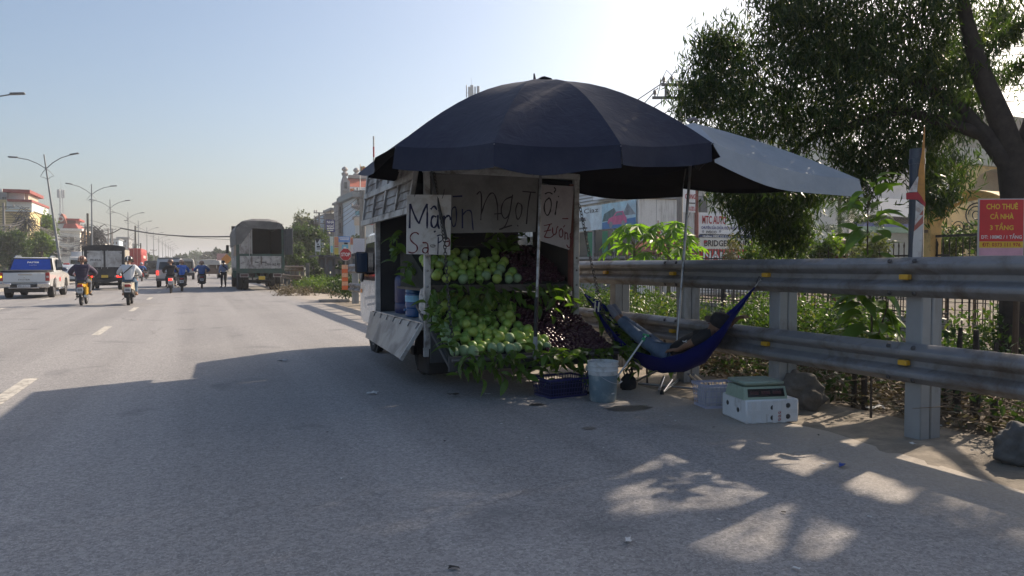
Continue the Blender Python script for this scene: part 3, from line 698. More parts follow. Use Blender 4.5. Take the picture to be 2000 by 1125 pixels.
# dropped left board with hinges
bd_t, bd_b = (-.985, .685), (-1.235, .30)
def lb(y, s, o=0.): return Vector((bd_t[0] + (bd_b[0] + .17 * y / 2.7 - bd_t[0]) * s - o * .85, y, bd_t[1] + (bd_b[1] - bd_t[1]) * s + o * .5))
DB = M('drop_board_alu', (.30, .28, .27), .45, .55, .07, 3, .1, 20, (.25, .22, .20), 2.5, .6)
dbp = part('drop_board', MB().loft([[lb(y, .02, 0), lb(y, .02, .03), lb(y, 1, .03), lb(y, 1, 0)] for y in (.06, .1, 1.4, 2.65, 2.7)]), DB, ft)
part('edge_trim', MB().loft([[lb(y, .0, -.004), lb(y, .0, .036), lb(y, 1.02, .036), lb(y, 1.02, -.004)] for y in (.035, .062)]), WHP, dbp)
for k in range(7):
    y = .16 + k * .375; part('hinge', MB().obox((-1.0, y, .69), (.05, .06, .012), None, .003).tube([(-1.015, y - .035, .685), (-1.015, y + .035, .685)], .011, 8).bar(lb(y, .0, .034), lb(y, .16, .034), .03, .008), RIM, ft)
part('hinge_rail', MB().box(-1.0, -.97, .03, 2.5, .655, .715, .004), ALU, ft)
# rear: hanging lower gate, tilted tray, chains
part('tail_panel', MB().box(-.93, .93, -.035, -.012, .26, .64, .004), M('tail_panel', (.10, .105, .115), .5, .4, .15, 5, .1, 30), ft)
part('bumper_bracket', MB().box(-1.0, -.94, -.02, .02, .33, .43, .004), WHP, ft)
TRY = M('tray_board', (.06, .06, .062), .8, 0, .2, 5)
def trayz(y): return .37 + (y + .80) * .46          # fruit board slopes up into the truck
part('tray', MB().loft([[(-.95, y, trayz(y) - .10), (1.02, y, trayz(y) - .10), (1.02, y, trayz(y) - .06), (-.95, y, trayz(y) - .06)] for y in (-.80, .0, .5)]).box(-.97, 1.03, -.83, -.80, .27, .42), TRY, ft)
part('tray_tube', MB().tube([(-.95, -.86, .385), (1.08, -.86, .375)], .017, 10), M('tube_steel', (.16, .16, .165), .5, .4, .1, 9), ft)
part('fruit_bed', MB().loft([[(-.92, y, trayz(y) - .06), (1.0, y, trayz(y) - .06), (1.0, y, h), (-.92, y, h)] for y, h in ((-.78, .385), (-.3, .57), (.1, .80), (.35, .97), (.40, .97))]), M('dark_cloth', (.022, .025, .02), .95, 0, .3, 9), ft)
def shz(y): return 1.16 + max(0, y - .08) * .42
part('shelf', MB().box(-.92, .90, .04, 1.5, 1.06, 1.09).box(-.92, .90, .02, .045, 1.055, 1.135), M('shelf_wood', (.09, .075, .06), .85, 0, .25, 5), ft)
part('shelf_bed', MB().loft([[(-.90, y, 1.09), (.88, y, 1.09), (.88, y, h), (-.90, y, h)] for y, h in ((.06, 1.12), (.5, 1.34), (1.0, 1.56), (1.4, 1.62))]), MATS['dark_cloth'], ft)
def chain(pts, name='chain'):
    mb = MB(); pts = [Vector(p) for p in pts]; L = sum((pts[i + 1] - pts[i]).length for i in range(len(pts) - 1)); n = int(L / .042)
    for k in range(n):
        d = k * .042 + .02; i = 0
        while i < len(pts) - 2 and d > (pts[i + 1] - pts[i]).length: d -= (pts[i + 1] - pts[i]).length; i += 1
        t = (pts[i + 1] - pts[i]).normalized(); c = pts[i] + t * d
        q = t.to_track_quat('X', 'Z').to_matrix() @ Matrix.Rotation(PI / 2 * (k % 2), 3, 'X')
        ring = [q @ Vector((.028 * math.cos(a), .014 * math.sin(a) * 1.2, 0)) + c for a in [2 * PI * j / 8 for j in range(8)]]
        mb.tube(ring + [ring[0]], .0048, 5, False)
    part(name, mb, M('chain_steel', (.07, .068, .065), .5, .7, .2, 20), ft, stuff=True)
chain([L_(onY(848, 338, TY - .06)), L_(onY(868, 470, TY - .25)), L_(onY(877, 600, TY - .55)), (-.90, -.80, .40)])
chain([L_(onY(1132, 400, TY - .04)), L_(onY(1152, 500, TY - .2)), L_(onY(1175, 600, TY - .45)), (1.03, -.80, .40)])
part('door_strap', MB().bar(L_(onY(842, 335, TY - .07)), L_(onY(872, 468, TY - .27)), .012, .03), DARKS, ft)
# cab
cabp = [(2.60, .38), (4.45, .38), (4.70, .46), (4.72, .92), (4.62, 1.12), (4.18, 1.82), (4.05, 1.88), (2.63, 1.90)]
cab = part('cab', MB().prism(cabp, 'x', -.76, .74, .05), CABW, ft)
part('windscreen', MB().loft([[(-.62, 4.63, 1.13), (.62, 4.63, 1.13), (.56, 4.26, 1.74), (-.56, 4.26, 1.74)], [(-.62, 4.645, 1.14), (.62, 4.645, 1.14), (.56, 4.275, 1.75), (-.56, 4.275, 1.75)]]), DGL, cab)
part('side_window', MB().prism([(3.15, 1.12), (4.42, 1.12), (4.08, 1.72), (3.15, 1.74)], 'x', -.768, -.75), DGL, cab)
part('side_window', MB().prism([(3.15, 1.12), (4.42, 1.12), (4.08, 1.72), (3.15, 1.74)], 'x', .708, .69), DGL, cab)
part('window_frame', MB().bar((-.775, 4.46, 1.10), (-.74, 4.08, 1.80), .03, .05).bar((-.775, 3.12, 1.10), (-.775, 3.12, 1.76), .04, .05), DARKS, cab)
part('door_handle', MB().bar((-.78, 3.22, .98), (-.78, 3.38, .98), .02, .03), DARKS, cab)
part('indicator', MB().box(-.772, -.75, 4.50, 4.62, .90, .97, .005), M('amber', (.62, .20, .03), .3), cab)
part('wheel_arch', MB().lathe([(.345, -.02), (.345, .02), (.30, .03), (.30, -.02)], 24, (-.76, 3.55, .30), 'x', closed=True), DARKS, cab)
part('decal_stripe', MB().prism([(3.1, .86), (4.3, .80), (4.3, .84), (3.1, .92)], 'x', -.764, -.75).prism([(3.1, .78), (4.1, .70), (4.1, .73), (3.1, .82)], 'x', -.764, -.75), M('grey_decal', (.30, .31, .33), .4), cab)
mir = part('mirror', MB().box(-1.02, -.81, 3.75, 3.83, -.13, .21, .03), DARKS, cab)
mir.location = (0, 0, 1.37)
part('mirror_glass', MB().box(-1.0, -.83, 3.742, 3.749, -.11, .19, .003), glass('mirror_glass', (.03, .05, .09), .08), mir)
part('mirror_arm', MB().tube([(-.86, 3.80, -.13), (-.78, 3.92, -.14), (-.76, 4.10, -.12)], .018, 7), DARKS, mir)

# goods standing in the open left side
BLUE = M('blue_drum', (.012, .022, .10), .4, 0, .1, 6)
def at_side(px, py, X=None): p = onX(px, py, X or 2.62); return p
t = thing('drum', 'dark blue plastic drum standing in the open side of the truck', 'drum', (2.70, 10.0, .70))
part('drum_body', MB().lathe([(.175, 0), (.19, .02), (.192, .12), (.184, .14), (.192, .16), (.192, .45), (.18, .50), (.14, .53), (.05, .535)], 22), BLUE, t); part('cap', MB().lathe([(.03, .535), (.032, .57), (.0, .572)], 10, (-.1, 0, -.03)), M('cap_brown', (.25, .12, .05), .5), t)
t = thing('water_bottle', 'large translucent blue water bottle beside the blue drum in the truck', 'bottle', (2.56, 9.16, .70))
part('bottle_body', MB().lathe([(.10, 0), (.125, .015), (.128, .11), (.118, .12), (.128, .13), (.128, .30), (.118, .31), (.128, .32), (.12, .38), (.07, .42), (.04, .44), (.04, .50)], 22), M('blue_bottle', (.02, .09, .24), .18, 0, .08, 8), t)
part('label', MB().lathe([(.1285, .20), (.1288, .28)], 22, cap=False), M('bottle_label', (.20, .45, .62), .5, 0, .3, 18), t); part('tap', MB().box(-.15, -.12, -.015, .015, .08, .11, .004), M('tap_blue', (.1, .2, .4), .4), t)
t = thing('sack', 'bulging white plastic sack hanging inside the rear left corner post', 'sack', (2.50, 8.32, .70))
mb = MB(); mb.lathe([(.09, 0), (.115, .03), (.12, .15), (.125, .30), (.11, .38), (.04, .42), (.02, .52), (.05, .62)], 18)
for i, v in enumerate(mb.v): k = 1 + .10 * math.sin(i * 2.7 + v[2] * 20); mb.v[i] = (v[0] * k, v[1] * k, v[2])
part('sack_body', mb, M('white_sack', (.55, .54, .52), .6, 0, .1, 9, .4, 25, (.30, .26, .23), 9, .5), t)
t = thing('broom', 'brown bristle broom standing on a green pole inside the truck', 'broom', (2.78, 10.35, .72))
part('handle', MB().tube([(0, 0, .55), (.02, 0, 1.35)], .014, 8), M('green_pole', (.02, .13, .07), .45), t); part('bristles', MB().lathe([(.05, .58), (.11, .50), (.17, .28), (.18, .22), (.05, .22)], 16), M('bristle', (.07, .03, .02), .95, 0, .3, 20, .6, 60), t)
t = thing('hanging_bag', 'red bag hanging in the dark upper corner of the truck bed', 'bag', (2.85, 9.6, 1.95)); part('bag_body', MB().ball((0, 0, -.08), (.09, .08, .14), 12, 8, .06), M('red_bag', (.28, .012, .015), .5, 0, .2, 9), t)

# ---------------------------------------------------------------- hand-painted signs
def strokes(parent, o, ux, uz, nrm, data, wd, mat, sc_=1.0):
    """data: list of polylines in sign units (x right, z up from the top left corner, metres)"""
    for k, pl in enumerate(data):
        pts = [o + ux * x + uz * z for x, z in pl]
        if len(pts) > 2:   # soften corners
            q = []
            for i in range(len(pts) - 1): q += [pts[i], pts[i] * .5 + pts[i + 1] * .5]
            q.append(pts[-1]); pts = [q[0]] + [(q[i - 1] + q[i] * 2 + q[i + 1]) / 4 for i in range(1, len(q) - 1)] + [q[-1]]
        mb = MB(); mb.ribbon(pts, wd * R.uniform(.85, 1.15), nrm, .002 + .0003 * k); part('brush_stroke', mb, mat, parent)
NAVY = M('navy_paint', (.012, .014, .06), .7, 0, .3, 14); MAR = M('maroon_paint', (.13, .012, .018), .7, 0, .3, 14); DKP = M('dark_paint', (.02, .014, .018), .8, 0, .3, 14)
BWH = M('white_sign_board', (.60, .59, .585), .5, 0, .05, 4, .1, 30, (.40, .36, .32), 5, .5)
NY = Vector((0, -1, 0))
def pxsign(px0, py0, px1, py1, y, label, mat, th=.012, corners=None):
    """flat sign at the plane Y = y whose corners project to the given pixels"""
    cs = corners or [(px0, py0), (px1, py0), (px1, py1), (px0, py1)]
    P = [onY(a, b, y) for a, b in cs]; o = P[0]
    t = thing('painted_sign', label, 'sign', o)
    part('board', MB().loft([[p - o for p in P], [p - o + Vector((0, th, 0)) for p in P]]), mat, t, smooth=0)
    return t, o
def pxstrokes(t, o, y, data, wd, mat):
    """strokes given in photo pixels"""
    for k, pl in enumerate(data):
        pts = [onY(a, b, y) - o for a, b in pl]
        if len(pts) > 2:
            for _ in range(2):
                q = [pts[0]]
                for i in range(len(pts) - 1): q += [pts[i] * .75 + pts[i + 1] * .25, pts[i] * .25 + pts[i + 1] * .75]
                q.append(pts[-1]); pts = q
        part('brush_stroke', MB().ribbon(pts, wd, NY, .0015 + .0004 * k), mat, t)
ya = TY - .16
t, o = pxsign(794, 380, 881, 498, ya, 'white board hand-lettered in blue and red on the rear left corner of the truck', BWH, corners=[(795, 380), (881.5, 380.5), (879.5, 498), (794, 496)])
pxstrokes(t, o, ya, [[(800, 446), (801, 400), (801, 398)], [(801, 398), (811, 425), (818, 437)], [(818, 437), (826, 415), (834, 398)], [(834, 398), (834.5, 420), (834, 446)],
    [(852, 424), (846, 421), (842, 428), (842, 440), (847, 446), (853, 440), (855, 428)], [(855, 420), (855, 440), (858, 447)], [(841, 409), (848, 401), (853, 410)], [(848, 451), (850, 453.5)],
    [(867, 421), (867, 446)], [(867, 430), (872, 422), (878, 421), (880, 430)]], .020, NAVY)
pxstrokes(t, o, ya, [[(818, 458), (812, 453), (803, 457), (800, 466), (806, 474), (815, 480), (815, 490), (806, 495), (797, 492)], [(825, 474), (835, 474), (836, 484), (836, 496)], [(835, 484), (826, 484), (825, 493), (833, 495), (836, 488)],
    [(868, 464), (877, 465), (878, 475), (877, 481)], [(877, 471), (869, 472), (868, 480), (875, 482), (878, 476)]], .014, MAR)
pxstrokes(t, o, ya, [[(841, 478.5), (850, 478.5), (850, 482.5), (841, 482.5), (841, 478.5)]], .008, DKP)
pxstrokes(t, o, ya, [[(856, 462), (855.5, 480), (855, 497)], [(853, 461), (861, 458), (865, 463), (864, 470), (856, 474)]], .012, NAVY)
for a, b in ((812, 384), (866, 388)): part('wire_tie', MB().tube([onY(a - 3, b, ya) - o + NY * .006, onY(a, b - 8, ya) - o + NY * .004, onY(a + 2, b - 18, ya + .05) - o], .003, 5), DARKS, t)
yb = TY - .03
GRY = M('grey_tarp_sign', (.20, .19, .185), .8, 0, .12, 3, .3, 12, (.14, .13, .125), 2, .5)
t, o = pxsign(845, 338, 1058, 455, yb, 'wide grey cloth banner with dark brush lettering across the truck back', GRY, .008, [(842, 339), (1052, 343), (1046, 453), (846, 456)])
pxstrokes(t, o, yb, [[(890, 404), (883, 406), (880, 424), (884, 444), (890, 440), (892, 420), (890, 404)], [(884, 384), (903, 383)], [(903, 408), (903, 446)], [(903, 420), (912, 410), (921, 412), (922, 430), (924, 450)]], .016, NAVY)
pxstrokes(t, o, yb, [[(931, 380), (938, 372), (941, 385), (939, 430)], [(939, 420), (948, 392), (958, 376), (966, 378), (972, 400), (972, 430)], [(965, 418), (980, 417)],
    [(1000, 384), (984, 390), (977, 412), (985, 430), (996, 418), (1000, 384)], [(1001, 380), (994, 425), (984, 447), (970, 449), (1000, 440)], [(1011, 396), (1006, 410), (1010, 432), (1018, 420), (1020, 400), (1011, 396)], [(1010, 440), (1012, 442)],
    [(1020, 374), (1046, 376)], [(1036, 376), (1031, 400), (1028, 438)]], .014, DKP)
yc = TY - .07
PNK = M('pale_pink_board', (.40, .36, .37), .7, 0, .08, 3, .1, 20, (.28, .25, .25), 3, .4)
t, o = pxsign(0, 0, 0, 0, yc, 'tilted pale card with red brush lettering under the right side of the umbrella', PNK, .006, [(1053, 360), (1121, 364), (1112, 488), (1054, 470)])
pxstrokes(t, o, yc, [[(1073, 386), (1064, 393), (1062, 410), (1069, 424), (1076, 410), (1077, 394), (1073, 386)], [(1064, 379), (1072, 375), (1079, 379)], [(1082, 366), (1086, 370), (1082, 376)], [(1088, 392), (1086, 408), (1084, 420)], [(1090, 385), (1091, 383)]], .015, DKP)
pxstrokes(t, o, yc, [[(1098, 427), (1110, 427)], [(1062, 441), (1078, 437)], [(1074, 438), (1069, 450), (1063, 463)], [(1063, 463), (1075, 465), (1083, 457)], [(1062, 452), (1076, 449)], [(1079, 444), (1079, 458), (1086, 458), (1087, 445), (1090, 442)], [(1096, 446), (1091, 452), (1093, 464), (1099, 462), (1099, 450), (1096, 446)], [(1100, 444), (1103, 440)], [(1103, 452), (1103, 468)], [(1103, 456), (1108, 454), (1109, 468)], [(1117, 454), (1112, 458), (1114, 468), (1119, 462), (1118, 474), (1111, 486), (1106, 478)]], .013, MAR)

# ---------------------------------------------------------------- fruit
GUA = []
def fruit(name, r, seed, mat, elong=1.05, dimple=.16):
    rnd = random.Random(seed); mb = MB(); pr = []
    n = 10
    for j in range(n + 1):
        a = -PI / 2 + PI * j / n; rr = math.cos(a) * (1 - .06 * math.sin(a)); z = math.sin(a) * elong
        if a < -1.2: z += dimple * (1 - (abs(a + PI / 2) / .37)) * .6
        if a > 1.2: z -= dimple * (1 - abs(a - PI / 2) / .37) * .8
        pr.append((max(.001, rr * r), z * r))
    mb.lathe(pr, 14); k = rnd.uniform(0, 6)
    for i, v in enumerate(mb.v):
        f = 1 + .035 * math.sin(3 * math.atan2(v[1], v[0]) + k) + .02 * math.sin(7 * v[2] / r + k); mb.v[i] = (v[0] * f, v[1] * f, v[2])
    mb.lathe([(r * .10, -r * elong * .93), (r * .13, -r * elong * 1.0), (r * .05, -r * elong * .96)], 7)
    me = mb.mesh(name, 60); me.materials.append(mat); return me
GM = [M('guava_skin', (.26, .40, .065), .38, 0, .16, 14, .12, 60, (.28, .34, .10), 16, .4), M('guava_skin_yellow', (.33, .43, .085), .38, 0, .14, 14, .12, 60, (.20, .28, .06), 16, .4), M('guava_skin_dark', (.19, .33, .06), .4, 0, .16, 14, .12, 60, (.2, .28, .08), 16, .4)]
def netmat():
    m, nt, p = _nt('foam_net'); tc = nt.nodes.new('ShaderNodeTexCoord')
    vo = nt.nodes.new('ShaderNodeTexVoronoi'); vo.feature = 'DISTANCE_TO_EDGE'; vo.inputs['Scale'].default_value = 60; lk(nt, tc.outputs['Object'], vo.inputs['Vector'])
    f = ramp(nt, vo.outputs['Distance'], .10, .22); lk(nt, mixc(nt, f, (.26, .37, .22), (.17, .28, .09)), p.inputs['Base Color']); p.inputs['Roughness'].default_value = .7
    lk(nt, bumpn(nt, vo.outputs['Distance'], -.6, .006), p.inputs['Normal']); return m
NET = netmat()
GME = [fruit('guava', 1, i, GM[i % 3]) for i in range(6)]
NME = [fruit('netted_guava', 1, 20 + i, NET, 1.1, .05) for i in range(3)]
def place_fruit(me, name, loc, r, label, cat, group):
    o = bpy.data.objects.new(name, me); COL.objects.link(o); o.location = loc; o.scale = (r, r, r)
    o.rotation_euler = (R.uniform(-.9, .9), R.uniform(-.9, .9), R.uniform(0, 6.28)); return tag(o, label, cat, group)
def W_(x, y, z): return (TX + x, TY + y, z)
def bedz(y): return float(np.interp(y, [-.78, -.3, .1, .35], [.385, .57, .80, .97]))
def sbz(y): return float(np.interp(y, [.06, .5, 1.0, 1.4], [1.12, 1.34, 1.56, 1.62]))
# front tray: an irregular close-packed heap rising to the back, netted ones along the front and the left edge
def pack(x0, x1, y0, y1, dmin, tries, ok):
    out = []
    for _ in range(tries):
        x, y = R.uniform(x0, x1), R.uniform(y0, y1)
        if ok(x, y) and all((x - a) ** 2 + (y - b) ** 2 * 1.25 > dmin * dmin for a, b in out): out.append((x, y))
    return out
GL = 'plain green guava in the front heap on the lowered tailgate tray'
for x, y in pack(-.88, .30, -.75, .33, .094, 5000, lambda x, y: x < .22 - .16 * (y + .75) + .05 * math.sin(y * 9)):
    r = R.uniform(.046, .062); net = (y < -.66 and R.random() < .5) or (x < -.76 and R.random() < .75) or R.random() < .06; z = bedz(y) + r * .8 + R.uniform(0, .02)
    if net: place_fruit(R.choice(NME), 'netted_guava', W_(x, y, z), r * 1.04, 'pale guava in a white foam net along the edge of the front fruit tray', 'guava', 'netted guavas on the front tray')
    else: place_fruit(R.choice(GME), 'guava', W_(x, y, z), r, GL, 'guava', 'green guavas on the front tray')
for x, y in pack(-.74, .12, -.60, .26, .17, 900, lambda x, y: R.random() < .6):
    r = R.uniform(.048, .060); place_fruit(R.choice(GME), 'guava', W_(x, y, bedz(y) + r * .8 + .075), r, GL, 'guava', 'green guavas on the front tray')
# upper shelf
for x, y in pack(-.83, .22, .10, .82, .098, 3000, lambda x, y: x < .20 + .05 * math.sin(y * 12)):
    r = R.uniform(.046, .060); z = sbz(y) + r * .8 + R.uniform(0, .02); net = (y < .2 and R.random() < .3) or R.random() < .12
    if y > .6 and R.random() < .4: continue
    if net: place_fruit(R.choice(NME), 'netted_guava', W_(x, y, z), r, 'pale foam-netted guava on the shaded upper shelf inside the truck', 'guava', 'netted guavas on the upper shelf')
    else: place_fruit(R.choice(GME), 'guava', W_(x, y, z), r, 'plain green guava on the shaded upper shelf inside the truck', 'guava', 'green guavas on the upper shelf')
# plums: the largest 300 singly, the heap under them as one
PLM = M('plum_skin', (.040, .007, .017), .30, 0, .5, 9, 0, 40, (.075, .03, .05), 7, .4, spec=.4)
PL = fruit('plum', 1, 3, PLM, .95, .2)
k = 0; spots = []
for y in np.arange(-.76, .42, .060):
    for x in np.arange(.20 - max(0, y + .3) * .25, 1.0 - max(0, y + .2) * .15, .060):
        spots.append((x + R.uniform(-.012, .012), y + R.uniform(-.012, .012)))
spots.sort(key=lambda p: p[1])
rest = MB()
for x, y in spots:
    r = R.uniform(.027, .034); z = bedz(y) + r * .7 + R.uniform(0, .02)
    if k < 290: place_fruit(PL, 'plum', W_(x, y, z), r, 'dark purple plum in the glossy heap right of the guavas', 'plum', 'plums on the front tray'); k += 1
    else: rest.ball(W_(x, y, z), r, 8, 5)
for i in range(420): x, y = R.uniform(.24, .86), R.uniform(.1, 1.2); rest.ball(W_(x, y, sbz(y) + .015 + R.uniform(0, .03)), .027, 8, 5)
stuff('plum_heap', rest.mesh('plum_heap', 60), PLM, 'dark plums heaped at the back and on the upper shelf', 'plums')
# leafy sprigs
ORD2 = ['first'] + ORD[1:] + ['twenty-fifth', 'twenty-sixth', 'twenty-seventh', 'twenty-eighth', 'twenty-ninth', 'thirtieth']
def sprig(loc, d, n, label, group, s=1., spread=1., mat_dark=False, sag=.2):
    t = thing('leafy_sprig', label, 'sprig', loc, 0, group); d = Vector(d).normalized(); Ln = .12 + .03 * n * s
    pts = [d * (Ln * i / 4) + Vector((0, 0, -sag * Ln * (i / 4) ** 2)) for i in range(5)]
    part('twig', MB().tube(pts, [.005, .0045, .004, .003, .002], 5), MATS['bark'], t)
    for i in range(n):
        u = .25 + .75 * i / max(1, n - 1); p = pts[min(4, int(u * 4))]
        a = R.uniform(0, 6.28); e = Vector((math.cos(a), math.sin(a), R.uniform(-.6, .5))) * spread + d * .7
        put_leaf(t, p, e, s * R.uniform(.75, 1.2), R.uniform(-.8, .8))
    return t
for i in range(30):
    x = -.90 + 1.98 * i / 29 + R.uniform(-.04, .04); y = -.88 + R.uniform(-.03, .04)
    sprig(W_(x, y, .41 + (.03 if i % 2 else -.02) + R.uniform(-.02, .03)), (R.uniform(-.9, .9), -.6, .05 if i % 2 else -.25), R.randint(5, 7), f'{ORD2[i]} green guava sprig from the left hanging over the fruit tray lip', 'sprigs along the tray lip', .95, .95, sag=.28)
for i in range(10):
    y = -.75 + .75 * i / 9; sprig(W_(-.90 + R.uniform(-.02, .05), y, .50 + .42 * i / 9), (-.4, -.6, .4), 4, f'{ORD2[i]} guava sprig from the front along the tray left edge', 'sprigs along the left edge', .85, .7, sag=.4)
for i in range(9):
    y = -.78 + .8 * i / 8; sprig(W_(1.0, y, .46 + .46 * i / 8), (.7, -.5, .2), 6, f'{ORD2[i]} guava sprig from the front along the plum tray right edge', 'sprigs along the right edge', 1.15, .8, sag=.5)
for i in range(9):
    sprig(W_(.95 + .06 * i, -.72 + R.uniform(-.1, .12), .45 + R.uniform(-.04, .05)), (.6, -.6, .0), 6, f'{ORD2[i]} guava sprig from the left hanging past the tray right corner', 'sprigs at the right corner', 1.1, .9, sag=.7)
for i in range(22):
    x = -.86 + 1.74 * i / 21; sprig(W_(x, .03, 1.13 + R.uniform(-.02, .02)), (R.uniform(-.8, .8), -.5, R.uniform(-.4, .05)), R.randint(4, 6), f'{ORD2[i]} guava sprig from the left along the upper shelf edge', 'sprigs along the shelf edge', .95, .8, sag=.8)
for i in range(14):
    x = R.uniform(-.85, .8); y = R.uniform(.55, 1.15); sprig(W_(x, y, sbz(y) + R.uniform(.10, .34)), (R.uniform(-1, 1), R.uniform(-.5, .3), R.uniform(-.2, .6)), 6, 'dark leafy sprig heaped on the upper shelf inside the truck', 'sprigs heaped on the shelf', 1.1, .9, sag=.4)
for i in range(5):
    x = R.uniform(-.8, .1); y = R.uniform(-.6, .1); sprig(W_(x, y, bedz(y) + .10), (R.uniform(-1, 1), -.5, .2), 3, 'guava sprig lying among the green guavas', 'sprigs among the guavas', .9, .9, sag=.4)
for i, (px, py, X) in enumerate(((775, 465, 2.45), (785, 485, 2.45), (800, 520, 2.42), (790, 452, 2.5), (808, 512, 2.45))):
    p = onX(px, py, X); sprig(p, (-.5, -.7, -.1), 5, f'{ORD2[i]} guava sprig hanging in the open left side, counted towards the rear', 'sprigs in the truck side', 1.1, .8, sag=.5)

# ---------------------------------------------------------------- umbrellas
def fabric(name, col, col2=None, rough=.75, back=None, sheen=.15, spec=.4):
    m, nt, p = _nt(name); tc = nt.nodes.new('ShaderNodeTexCoord'); v = tc.outputs['Object']
    c = mixc(nt, ramp(nt, noise(nt, 3, 5, .6, v).outputs[0], .35, .7), col, col2 or tuple(x * 1.3 for x in col))
    if back:
        g = nt.nodes.new('ShaderNodeNewGeometry'); c = mixc(nt, g.outputs['Backfacing'], c, back)
    lk(nt, c, p.inputs['Base Color']); p.inputs['Roughness'].default_value = rough; p.inputs['Sheen Weight'].default_value = sheen; p.inputs['Specular IOR Level'].default_value = spec
    b = bumpn(nt, noise(nt, 320, 2, .5, v).outputs[0], .15, .002); b = bumpn(nt, noise(nt, 6, 4, .6, v, .8).outputs[0], .35, .03, b); lk(nt, b, p.inputs['Normal']); MATS[name] = m; return m
NAVYF = fabric('navy_canopy', (.012, .017, .040), (.023, .030, .056), sheen=.05, spec=.25)
BLKF = fabric('black_lining', (.006, .006, .010), (.009, .009, .013), .95, sheen=0, spec=.1)
POLE = M('pole_steel', (.30, .30, .31), .35, .8, .1, 9, 0, 40, (.12, .10, .09), 8, .4)
def umbrella(t, apex, corners, prof, vmat, lmat, valance, sag=.05, flare=.03, sub=9, vsag=.02, dome=None):
    """corners: list of Vectors in order; prof(u) = (outward, drop) fractions along a rib"""
    n = len(corners); top = part('canopy', MB(), vmat, t) if False else None
    pan, lin = MB(), MB(); val = []
    for k in range(n):
        A, B = corners[k], corners[(k + 1) % n]; rows, rows2 = [], []
        for j in range(11):
            u = j / 10; o, d = prof(u); r = []
            for i in range(sub):
                s = i / (sub - 1); C = A.lerp(B, s); bell = 4 * s * (1 - s)
                h = apex.z - (apex.z - C.z) * d - sag * bell * math.sin(PI * min(1, u * .6 + .15)) * u
                hor = (C - apex); hor.z = 0; hor *= o * (1 - .05 * bell * u)
                r.append(Vector((apex.x + hor.x, apex.y + hor.y, h)))
            rows.append(r); rows2.append([p - Vector((0, 0, .006)) for p in r])
        pan = MB(); pan.sheet(rows); part('canopy_panel', pan, vmat, t, smooth=80)
        part('lining', MB().sheet(rows2), lmat, t, smooth=80)
        e = rows[-1]; f = flare[k] if isinstance(flare, (list, tuple)) else flare; vl = valance[k] if isinstance(valance, (list, tuple)) else valance
        if vl > 0:
            vr = [e]
            for q in (.35, .7, 1.):
                r = []
                for i, p in enumerate(e):
                    s = i / (sub - 1); out = Vector((p.x - apex.x, p.y - apex.y, 0)).normalized(); wv = math.sin(s * PI * 3 + k) * .018 * q
                    r.append(p + out * (f * q + wv) + Vector((0, 0, -vl * q * (1 + .10 * math.sin(s * PI * 2 + k * 2)) - vsag * q * math.sin(PI * s))))
                vr.append(r)
            part('valance', MB().sheet(vr), vmat, t, smooth=80)
            part('valance_lining', MB().sheet([[p - Vector((p.x - apex.x, p.y - apex.y, 0)).normalized() * .006 for p in r] for r in vr]), lmat, t, smooth=80)
    for k in range(n):
        pts = []
        for j in range(7):
            u = j / 6; o, d = prof(u); hor = corners[k] - apex; hor.z = 0; pts.append(Vector((apex.x + hor.x * o, apex.y + hor.y * o, apex.z - (apex.z - corners[k].z) * d - .018)))
        part('rib', MB().tube(pts, .007, 5), POLE, t)
ub = L_(onY(1045, 693, TY - .88)) + Vector((TX, TY, 0)); 
ut = thing('umbrella', 'big dark navy domed market umbrella over the back of the fruit truck', 'umbrella', (ub.x, ub.y, 0))
UB = Vector((ub.x, ub.y, 0)); apx = dep(1061, 161, 8.05) - UB
def uc(px, py, d): return dep(px, py, d) - UB
cor = [uc(965, 278, 6.50), uc(1213, 282, 6.55), uc(1390, 278, 7.15), uc(1352, 300, 8.75), uc(1172, 318, 9.6), uc(960, 322, 9.65), uc(724, 319, 8.9), uc(772, 286, 7.3)]
def dome(u): return (u, (1 - math.cos(u * 1.22)) / (1 - math.cos(1.22)))
umbrella(ut, apx, cor, dome, NAVYF, BLKF, [.21, .17, .16, .16, .17, .18, .13, .20], .03, [.01, .02, .07, .02, .02, .02, .20, .02], vsag=.035)
part('pole', MB().tube([(0, 0, .34), (apx.x * .5, apx.y * .5, 1.8), (apx.x, apx.y, apx.z - .02)], .0165, 10), POLE, ut)
part('pole_sleeve', MB().tube([(0, 0, .40), (.004, 0, .60)], .024, 10), M('grey_sleeve', (.30, .31, .33), .5), ut)
part('pole_grip', MB().tube([(.004, 0, .60), (.02, .01, 1.02)], .020, 10), M('black_sleeve', (.014, .014, .016), .6), ut)
part('top_cap', MB().loft([[(apx.x - .10, apx.y + q, apx.z + .01 + h * .4), (apx.x - .02, apx.y + q * 1.2, apx.z + .05 + h), (apx.x + .07, apx.y + q, apx.z + .04 + h), (apx.x + .13, apx.y + q * .6, apx.z - .005)] for q, h in ((-.06, 0), (0, .012), (.06, 0))], closed=False).tube([(apx.x - .10, apx.y, apx.z), (apx.x - .11, apx.y, apx.z + .085)], [.02, .008], 6), NAVYF, ut)
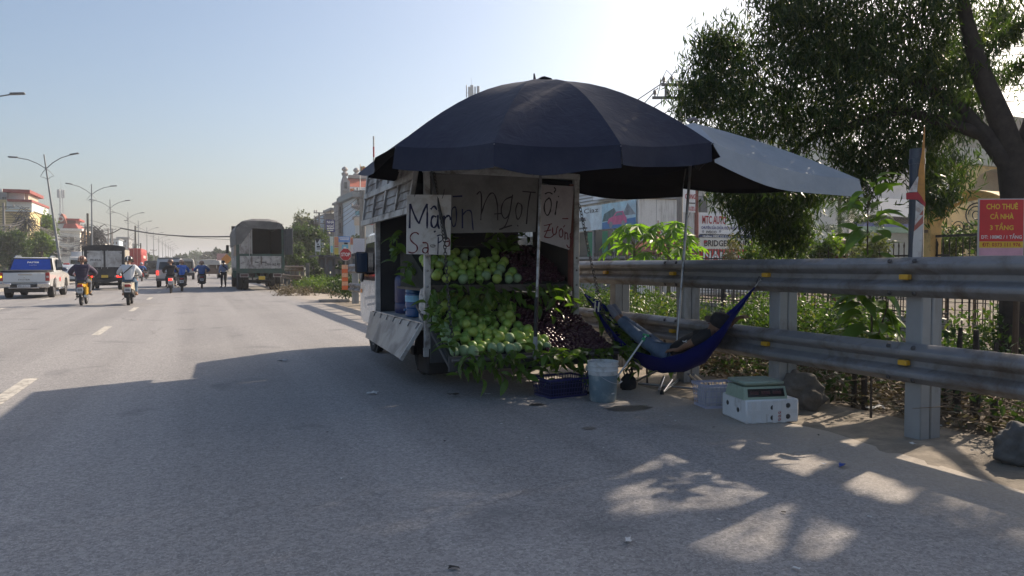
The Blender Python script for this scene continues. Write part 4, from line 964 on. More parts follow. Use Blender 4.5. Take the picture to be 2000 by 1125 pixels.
# the second one: silver outside, black inside, four cornered
SILV = fabric('silver_canopy', (.30, .33, .37), (.38, .41, .45), .5)
pb2 = onX(1318, 655, 4.86); PB = Vector((pb2.x, pb2.y, 0))
u2 = thing('umbrella', 'square silver-coated umbrella with black underside over the hammock', 'umbrella', PB)
def u2c(px, py, d): return dep(px, py, d) - PB
apx2 = u2c(1354, 240, 8.4)
cor2 = [u2c(1394, 279, 7.35), u2c(1678, 350, 8.2), u2c(1334, 364, 9.9), u2c(1045, 332, 8.8)]
umbrella(u2, apx2, cor2, lambda u: (u, .75 * u + .25 * u * u), SILV, BLKF, [.20, .03, .15, 0], .10, [.05, .0, .0, .0], 13, .03)
part('pole', MB().tube([(0, 0, .15), (apx2.x * .5, apx2.y * .5, 1.5), (apx2.x, apx2.y, apx2.z - .03)], .016, 10), POLE, u2)
part('cord', MB().tube([apx2 + Vector((-.08, 0, .02)), apx2 + Vector((0, 0, .05)), apx2 + Vector((.05, 0, .03))], .02, 6), M('grey_rag', (.25, .22, .23), .9), u2)
# ================================================================ people
SKIN = M('skin', (.32, .17, .10), .55, 0, .08, 8); SKIND = M('skin_dark', (.22, .12, .075), .55, 0, .08, 8)  # two even skin tones, the second darker
def skinmesh(name, nodes, edges, mat, parent, root=0, sub=2):
    """limbs grown round a joint graph: nodes [(pos, r) or (pos, (rx, ry))]"""
    me = bpy.data.meshes.new(name); me.from_pydata([tuple(n[0]) for n in nodes], edges, [])
    o = link(name, me, mat, parent); md = o.modifiers.new('skin', 'SKIN'); md.use_smooth_shade = True; md.branch_smoothing = .3
    sk = me.skin_vertices[0].data
    for i, n in enumerate(nodes):
        r = n[1]; sk[i].radius = r if isinstance(r, tuple) else (r, r); sk[i].use_root = (i == root)
    sb = o.modifiers.new('smooth', 'SUBSURF'); sb.levels = sub; sb.render_levels = sub
    return o
def hand_nodes(wr, d, up, s=1.):
    """palm and five bent fingers growing from the wrist along d; returns nodes and edges with -1 standing for the wrist"""
    d = Vector(d).normalized(); up = (Vector(up) - d * Vector(up).dot(d)).normalized(); sd = d.cross(up)
    nd = [(wr + d * .045 * s, (.033 * s, .018 * s)), (wr + d * .085 * s, (.034 * s, .016 * s))]; ed = [(-1, 0), (0, 1)]
    for k, (o, l) in enumerate(((-.030, .062), (-.010, .075), (.010, .070), (.029, .055))):
        a = wr + d * .09 * s + sd * o * s; b = a + d * l * .55 * s - up * .012 * s; c = b + d * l * .35 * s - up * .03 * s; i = len(nd)
        nd += [(a, .0095 * s), (b, .0085 * s), (c, .007 * s)]; ed += [(1, i), (i, i + 1), (i + 1, i + 2)]
    a = wr + d * .035 * s - sd * .035 * s; b = a + d * .03 * s - sd * .02 * s - up * .01 * s; c = b + d * .028 * s - up * .012 * s; i = len(nd)
    nd += [(a, .011 * s), (b, .0095 * s), (c, .008 * s)]; ed += [(0, i), (i, i + 1), (i + 1, i + 2)]
    return nd, ed
def human(t, J, top, legs, shoes, skin=SKIN, topname='jacket', puff=1., hat=None, hatname='helmet', sleeve='wr', hair=None, face=True, legname='trousers', hands=True, seat=1., body_sub=1):
    """J: joint name -> Vector in the thing's space. Builds one continuous body, then clothing over it as children."""
    nd, ix, ed = [], {}, []
    def N(k, p, r): ix[k] = len(nd); nd.append((Vector(p), r))
    N('pel', J['pel'], (.11, .09)); N('wai', J['wai'], (.10, .078)); N('che', J['che'], (.105, .08)); N('nek', J['nek'], .052)
    hd = (J['hea'] - J['nek']).normalized(); f = J['fac'].normalized()
    N('jaw', J['hea'] - hd * .045 + f * .018, (.062, .07)); N('cra', J['hea'] + hd * .035, (.074, .086)); N('top', J['hea'] + hd * .10, (.05, .06))
    ed += [('pel', 'wai'), ('wai', 'che'), ('che', 'nek'), ('nek', 'jaw'), ('jaw', 'cra'), ('cra', 'top')]
    if face:
        N('nos', J['hea'] - hd * .01 + f * .098, .014); ed.append(('jaw', 'nos'))
    for s in 'LR':
        N('sho' + s, J['sho' + s], .055); N('elb' + s, J['elb' + s], .043); N('wri' + s, J['wri' + s], .028); ed += [('che', 'sho' + s), ('sho' + s, 'elb' + s), ('elb' + s, 'wri' + s)]
        N('hip' + s, J['hip' + s], .085); N('kne' + s, J['kne' + s], .058); N('ank' + s, J['ank' + s], .038); N('toe' + s, J['toe' + s], (.032, .022)); ed += [('pel', 'hip' + s), ('hip' + s, 'kne' + s), ('kne' + s, 'ank' + s), ('ank' + s, 'toe' + s)]
    E = [(ix[a], ix[b]) for a, b in ed]
    if hands:
        for s in 'LR':
            hn, he = hand_nodes(J['wri' + s], J['wri' + s] - J['elb' + s] if 'han' + s not in J else J['han' + s], (0, 0, 1)); k = len(nd); nd += hn
            E += [(ix['wri' + s] if a < 0 else a + k, b + k) for a, b in he]
    body = skinmesh('body', nd, E, skin, t, 0, body_sub)
    # clothing
    def cl(name, ks, es, mat, sub=2):
        lst = list(ks); m = {k: i for i, k in enumerate(lst)}
        return skinmesh(name, [ks[k] for k in lst], [(m[a], m[b]) for a, b in es], mat, t, 0, sub)
    p = puff; ks = {'wai': (J['wai'], (.145 * p, .115 * p)), 'pel': (J['pel'] + (J['pel'] - J['wai']) * .25, (.15 * p, .125 * p)), 'che': (J['che'], (.165 * p, .125 * p)), 'nek': (J['nek'] - (J['nek'] - J['che']) * .18, .07)}
    es = [('wai', 'pel'), ('wai', 'che'), ('che', 'nek')]
    for s in 'LR':
        ks['sho' + s] = (J['sho' + s], .075 * p); ks['elb' + s] = (J['elb' + s], .06 * p); es += [('che', 'sho' + s), ('sho' + s, 'elb' + s)]
        if sleeve == 'wr': ks['wri' + s] = (J['wri' + s] * .93 + J['elb' + s] * .07, .045 * p); es.append(('elb' + s, 'wri' + s))
    cl(topname, ks, es, top)
    ks = {'pel': (J['pel'], (.135 * seat, .118 * seat))}; es = []
    for s in 'LR':
        ks['hip' + s] = (J['hip' + s], .10); ks['kne' + s] = (J['kne' + s], .075); ks['ank' + s] = (J['ank' + s] * .93 + J['kne' + s] * .07, .056); es += [('pel', 'hip' + s), ('hip' + s, 'kne' + s), ('kne' + s, 'ank' + s)]
    cl(legname, ks, es, legs)
    for s in 'LR':
        d = (J['toe' + s] - J['ank' + s]); skinmesh('shoe' if shoes is not None else 'foot', [(J['ank' + s], .05), (J['ank' + s] + d * .6, (.05, .036)), (J['toe' + s] + d * .12, (.042, .026))], [(0, 1), (1, 2)], shoes or skin, t)
    c = J['hea'] + hd * .03
    q = hd.to_track_quat('Z', 'Y').to_matrix().to_4x4()
    if hat is not None:
        mb = MB(); mb.lathe([(.128, -.045), (.135, -.03), (.137, .02), (.122, .075), (.085, .115), (.03, .133), (.0, .135)], 18)
        h = part(hatname, mb.xf(Matrix.Translation(c) @ q), hat, t)
        vz = MB(); a0 = f - hd * f.dot(hd); a0.normalize(); sd = hd.cross(a0)
        vz.sheet([[c + a0 * (math.cos(a) * r) + sd * (math.sin(a) * r) + hd * (-.012 - (r - .13) * .35) for a in [i * .3 for i in range(-4, 5)]] for r in (.13, .16, .185)], .006); part('visor', vz, hat, h)
        st = MB(); st.tube([c + sd * .12 - hd * .03, c + sd * .075 - hd * .12 + a0 * .05, c - hd * .155 + a0 * .06, c - sd * .075 - hd * .12 + a0 * .05, c - sd * .12 - hd * .03], .006, 5); part('chin_strap', st, MATS['dark_steel'], h)
    if hair is not None:
        mb = MB(); mb.lathe([(.088, -.05), (.10, -.01), (.102, .03), (.088, .075), (.05, .102), (0, .108)], 14); part('hair', mb.xf(Matrix.Translation(c - f * .014) @ q), hair, t)
    if face:
        sd = hd.cross(f)
        for s in (-1, 1):
            e = J['hea'] + hd * .012 + f * .084 + sd * .031 * s; part('eye', MB().ball(e, (.011, .011, .008), 8, 6), M('eye', (.05, .03, .02), .2), t)
            part('ear', MB().ball(J['hea'] + sd * .082 * s - f * .008, (.018, .022, .032), 8, 6), skin, t)
        part('mouth', MB().ball(J['hea'] - hd * .052 + f * .082, (.026, .008, .007), 8, 5), M('lips', (.20, .075, .06), .5), t)
    return body
def V(*a): return Vector(a)

# ---------------------------------------------------------------- hammock with the sleeper
HL, HR = V(4.36, 7.92, 0), V(5.00, 5.80, 0)
hdir = (HR - HL).normalized(); hn = V(-hdir.y, hdir.x, 0)
if hn.y > 0: hn = -hn                                         # hn points to the camera side
def hp(px, py, o=0.): return onPlane(px, py, HL + hn * o, hn)
HAM = fabric('hammock_cloth', (.004, .009, .115), (.006, .013, .15), .8, sheen=0, spec=.15)
ht = thing('hammock', 'royal blue cloth hammock slung between the truck and the guardrail', 'hammock', hp(1310, 730))
ho = ht.location.copy()
near = [(1141, 574), (1160, 592), (1180, 625), (1205, 655), (1237, 684), (1265, 694), (1292, 699), (1333, 691), (1376, 667), (1405, 643), (1429, 615), (1450, 590), (1474, 560)]
low = [(1141, 576), (1158, 606), (1180, 655), (1205, 684), (1240, 712), (1275, 728), (1308, 735), (1345, 732), (1385, 712), (1413, 675), (1437, 632), (1455, 600), (1475, 562)]
far = [(1142, 573), (1166, 586), (1190, 602), (1215, 632), (1245, 655), (1270, 668), (1300, 672), (1340, 664), (1380, 646), (1410, 618), (1432, 600), (1452, 582), (1475, 558)]
wid = [.01, .08, .16, .22, .25, .26, .27, .27, .26, .23, .15, .08, .01]
rows = []
for a, b, c, wq in zip(near, low, far, wid):
    A, B, C = hp(*a, wq), hp(*b, 0), hp(*c, -wq); r = []
    for i in range(13):
        s = i / 12; q = (A * (1 - s) + C * s); top = q.z
        k = 1 - abs(2 * s - 1) ** 2.2; x = q.copy(); x.z = top + (B.z - min(A.z, C.z)) * k + .006 * math.sin(s * 40 + a[0])
        r.append(x - ho)
    rows.append(r)
part('cloth', MB().sheet(rows, .004), HAM, ht, smooth=80)
mb = MB(); mb.tube([hp(1141, 574) - ho, hp(1136, 566, .02) - ho, L_(V(TX, TY, 0) + V(.93, -.02, 1.12)) + V(TX, TY, 0) - ho], .008, 6); part('end_cord', mb, M('grey_cord', (.4, .39, .37), .8), ht)
mb = MB(); mb.tube([hp(1474, 561) - ho, hp(1480, 553) - ho, V(5.06, 5.66, 1.22) - ho], .007, 6); part('end_cord', mb, MATS['grey_cord'], ht)
mb = MB(); mb.tube([V(5.04, 5.70, 1.17) - ho, V(5.02, 5.68, 1.20) - ho, V(5.03, 5.66, 1.25) - ho, V(5.05, 5.64, 1.22) - ho], .006, 6); part('hook', mb, DARKS, ht)
for k in (0, 1):
    q = hp(1163 + 7 * k, 590, .30) - ho; part('strap', MB().bar(q, q + V(-.01, -.0, -.11), .004, .018), M('pale_strap', (.5, .5, .42), .7), ht)
# the man
pt = thing('person', 'person asleep in the blue hammock wearing a black cap, black top and blue jeans', 'person', hp(1300, 700)); po = pt.location.copy()
def mp_(px, py, o=0.): return hp(px, py, o) - po
J = dict(pel=mp_(1303, 690), wai=mp_(1330, 686), che=mp_(1364, 668), nek=mp_(1390, 650), hea=mp_(1404, 636), hipL=mp_(1297, 690, .09), hipR=mp_(1297, 688, -.09), kneL=mp_(1247, 657, .10), kneR=mp_(1250, 650, -.08),
         ankL=mp_(1206, 622, .05), ankR=mp_(1210, 618, -.05), toeL=mp_(1190, 598, .05), toeR=mp_(1199, 596, -.05), shoL=mp_(1378, 656, .16), shoR=mp_(1380, 652, -.17), elbL=mp_(1350, 670, .24), wriL=mp_(1325, 684, .14), elbR=mp_(1424, 622, -.20), wriR=mp_(1436, 622, -.04),
         fac=(-hdir * .62 + V(0, 0, .62) + hn * .35), hanR=V(.02, .12, .03) + hdir * -.2, hanL=-hdir)
J['elbR'] = mp_(1416, 642, -.20); J['wriR'] = mp_(1436, 624, -.06); J['hanR'] = hdir + V(0, 0, .45)
JEAN = M('jeans', (.085, .125, .185), .85, 0, .22, 10, .8, 14); BLK = M('black_cloth', (.010, .010, .012), .85, 0, .2, 12, .7, 14)
SOCK = M('grey_sock', (.14, .15, .19), .9, 0, .15, 20, .3, 80)
human(pt, J, BLK, JEAN, SOCK, SKIND, 'sweater', .92, None, sleeve='elb', body_sub=2)
hd = (J['hea'] - J['nek']).normalized(); q = (hd * .8 + V(0, 0, .6)).normalized(); c = J['hea'] + q * .035
cap = part('cap', MB().lathe([(.098, -.03), (.108, .0), (.112, .03), (.095, .075), (.05, .10), (0, .104)], 16).xf(Matrix.Translation(c) @ q.to_track_quat('Z', 'Y').to_matrix().to_4x4()), BLK, pt)
a0 = (J['fac'] - q * J['fac'].dot(q)).normalized(); sd = q.cross(a0)
part('visor', MB().sheet([[c + a0 * math.cos(a) * r + sd * math.sin(a) * r - q * .008 for a in [i * .28 for i in range(-3, 4)]] for r in (.10, .135, .165)], .005), BLK, cap)
for o_, (a, b) in enumerate((((1336, 668), (1343, 664)), ((1334, 666), (1343, 668)))): part('sleeve_stripe', MB().ribbon([mp_(*a, .25), mp_(*b, .25)], .01, hn, .01), M('stripe_white', (.6, .6, .6), .7), pt)

# ---------------------------------------------------------------- stand, bucket, crate and the rest on the ground by the rail
STL = M('stand_steel', (.45, .45, .46), .3, .85, .1, 9)
t = thing('hammock_stand', 'folding tubular steel stand under the hammock', 'stand', (4.62, 6.85, 0))
def g_(px, py, z=.015): return onZ(px, py, z) - V(4.62, 6.85, 0)
top1 = hp(1305, 728, .0) - V(4.62, 6.85, .05); top2 = hp(1355, 722, -.05) - V(4.62, 6.85, .05)
for pts in ([g_(1293, 768), top1 + V(.05, 0, -.03)], [g_(1287, 763), top1 + V(-.02, .05, 0)], [g_(1382, 753), top2], [g_(1374, 757), top2 + V(-.05, .02, 0)], [g_(1247, 749), g_(1382, 762)], [g_(1240, 745), top1 + V(-.12, .02, .08)], [g_(1293, 768), g_(1330, 738)]):
    part('tube', MB().tube(pts, .013, 8), STL, t)
for p in (g_(1293, 768), g_(1382, 753)): part('rubber_foot', MB().lathe([(.02, -.012), (.022, .02), (.015, .03)], 10, p), RUB, t)
t = thing('stool', 'low black metal frame stool behind the bucket under the plum tray', 'stool', (4.55, 7.35, 0))
part('seat', MB().box(-.22, .22, -.18, .18, .40, .43, .006), DARKS, t)
for x in (-.2, .2):
    for y in (-.16, .16): part('leg', MB().tube([(x, y, .4), (x * 1.05, y * 1.05, 0)], .012, 7), DARKS, t)
b = onZ(1189, 788, 0); bk = thing('bucket', 'worn blue paint bucket with a white upper band standing on the asphalt', 'bucket', (b.x + .02, b.y + .15, 0), .4)
BKB = M('bucket_blue', (.13, .19, .23), .5, 0, .14, 7, .05, 40, (.34, .38, .38), 5, .5); BKW = M('bucket_white', (.52, .54, .55), .5, 0, .06, 7, 0, 40, (.30, .29, .27), 8, .45)
mb = MB(); mb.lathe([(.0, .004), (.122, .002), (.132, .02), (.146, .275), (.143, .275), (.128, .02), (.0, .016)], 32, cap=False); part('bucket_wall', mb, BKB, bk)
mb = MB(); mb.lathe([(.1465, .268), (.149, .272), (.149, .305), (.156, .308), (.156, .316), (.150, .32), (.151, .352), (.158, .355), (.158, .363), (.153, .366), (.155, .395), (.158, .398), (.155, .402), (.149, .40), (.145, .27)], 32, closed=True); part('rim_band', mb, BKW, bk)
part('bail', MB().tube([V(math.sin(a) * .155, -math.cos(a) * .155 - .012 - .02 * math.cos(a), .315 - .12 * math.cos(a)) for a in [i * .15 for i in range(-10, 11)]], .0025, 5), STL, bk)
part('bail_grip', MB().tube([V(.02, -.188, .196), V(.075, -.176, .206)], .007, 8), M('grip_white', (.6, .6, .58), .5), bk)
part('print_mark', MB().loft([[V(math.sin(a) * rr, -math.cos(a) * rr, z) for a in (-.25, -.15, -.05, .05)] for z, rr in ((.085, .1372), (.098, .138))], closed=False), M('print_white', (.55, .58, .58), .6, 0, .4, 60), bk)
wv = onZ(1225, 797, .003); 
def puddle(px, py, w_, d_, seed):
    c = onZ(px, py, .004); rnd = random.Random(seed); n = 28
    pts = [(c.x + math.cos(2 * PI * k / n) * w_ * (1 + rnd.uniform(-.25, .25)), c.y + math.sin(2 * PI * k / n) * d_ * (1 + rnd.uniform(-.25, .25)), .0045) for k in range(n)]
    o = struct('wet_patch', MB().add(pts, [tuple(range(n))]), WET); return o
WET = M('wet_asphalt', (.030, .031, .034), .35, 0, .3, 30, .3, 90)
puddle(1225, 797, .24, .12, 1); puddle(1150, 836, .06, .05, 2); puddle(1048, 790, .07, .06, 3)
for i in range(3):
    mb = MB(); L, Rr = [], []
    for k in range(26):
        x = 2.6 - k * .36; y = 26.3 + .19 * (2.6 - x) + R.uniform(-.03, .03) - i * (9.2 + i) ; L.append((x, y, .0035)); Rr.append((x, y + R.uniform(.015, .045), .0035))
    if i == 0: struct('pavement_joint', mb.sheet([L, Rr]), M('joint_tar', (.05, .05, .05), .9, 0, .3, 9))
mop0 = bk.location + V(.08, .03, .10)
t = thing('mop_handle', 'white pole with green fittings leaning out of the blue bucket', 'pole', mop0); e = hp(1262, 655, .32) - mop0
GRN = M('green_plastic', (.02, .30, .12), .4)
part('pole', MB().tube([(0, 0, 0), e], .009, 10), M('pole_white', (.62, .63, .62), .4), t)
part('collar', MB().tube([e * .90, e * .945], .019, 10), GRN, t); part('head_block', MB().tube([e - RGT * .035 + V(0, 0, .01), e + RGT * .03 + V(0, 0, -.005)], .013, 8), GRN, t); part('hook', MB().tube([e + RGT * .03, e + RGT * .055 - V(0, 0, .015)], .006, 6), DARKS, t)
def basket(t, w_, d_, h_, mat, nx, nz, flare=.03):
    """open lattice crate: rims, bottom and every bar"""
    for z, k in ((0, 0), (h_ - .012, 1)):
        f = flare * k; part('rim', MB().loft([[(-w_ - f - o, -d_ - f - o, z), (w_ + f + o, -d_ - f - o, z), (w_ + f + o, d_ + f + o, z), (-w_ - f - o, d_ + f + o, z)] for o, z in ((0, z), (.008, z), (.008, z + .022), (0, z + .022))] + [], cap=False), mat, t)
    part('base', MB().box(-w_, w_, -d_, d_, .0, .008), mat, t)
    bars = MB()
    for sy in (-1, 1):
        for i in range(nx + 1):
            x = -w_ + 2 * w_ * i / nx; k = (w_ + flare) / w_; bars.bar((x, sy * d_, .01), (x * k, sy * (d_ + flare), h_), .006, .006)
        for j in range(1, nz): z = h_ * j / nz; f = flare * j / nz; bars.bar((-w_ - f, sy * (d_ + f), z), (w_ + f, sy * (d_ + f), z), .007, .006)
    n2 = max(3, int(nx * d_ / w_))
    for sx in (-1, 1):
        for i in range(n2 + 1):
            y = -d_ + 2 * d_ * i / n2; k = (d_ + flare) / d_; bars.bar((sx * w_, y, .01), (sx * (w_ + flare), y * k, h_), .006, .006)
        for j in range(1, nz): z = h_ * j / nz; f = flare * j / nz; bars.bar((sx * (w_ + f), -d_ - f, z), (sx * (w_ + f), d_ + f, z), .007, .006)
    part('lattice', bars, mat, t, stuff=True)
c1 = onZ(1108, 776); ct = thing('crate', 'dark blue plastic lattice crate on the asphalt behind the bucket', 'crate', (c1.x, c1.y + .15, 0), .12); basket(ct, .22, .15, .19, M('crate_blue', (.012, .016, .10), .5, 0, .1, 8), 14, 4)
part('carton', MB().box(-.19, .19, -.12, .12, .01, .15), M('crate_inner', (.012, .014, .045), .9), ct)
c1 = onZ(1158, 770); t = thing('jar', 'glass jar with pale label standing between the crate and bucket', 'jar', (c1.x - .01, c1.y + .05, 0))
part('jar_wall', MB().lathe([(.045, 0), (.05, .01), (.05, .20), (.03, .235), (.03, .25)], 16), glass('jar_dark', (.03, .03, .035), .1), t); part('label', MB().lathe([(.0506, .03), (.0508, .12)], 16, cap=False), M('jar_label', (.38, .36, .32), .7, 0, .2, 20), t); part('lid', MB().lathe([(.04, .25), (.042, .255), (.042, .30), (.0, .302)], 14), M('lid_pale', (.45, .44, .42), .3, 0, .3, 20), t)
c1 = onZ(1232, 762); t = thing('bag', 'small black carrier bag slumped on the ground right of the bucket', 'bag', (c1.x, c1.y + .05, 0)); part('bag_body', MB().loft([[(math.cos(a * PI / 6) * r + R.uniform(-.008, .008), math.sin(a * PI / 6) * r * .62 + R.uniform(-.008, .008), z + R.uniform(-.006, .006)) for a in range(12)] for r, z in ((.075, .0), (.095, .02), (.10, .07), (.08, .12), (.05, .155), (.035, .17))]), BLK, t)
for x in (-.045, .03): part('handle', MB().tube([(x, 0, .15), (x - .015, .01, .21), (x + .02, .01, .235), (x + .035, 0, .15)], .008, 6), BLK, t)
c1 = onZ(1262, 722); t = thing('plastic_bag', 'crumpled clear plastic bag lying under the hammock', 'bag', (c1.x, c1.y + .2, 0)); part('bag_body', MB().ball((0, 0, .05), (.11, .08, .07), 16, 10, .22), M('clear_film', (.42, .43, .44), .2, 0, .25, 20, .5, 50), t)
# foam box, scale, bag of carriers, pale basket
FOAM = M('foam', (.60, .61, .62), .8, 0, .05, 6, .25, 90, (.36, .34, .32), 9, .16, streak=2)
A, B, C = onZ(1404, 813), onZ(1457, 829), onZ(1559, 825)
A, B, C = onZ(1403.5, 815), onZ(1457, 829), onZ(1560, 824.5)
rzb = math.atan2((C - B).y, (C - B).x); bl_ = (C - B).length; bd_ = .44
fb = thing('foam_box', 'dirty white foam box with round vent holes carrying the scale', 'box', B, rzb)
H = .205
mb = MB(); mb.box(0, bl_, 0, bd_, 0, H, .012); part('box_shell', mb, FOAM, fb)
HOLE = M('hole_inside', (.05, .05, .05), .95, 0, .2, 20)
for x, z in ((.46, .135), (.75, .150), (.46, .048), (.75, .055)): x = x * bl_ + .02; part('vent_hole', MB().lathe([(.023, -.002), (.021, .0005), (.019, -.001), (.0, -.001)], 16, (x, 0, z), 'y', cap=False), HOLE, fb)
for y, z in ((.14, .10), (.33, .13)): part('vent_hole', MB().lathe([(.023, -.002), (.021, .0005), (.019, -.001), (.0, -.001)], 16, (0, y, z), 'x', cap=False), HOLE, fb)
TAPE = M('packing_tape', (.56, .57, .575), .35, 0, .05, 12)
for x in (.10, .285, .50, .66): part('tape', MB().box(x * bl_, x * bl_ + .045, -.0025, -.0005, .004, H - .01), TAPE, fb)
part('tape', MB().box(.02, bl_ - .02, -.0035, -.0012, .082, .118), TAPE, fb)
for k in range(3): part('red_mark', MB().lathe([(.006, -.004), (.009, -.0038), (.011, -.004)], 12, (bl_ * .62, 0, .03 + .03 * k), 'y', cap=False).box(bl_ * .62 + .012, bl_ * .62 + .016, -.0045, -.0036, .025 + .03 * k, .046 + .03 * k), M('red_ink', (.30, .05, .05), .7), fb)
st_ = thing('scale', 'pale green electronic weighing scale with a dark display on the foam box', 'scale', B + V(0, 0, H), rzb)
SCG = M('scale_green', (.28, .36, .28), .45, 0, .05, 6, 0, 40, (.20, .24, .19), 5, .3)
part('housing', MB().loft([[(-.01, .02, .0), (.40, .02, .0), (.40, .36, .0), (-.01, .36, .0)], [(.0, .05, .105), (.39, .05, .105), (.385, .34, .105), (.005, .34, .105)]]), SCG, st_)
part('platter', MB().box(.005, .385, .045, .36, .118, .15, .010).box(.06, .33, .1, .3, .105, .118), M('platter_green', (.25, .32, .26), .4, .1, .05, 6, 0, 40, (.18, .21, .17), 5, .35), st_)
part('display', MB().loft([[(.03, .0233, .022), (.375, .0233, .022), (.37, .0421, .088), (.035, .0421, .088)], [(.03, .03, .022), (.375, .03, .022), (.37, .05, .088), (.035, .05, .088)]]), glass('display_dark', (.012, .010, .012), .12), st_)
for k in range(3): part('digit_window', MB().loft([[(.055 + .105 * k, .0278, .042), (.135 + .105 * k, .0278, .042), (.135 + .105 * k, .0353, .068), (.055 + .105 * k, .0353, .068)], [(.055 + .105 * k, .033, .042), (.135 + .105 * k, .033, .042), (.135 + .105 * k, .040, .068), (.055 + .105 * k, .040, .068)]]), M('digit_red', (.05, .015, .015), .3), st_)
t = thing('carrier_bags', 'bundle of crumpled clear plastic bags lying on the foam box right of scale', 'bag', B + (C - B) * .80 + V(0, .19, H)); part('bag_body', MB().ball((0, 0, .035), (.10, .10, .042), 18, 10, .14), MATS['clear_film'], t)
c1 = onZ(1392, 797); t = thing('basket', 'pale lilac lattice basket behind the foam box', 'basket', (c1.x + .10, c1.y + .08, 0), rzb); basket(t, .16, .12, .22, M('lilac_plastic', (.40, .40, .50), .45, 0, .06, 8), 9, 4, .02)
part('lining', MB().box(-.14, .14, -.10, .10, .01, .19), M('pale_content', (.5, .5, .52), .7, 0, .1, 12), t)
# litter
PAP = M('paper', (.55, .55, .54), .8, 0, .1, 9)
def litter(px, py, s, mat, label, seed):
    c = onZ(px, py, .006); rnd = random.Random(seed); rows = [[(i * s * .5 - s * .7 + rnd.uniform(-.2, .2) * s, j * s * .4 + rnd.uniform(-.15, .15) * s, rnd.uniform(.003, .035) * (s / .08)) for i in range(4)] for j in range(3)]
    return single('litter', MB().sheet(rows, .002), mat, label, 'litter', c, rnd.uniform(0, 3), smooth=20)
litter(730, 768, .075, PAP, 'crumpled white paper lying left of the truck rear wheel', 1); litter(556, 705, .09, M('grey_paper', (.30, .31, .32), .8), 'long grey scrap of paper on the shaded road left of the truck', 2)
litter(887, 772, .08, M('brown_scrap', (.06, .05, .04), .9), 'dark brown dry leaf scrap on the road behind the truck', 3); litter(953, 770, .035, PAP, 'small white scrap on the road behind the tailgate', 4)
litter(1651, 912, .05, M('blue_scrap', (.02, .06, .28), .5), 'flat blue plastic scrap on the asphalt below the rail post', 5); litter(1232, 1058, .035, PAP, 'white scrap on the asphalt nearest the camera, left of two', 6); litter(1556, 1110, .022, PAP, 'tiny white scrap on the asphalt at the bottom edge, right of two', 7)
litter(886, 1108, .03, M('dark_scrap', (.03, .028, .025), .9), 'small dark scrap at the bottom of the road', 8); litter(1608, 906, .02, PAP, 'tiny pale crumb beside the blue scrap', 9); litter(1786, 868, .03, PAP, 'white scrap at the foot of the near rail post', 10); litter(1706, 798, .09, M('white_cloth_scrap', (.6, .59, .56), .8), 'white cloth scrap among the dry twigs behind the rail', 11); litter(1830, 832, .05, PAP, 'white triangular scrap just right of the near post', 12); litter(1902, 880, .03, M('stone_pale', (.35, .32, .28), .9), 'pale chip of stone on the verge left of the boulder', 13)
for i, (px, py) in enumerate(((870, 862), (754, 873), (980, 828), (640, 845), (1310, 812), (1320, 822), (1395, 835), (1030, 855), (1180, 875), (1600, 850), (668, 935), (1700, 1010), (1530, 1000), (1405, 1015))):
    litter(px, py, .014, PAP if i % 3 else MATS['dark_scrap'], 'tiny crumb of litter on the shaded asphalt', 30 + i)['group'] = 'tiny crumbs on the asphalt'
# ================================================================ traffic
WPAINT = M('white_paint', (.60, .60, .59), .22, 0, .03, 3, 0, 40, (.32, .30, .27), 2.5, .32, coat=.5)
BPL = M('black_plastic', (.02, .02, .021), .6, 0, .15, 10)
CHR = M('chrome', (.55, .55, .56), .15, .95, .05, 10)
REDL = lamp_mat('tail_light_lit', (.9, .03, .02), 2.2); REDD = M('tail_light', (.30, .015, .015), .18, 0, .1, 10, coat=.5); YPL = M('yellow_plate', (.62, .42, .05), .5, 0, .1, 9); WPL = M('white_plate', (.55, .57, .6), .45, 0, .08, 9); INK = M('plate_ink', (.02, .02, .025), .6)
def plate(t, c, wd, ht, words, mat=WPL, ink=INK):
    o = part('number_plate', MB().box(c[0] - wd / 2, c[0] + wd / 2, c[1] - .006, c[1] + .006, c[2] - ht / 2, c[2] + ht / 2, .002), mat, t)
    if words: text(words, o, (c[0], c[1] - .0075, c[2]), wd * .88, ht * .6, ink)
def pxw(px, py, dx=0): p = onZ(px, py); return V(p.x + dx, p.y, 0)
# --- pickup
a, b = onZ(14, 582.5), onZ(100, 581.5); pc = (a + b) / 2
t = thing('pickup_truck', 'white pickup truck with a blue rear window and black bed cover', 'pickup', (pc.x - .03, pc.y - .75, 0), .0)
body = [(0.02, .62), (.0, .78), (.03, 1.08), (1.55, 1.12), (1.62, 1.14), (3.55, 1.12), (4.75, 1.02), (5.15, .88), (5.2, .55), (5.1, .42), (4.75, .42), (4.55, .78), (4.2, .88), (3.85, .78), (3.65, .40), (1.75, .40), (1.6, .78), (1.2, .9), (.8, .78), (.6, .48), (.12, .52)]
part('body', MB().prism(body, 'x', -.91, .91, .05), WPAINT, t)
cabp = [(1.30, 1.10), (1.75, 1.68), (1.95, 1.74), (3.2, 1.74), (4.05, 1.12)]
mb = MB(); mb.prism(cabp, 'x', -.86, .86, .04)
for i, v in enumerate(mb.v):
    k = 1 - max(0, v[2] - 1.1) * .22; mb.v[i] = (v[0] * k, v[1], v[2])
part('cabin', mb, WPAINT, t)
def quadp(name, pts, mat, parent, off=.01, n=(0, -1, 0), label=None):
    n = Vector(n).normalized() * off; pts = [Vector(p) for p in pts]
    return part(name, MB().loft([[p + n for p in pts], [p - n for p in pts]]), mat, parent, label, smooth=0)
rn = (0, -.78, .6)
quadp('rear_frame', [(-.86, 1.30, 1.12), (.86, 1.30, 1.12), (.72, 1.74, 1.70), (-.72, 1.74, 1.70)], BPL, t, .012, rn)
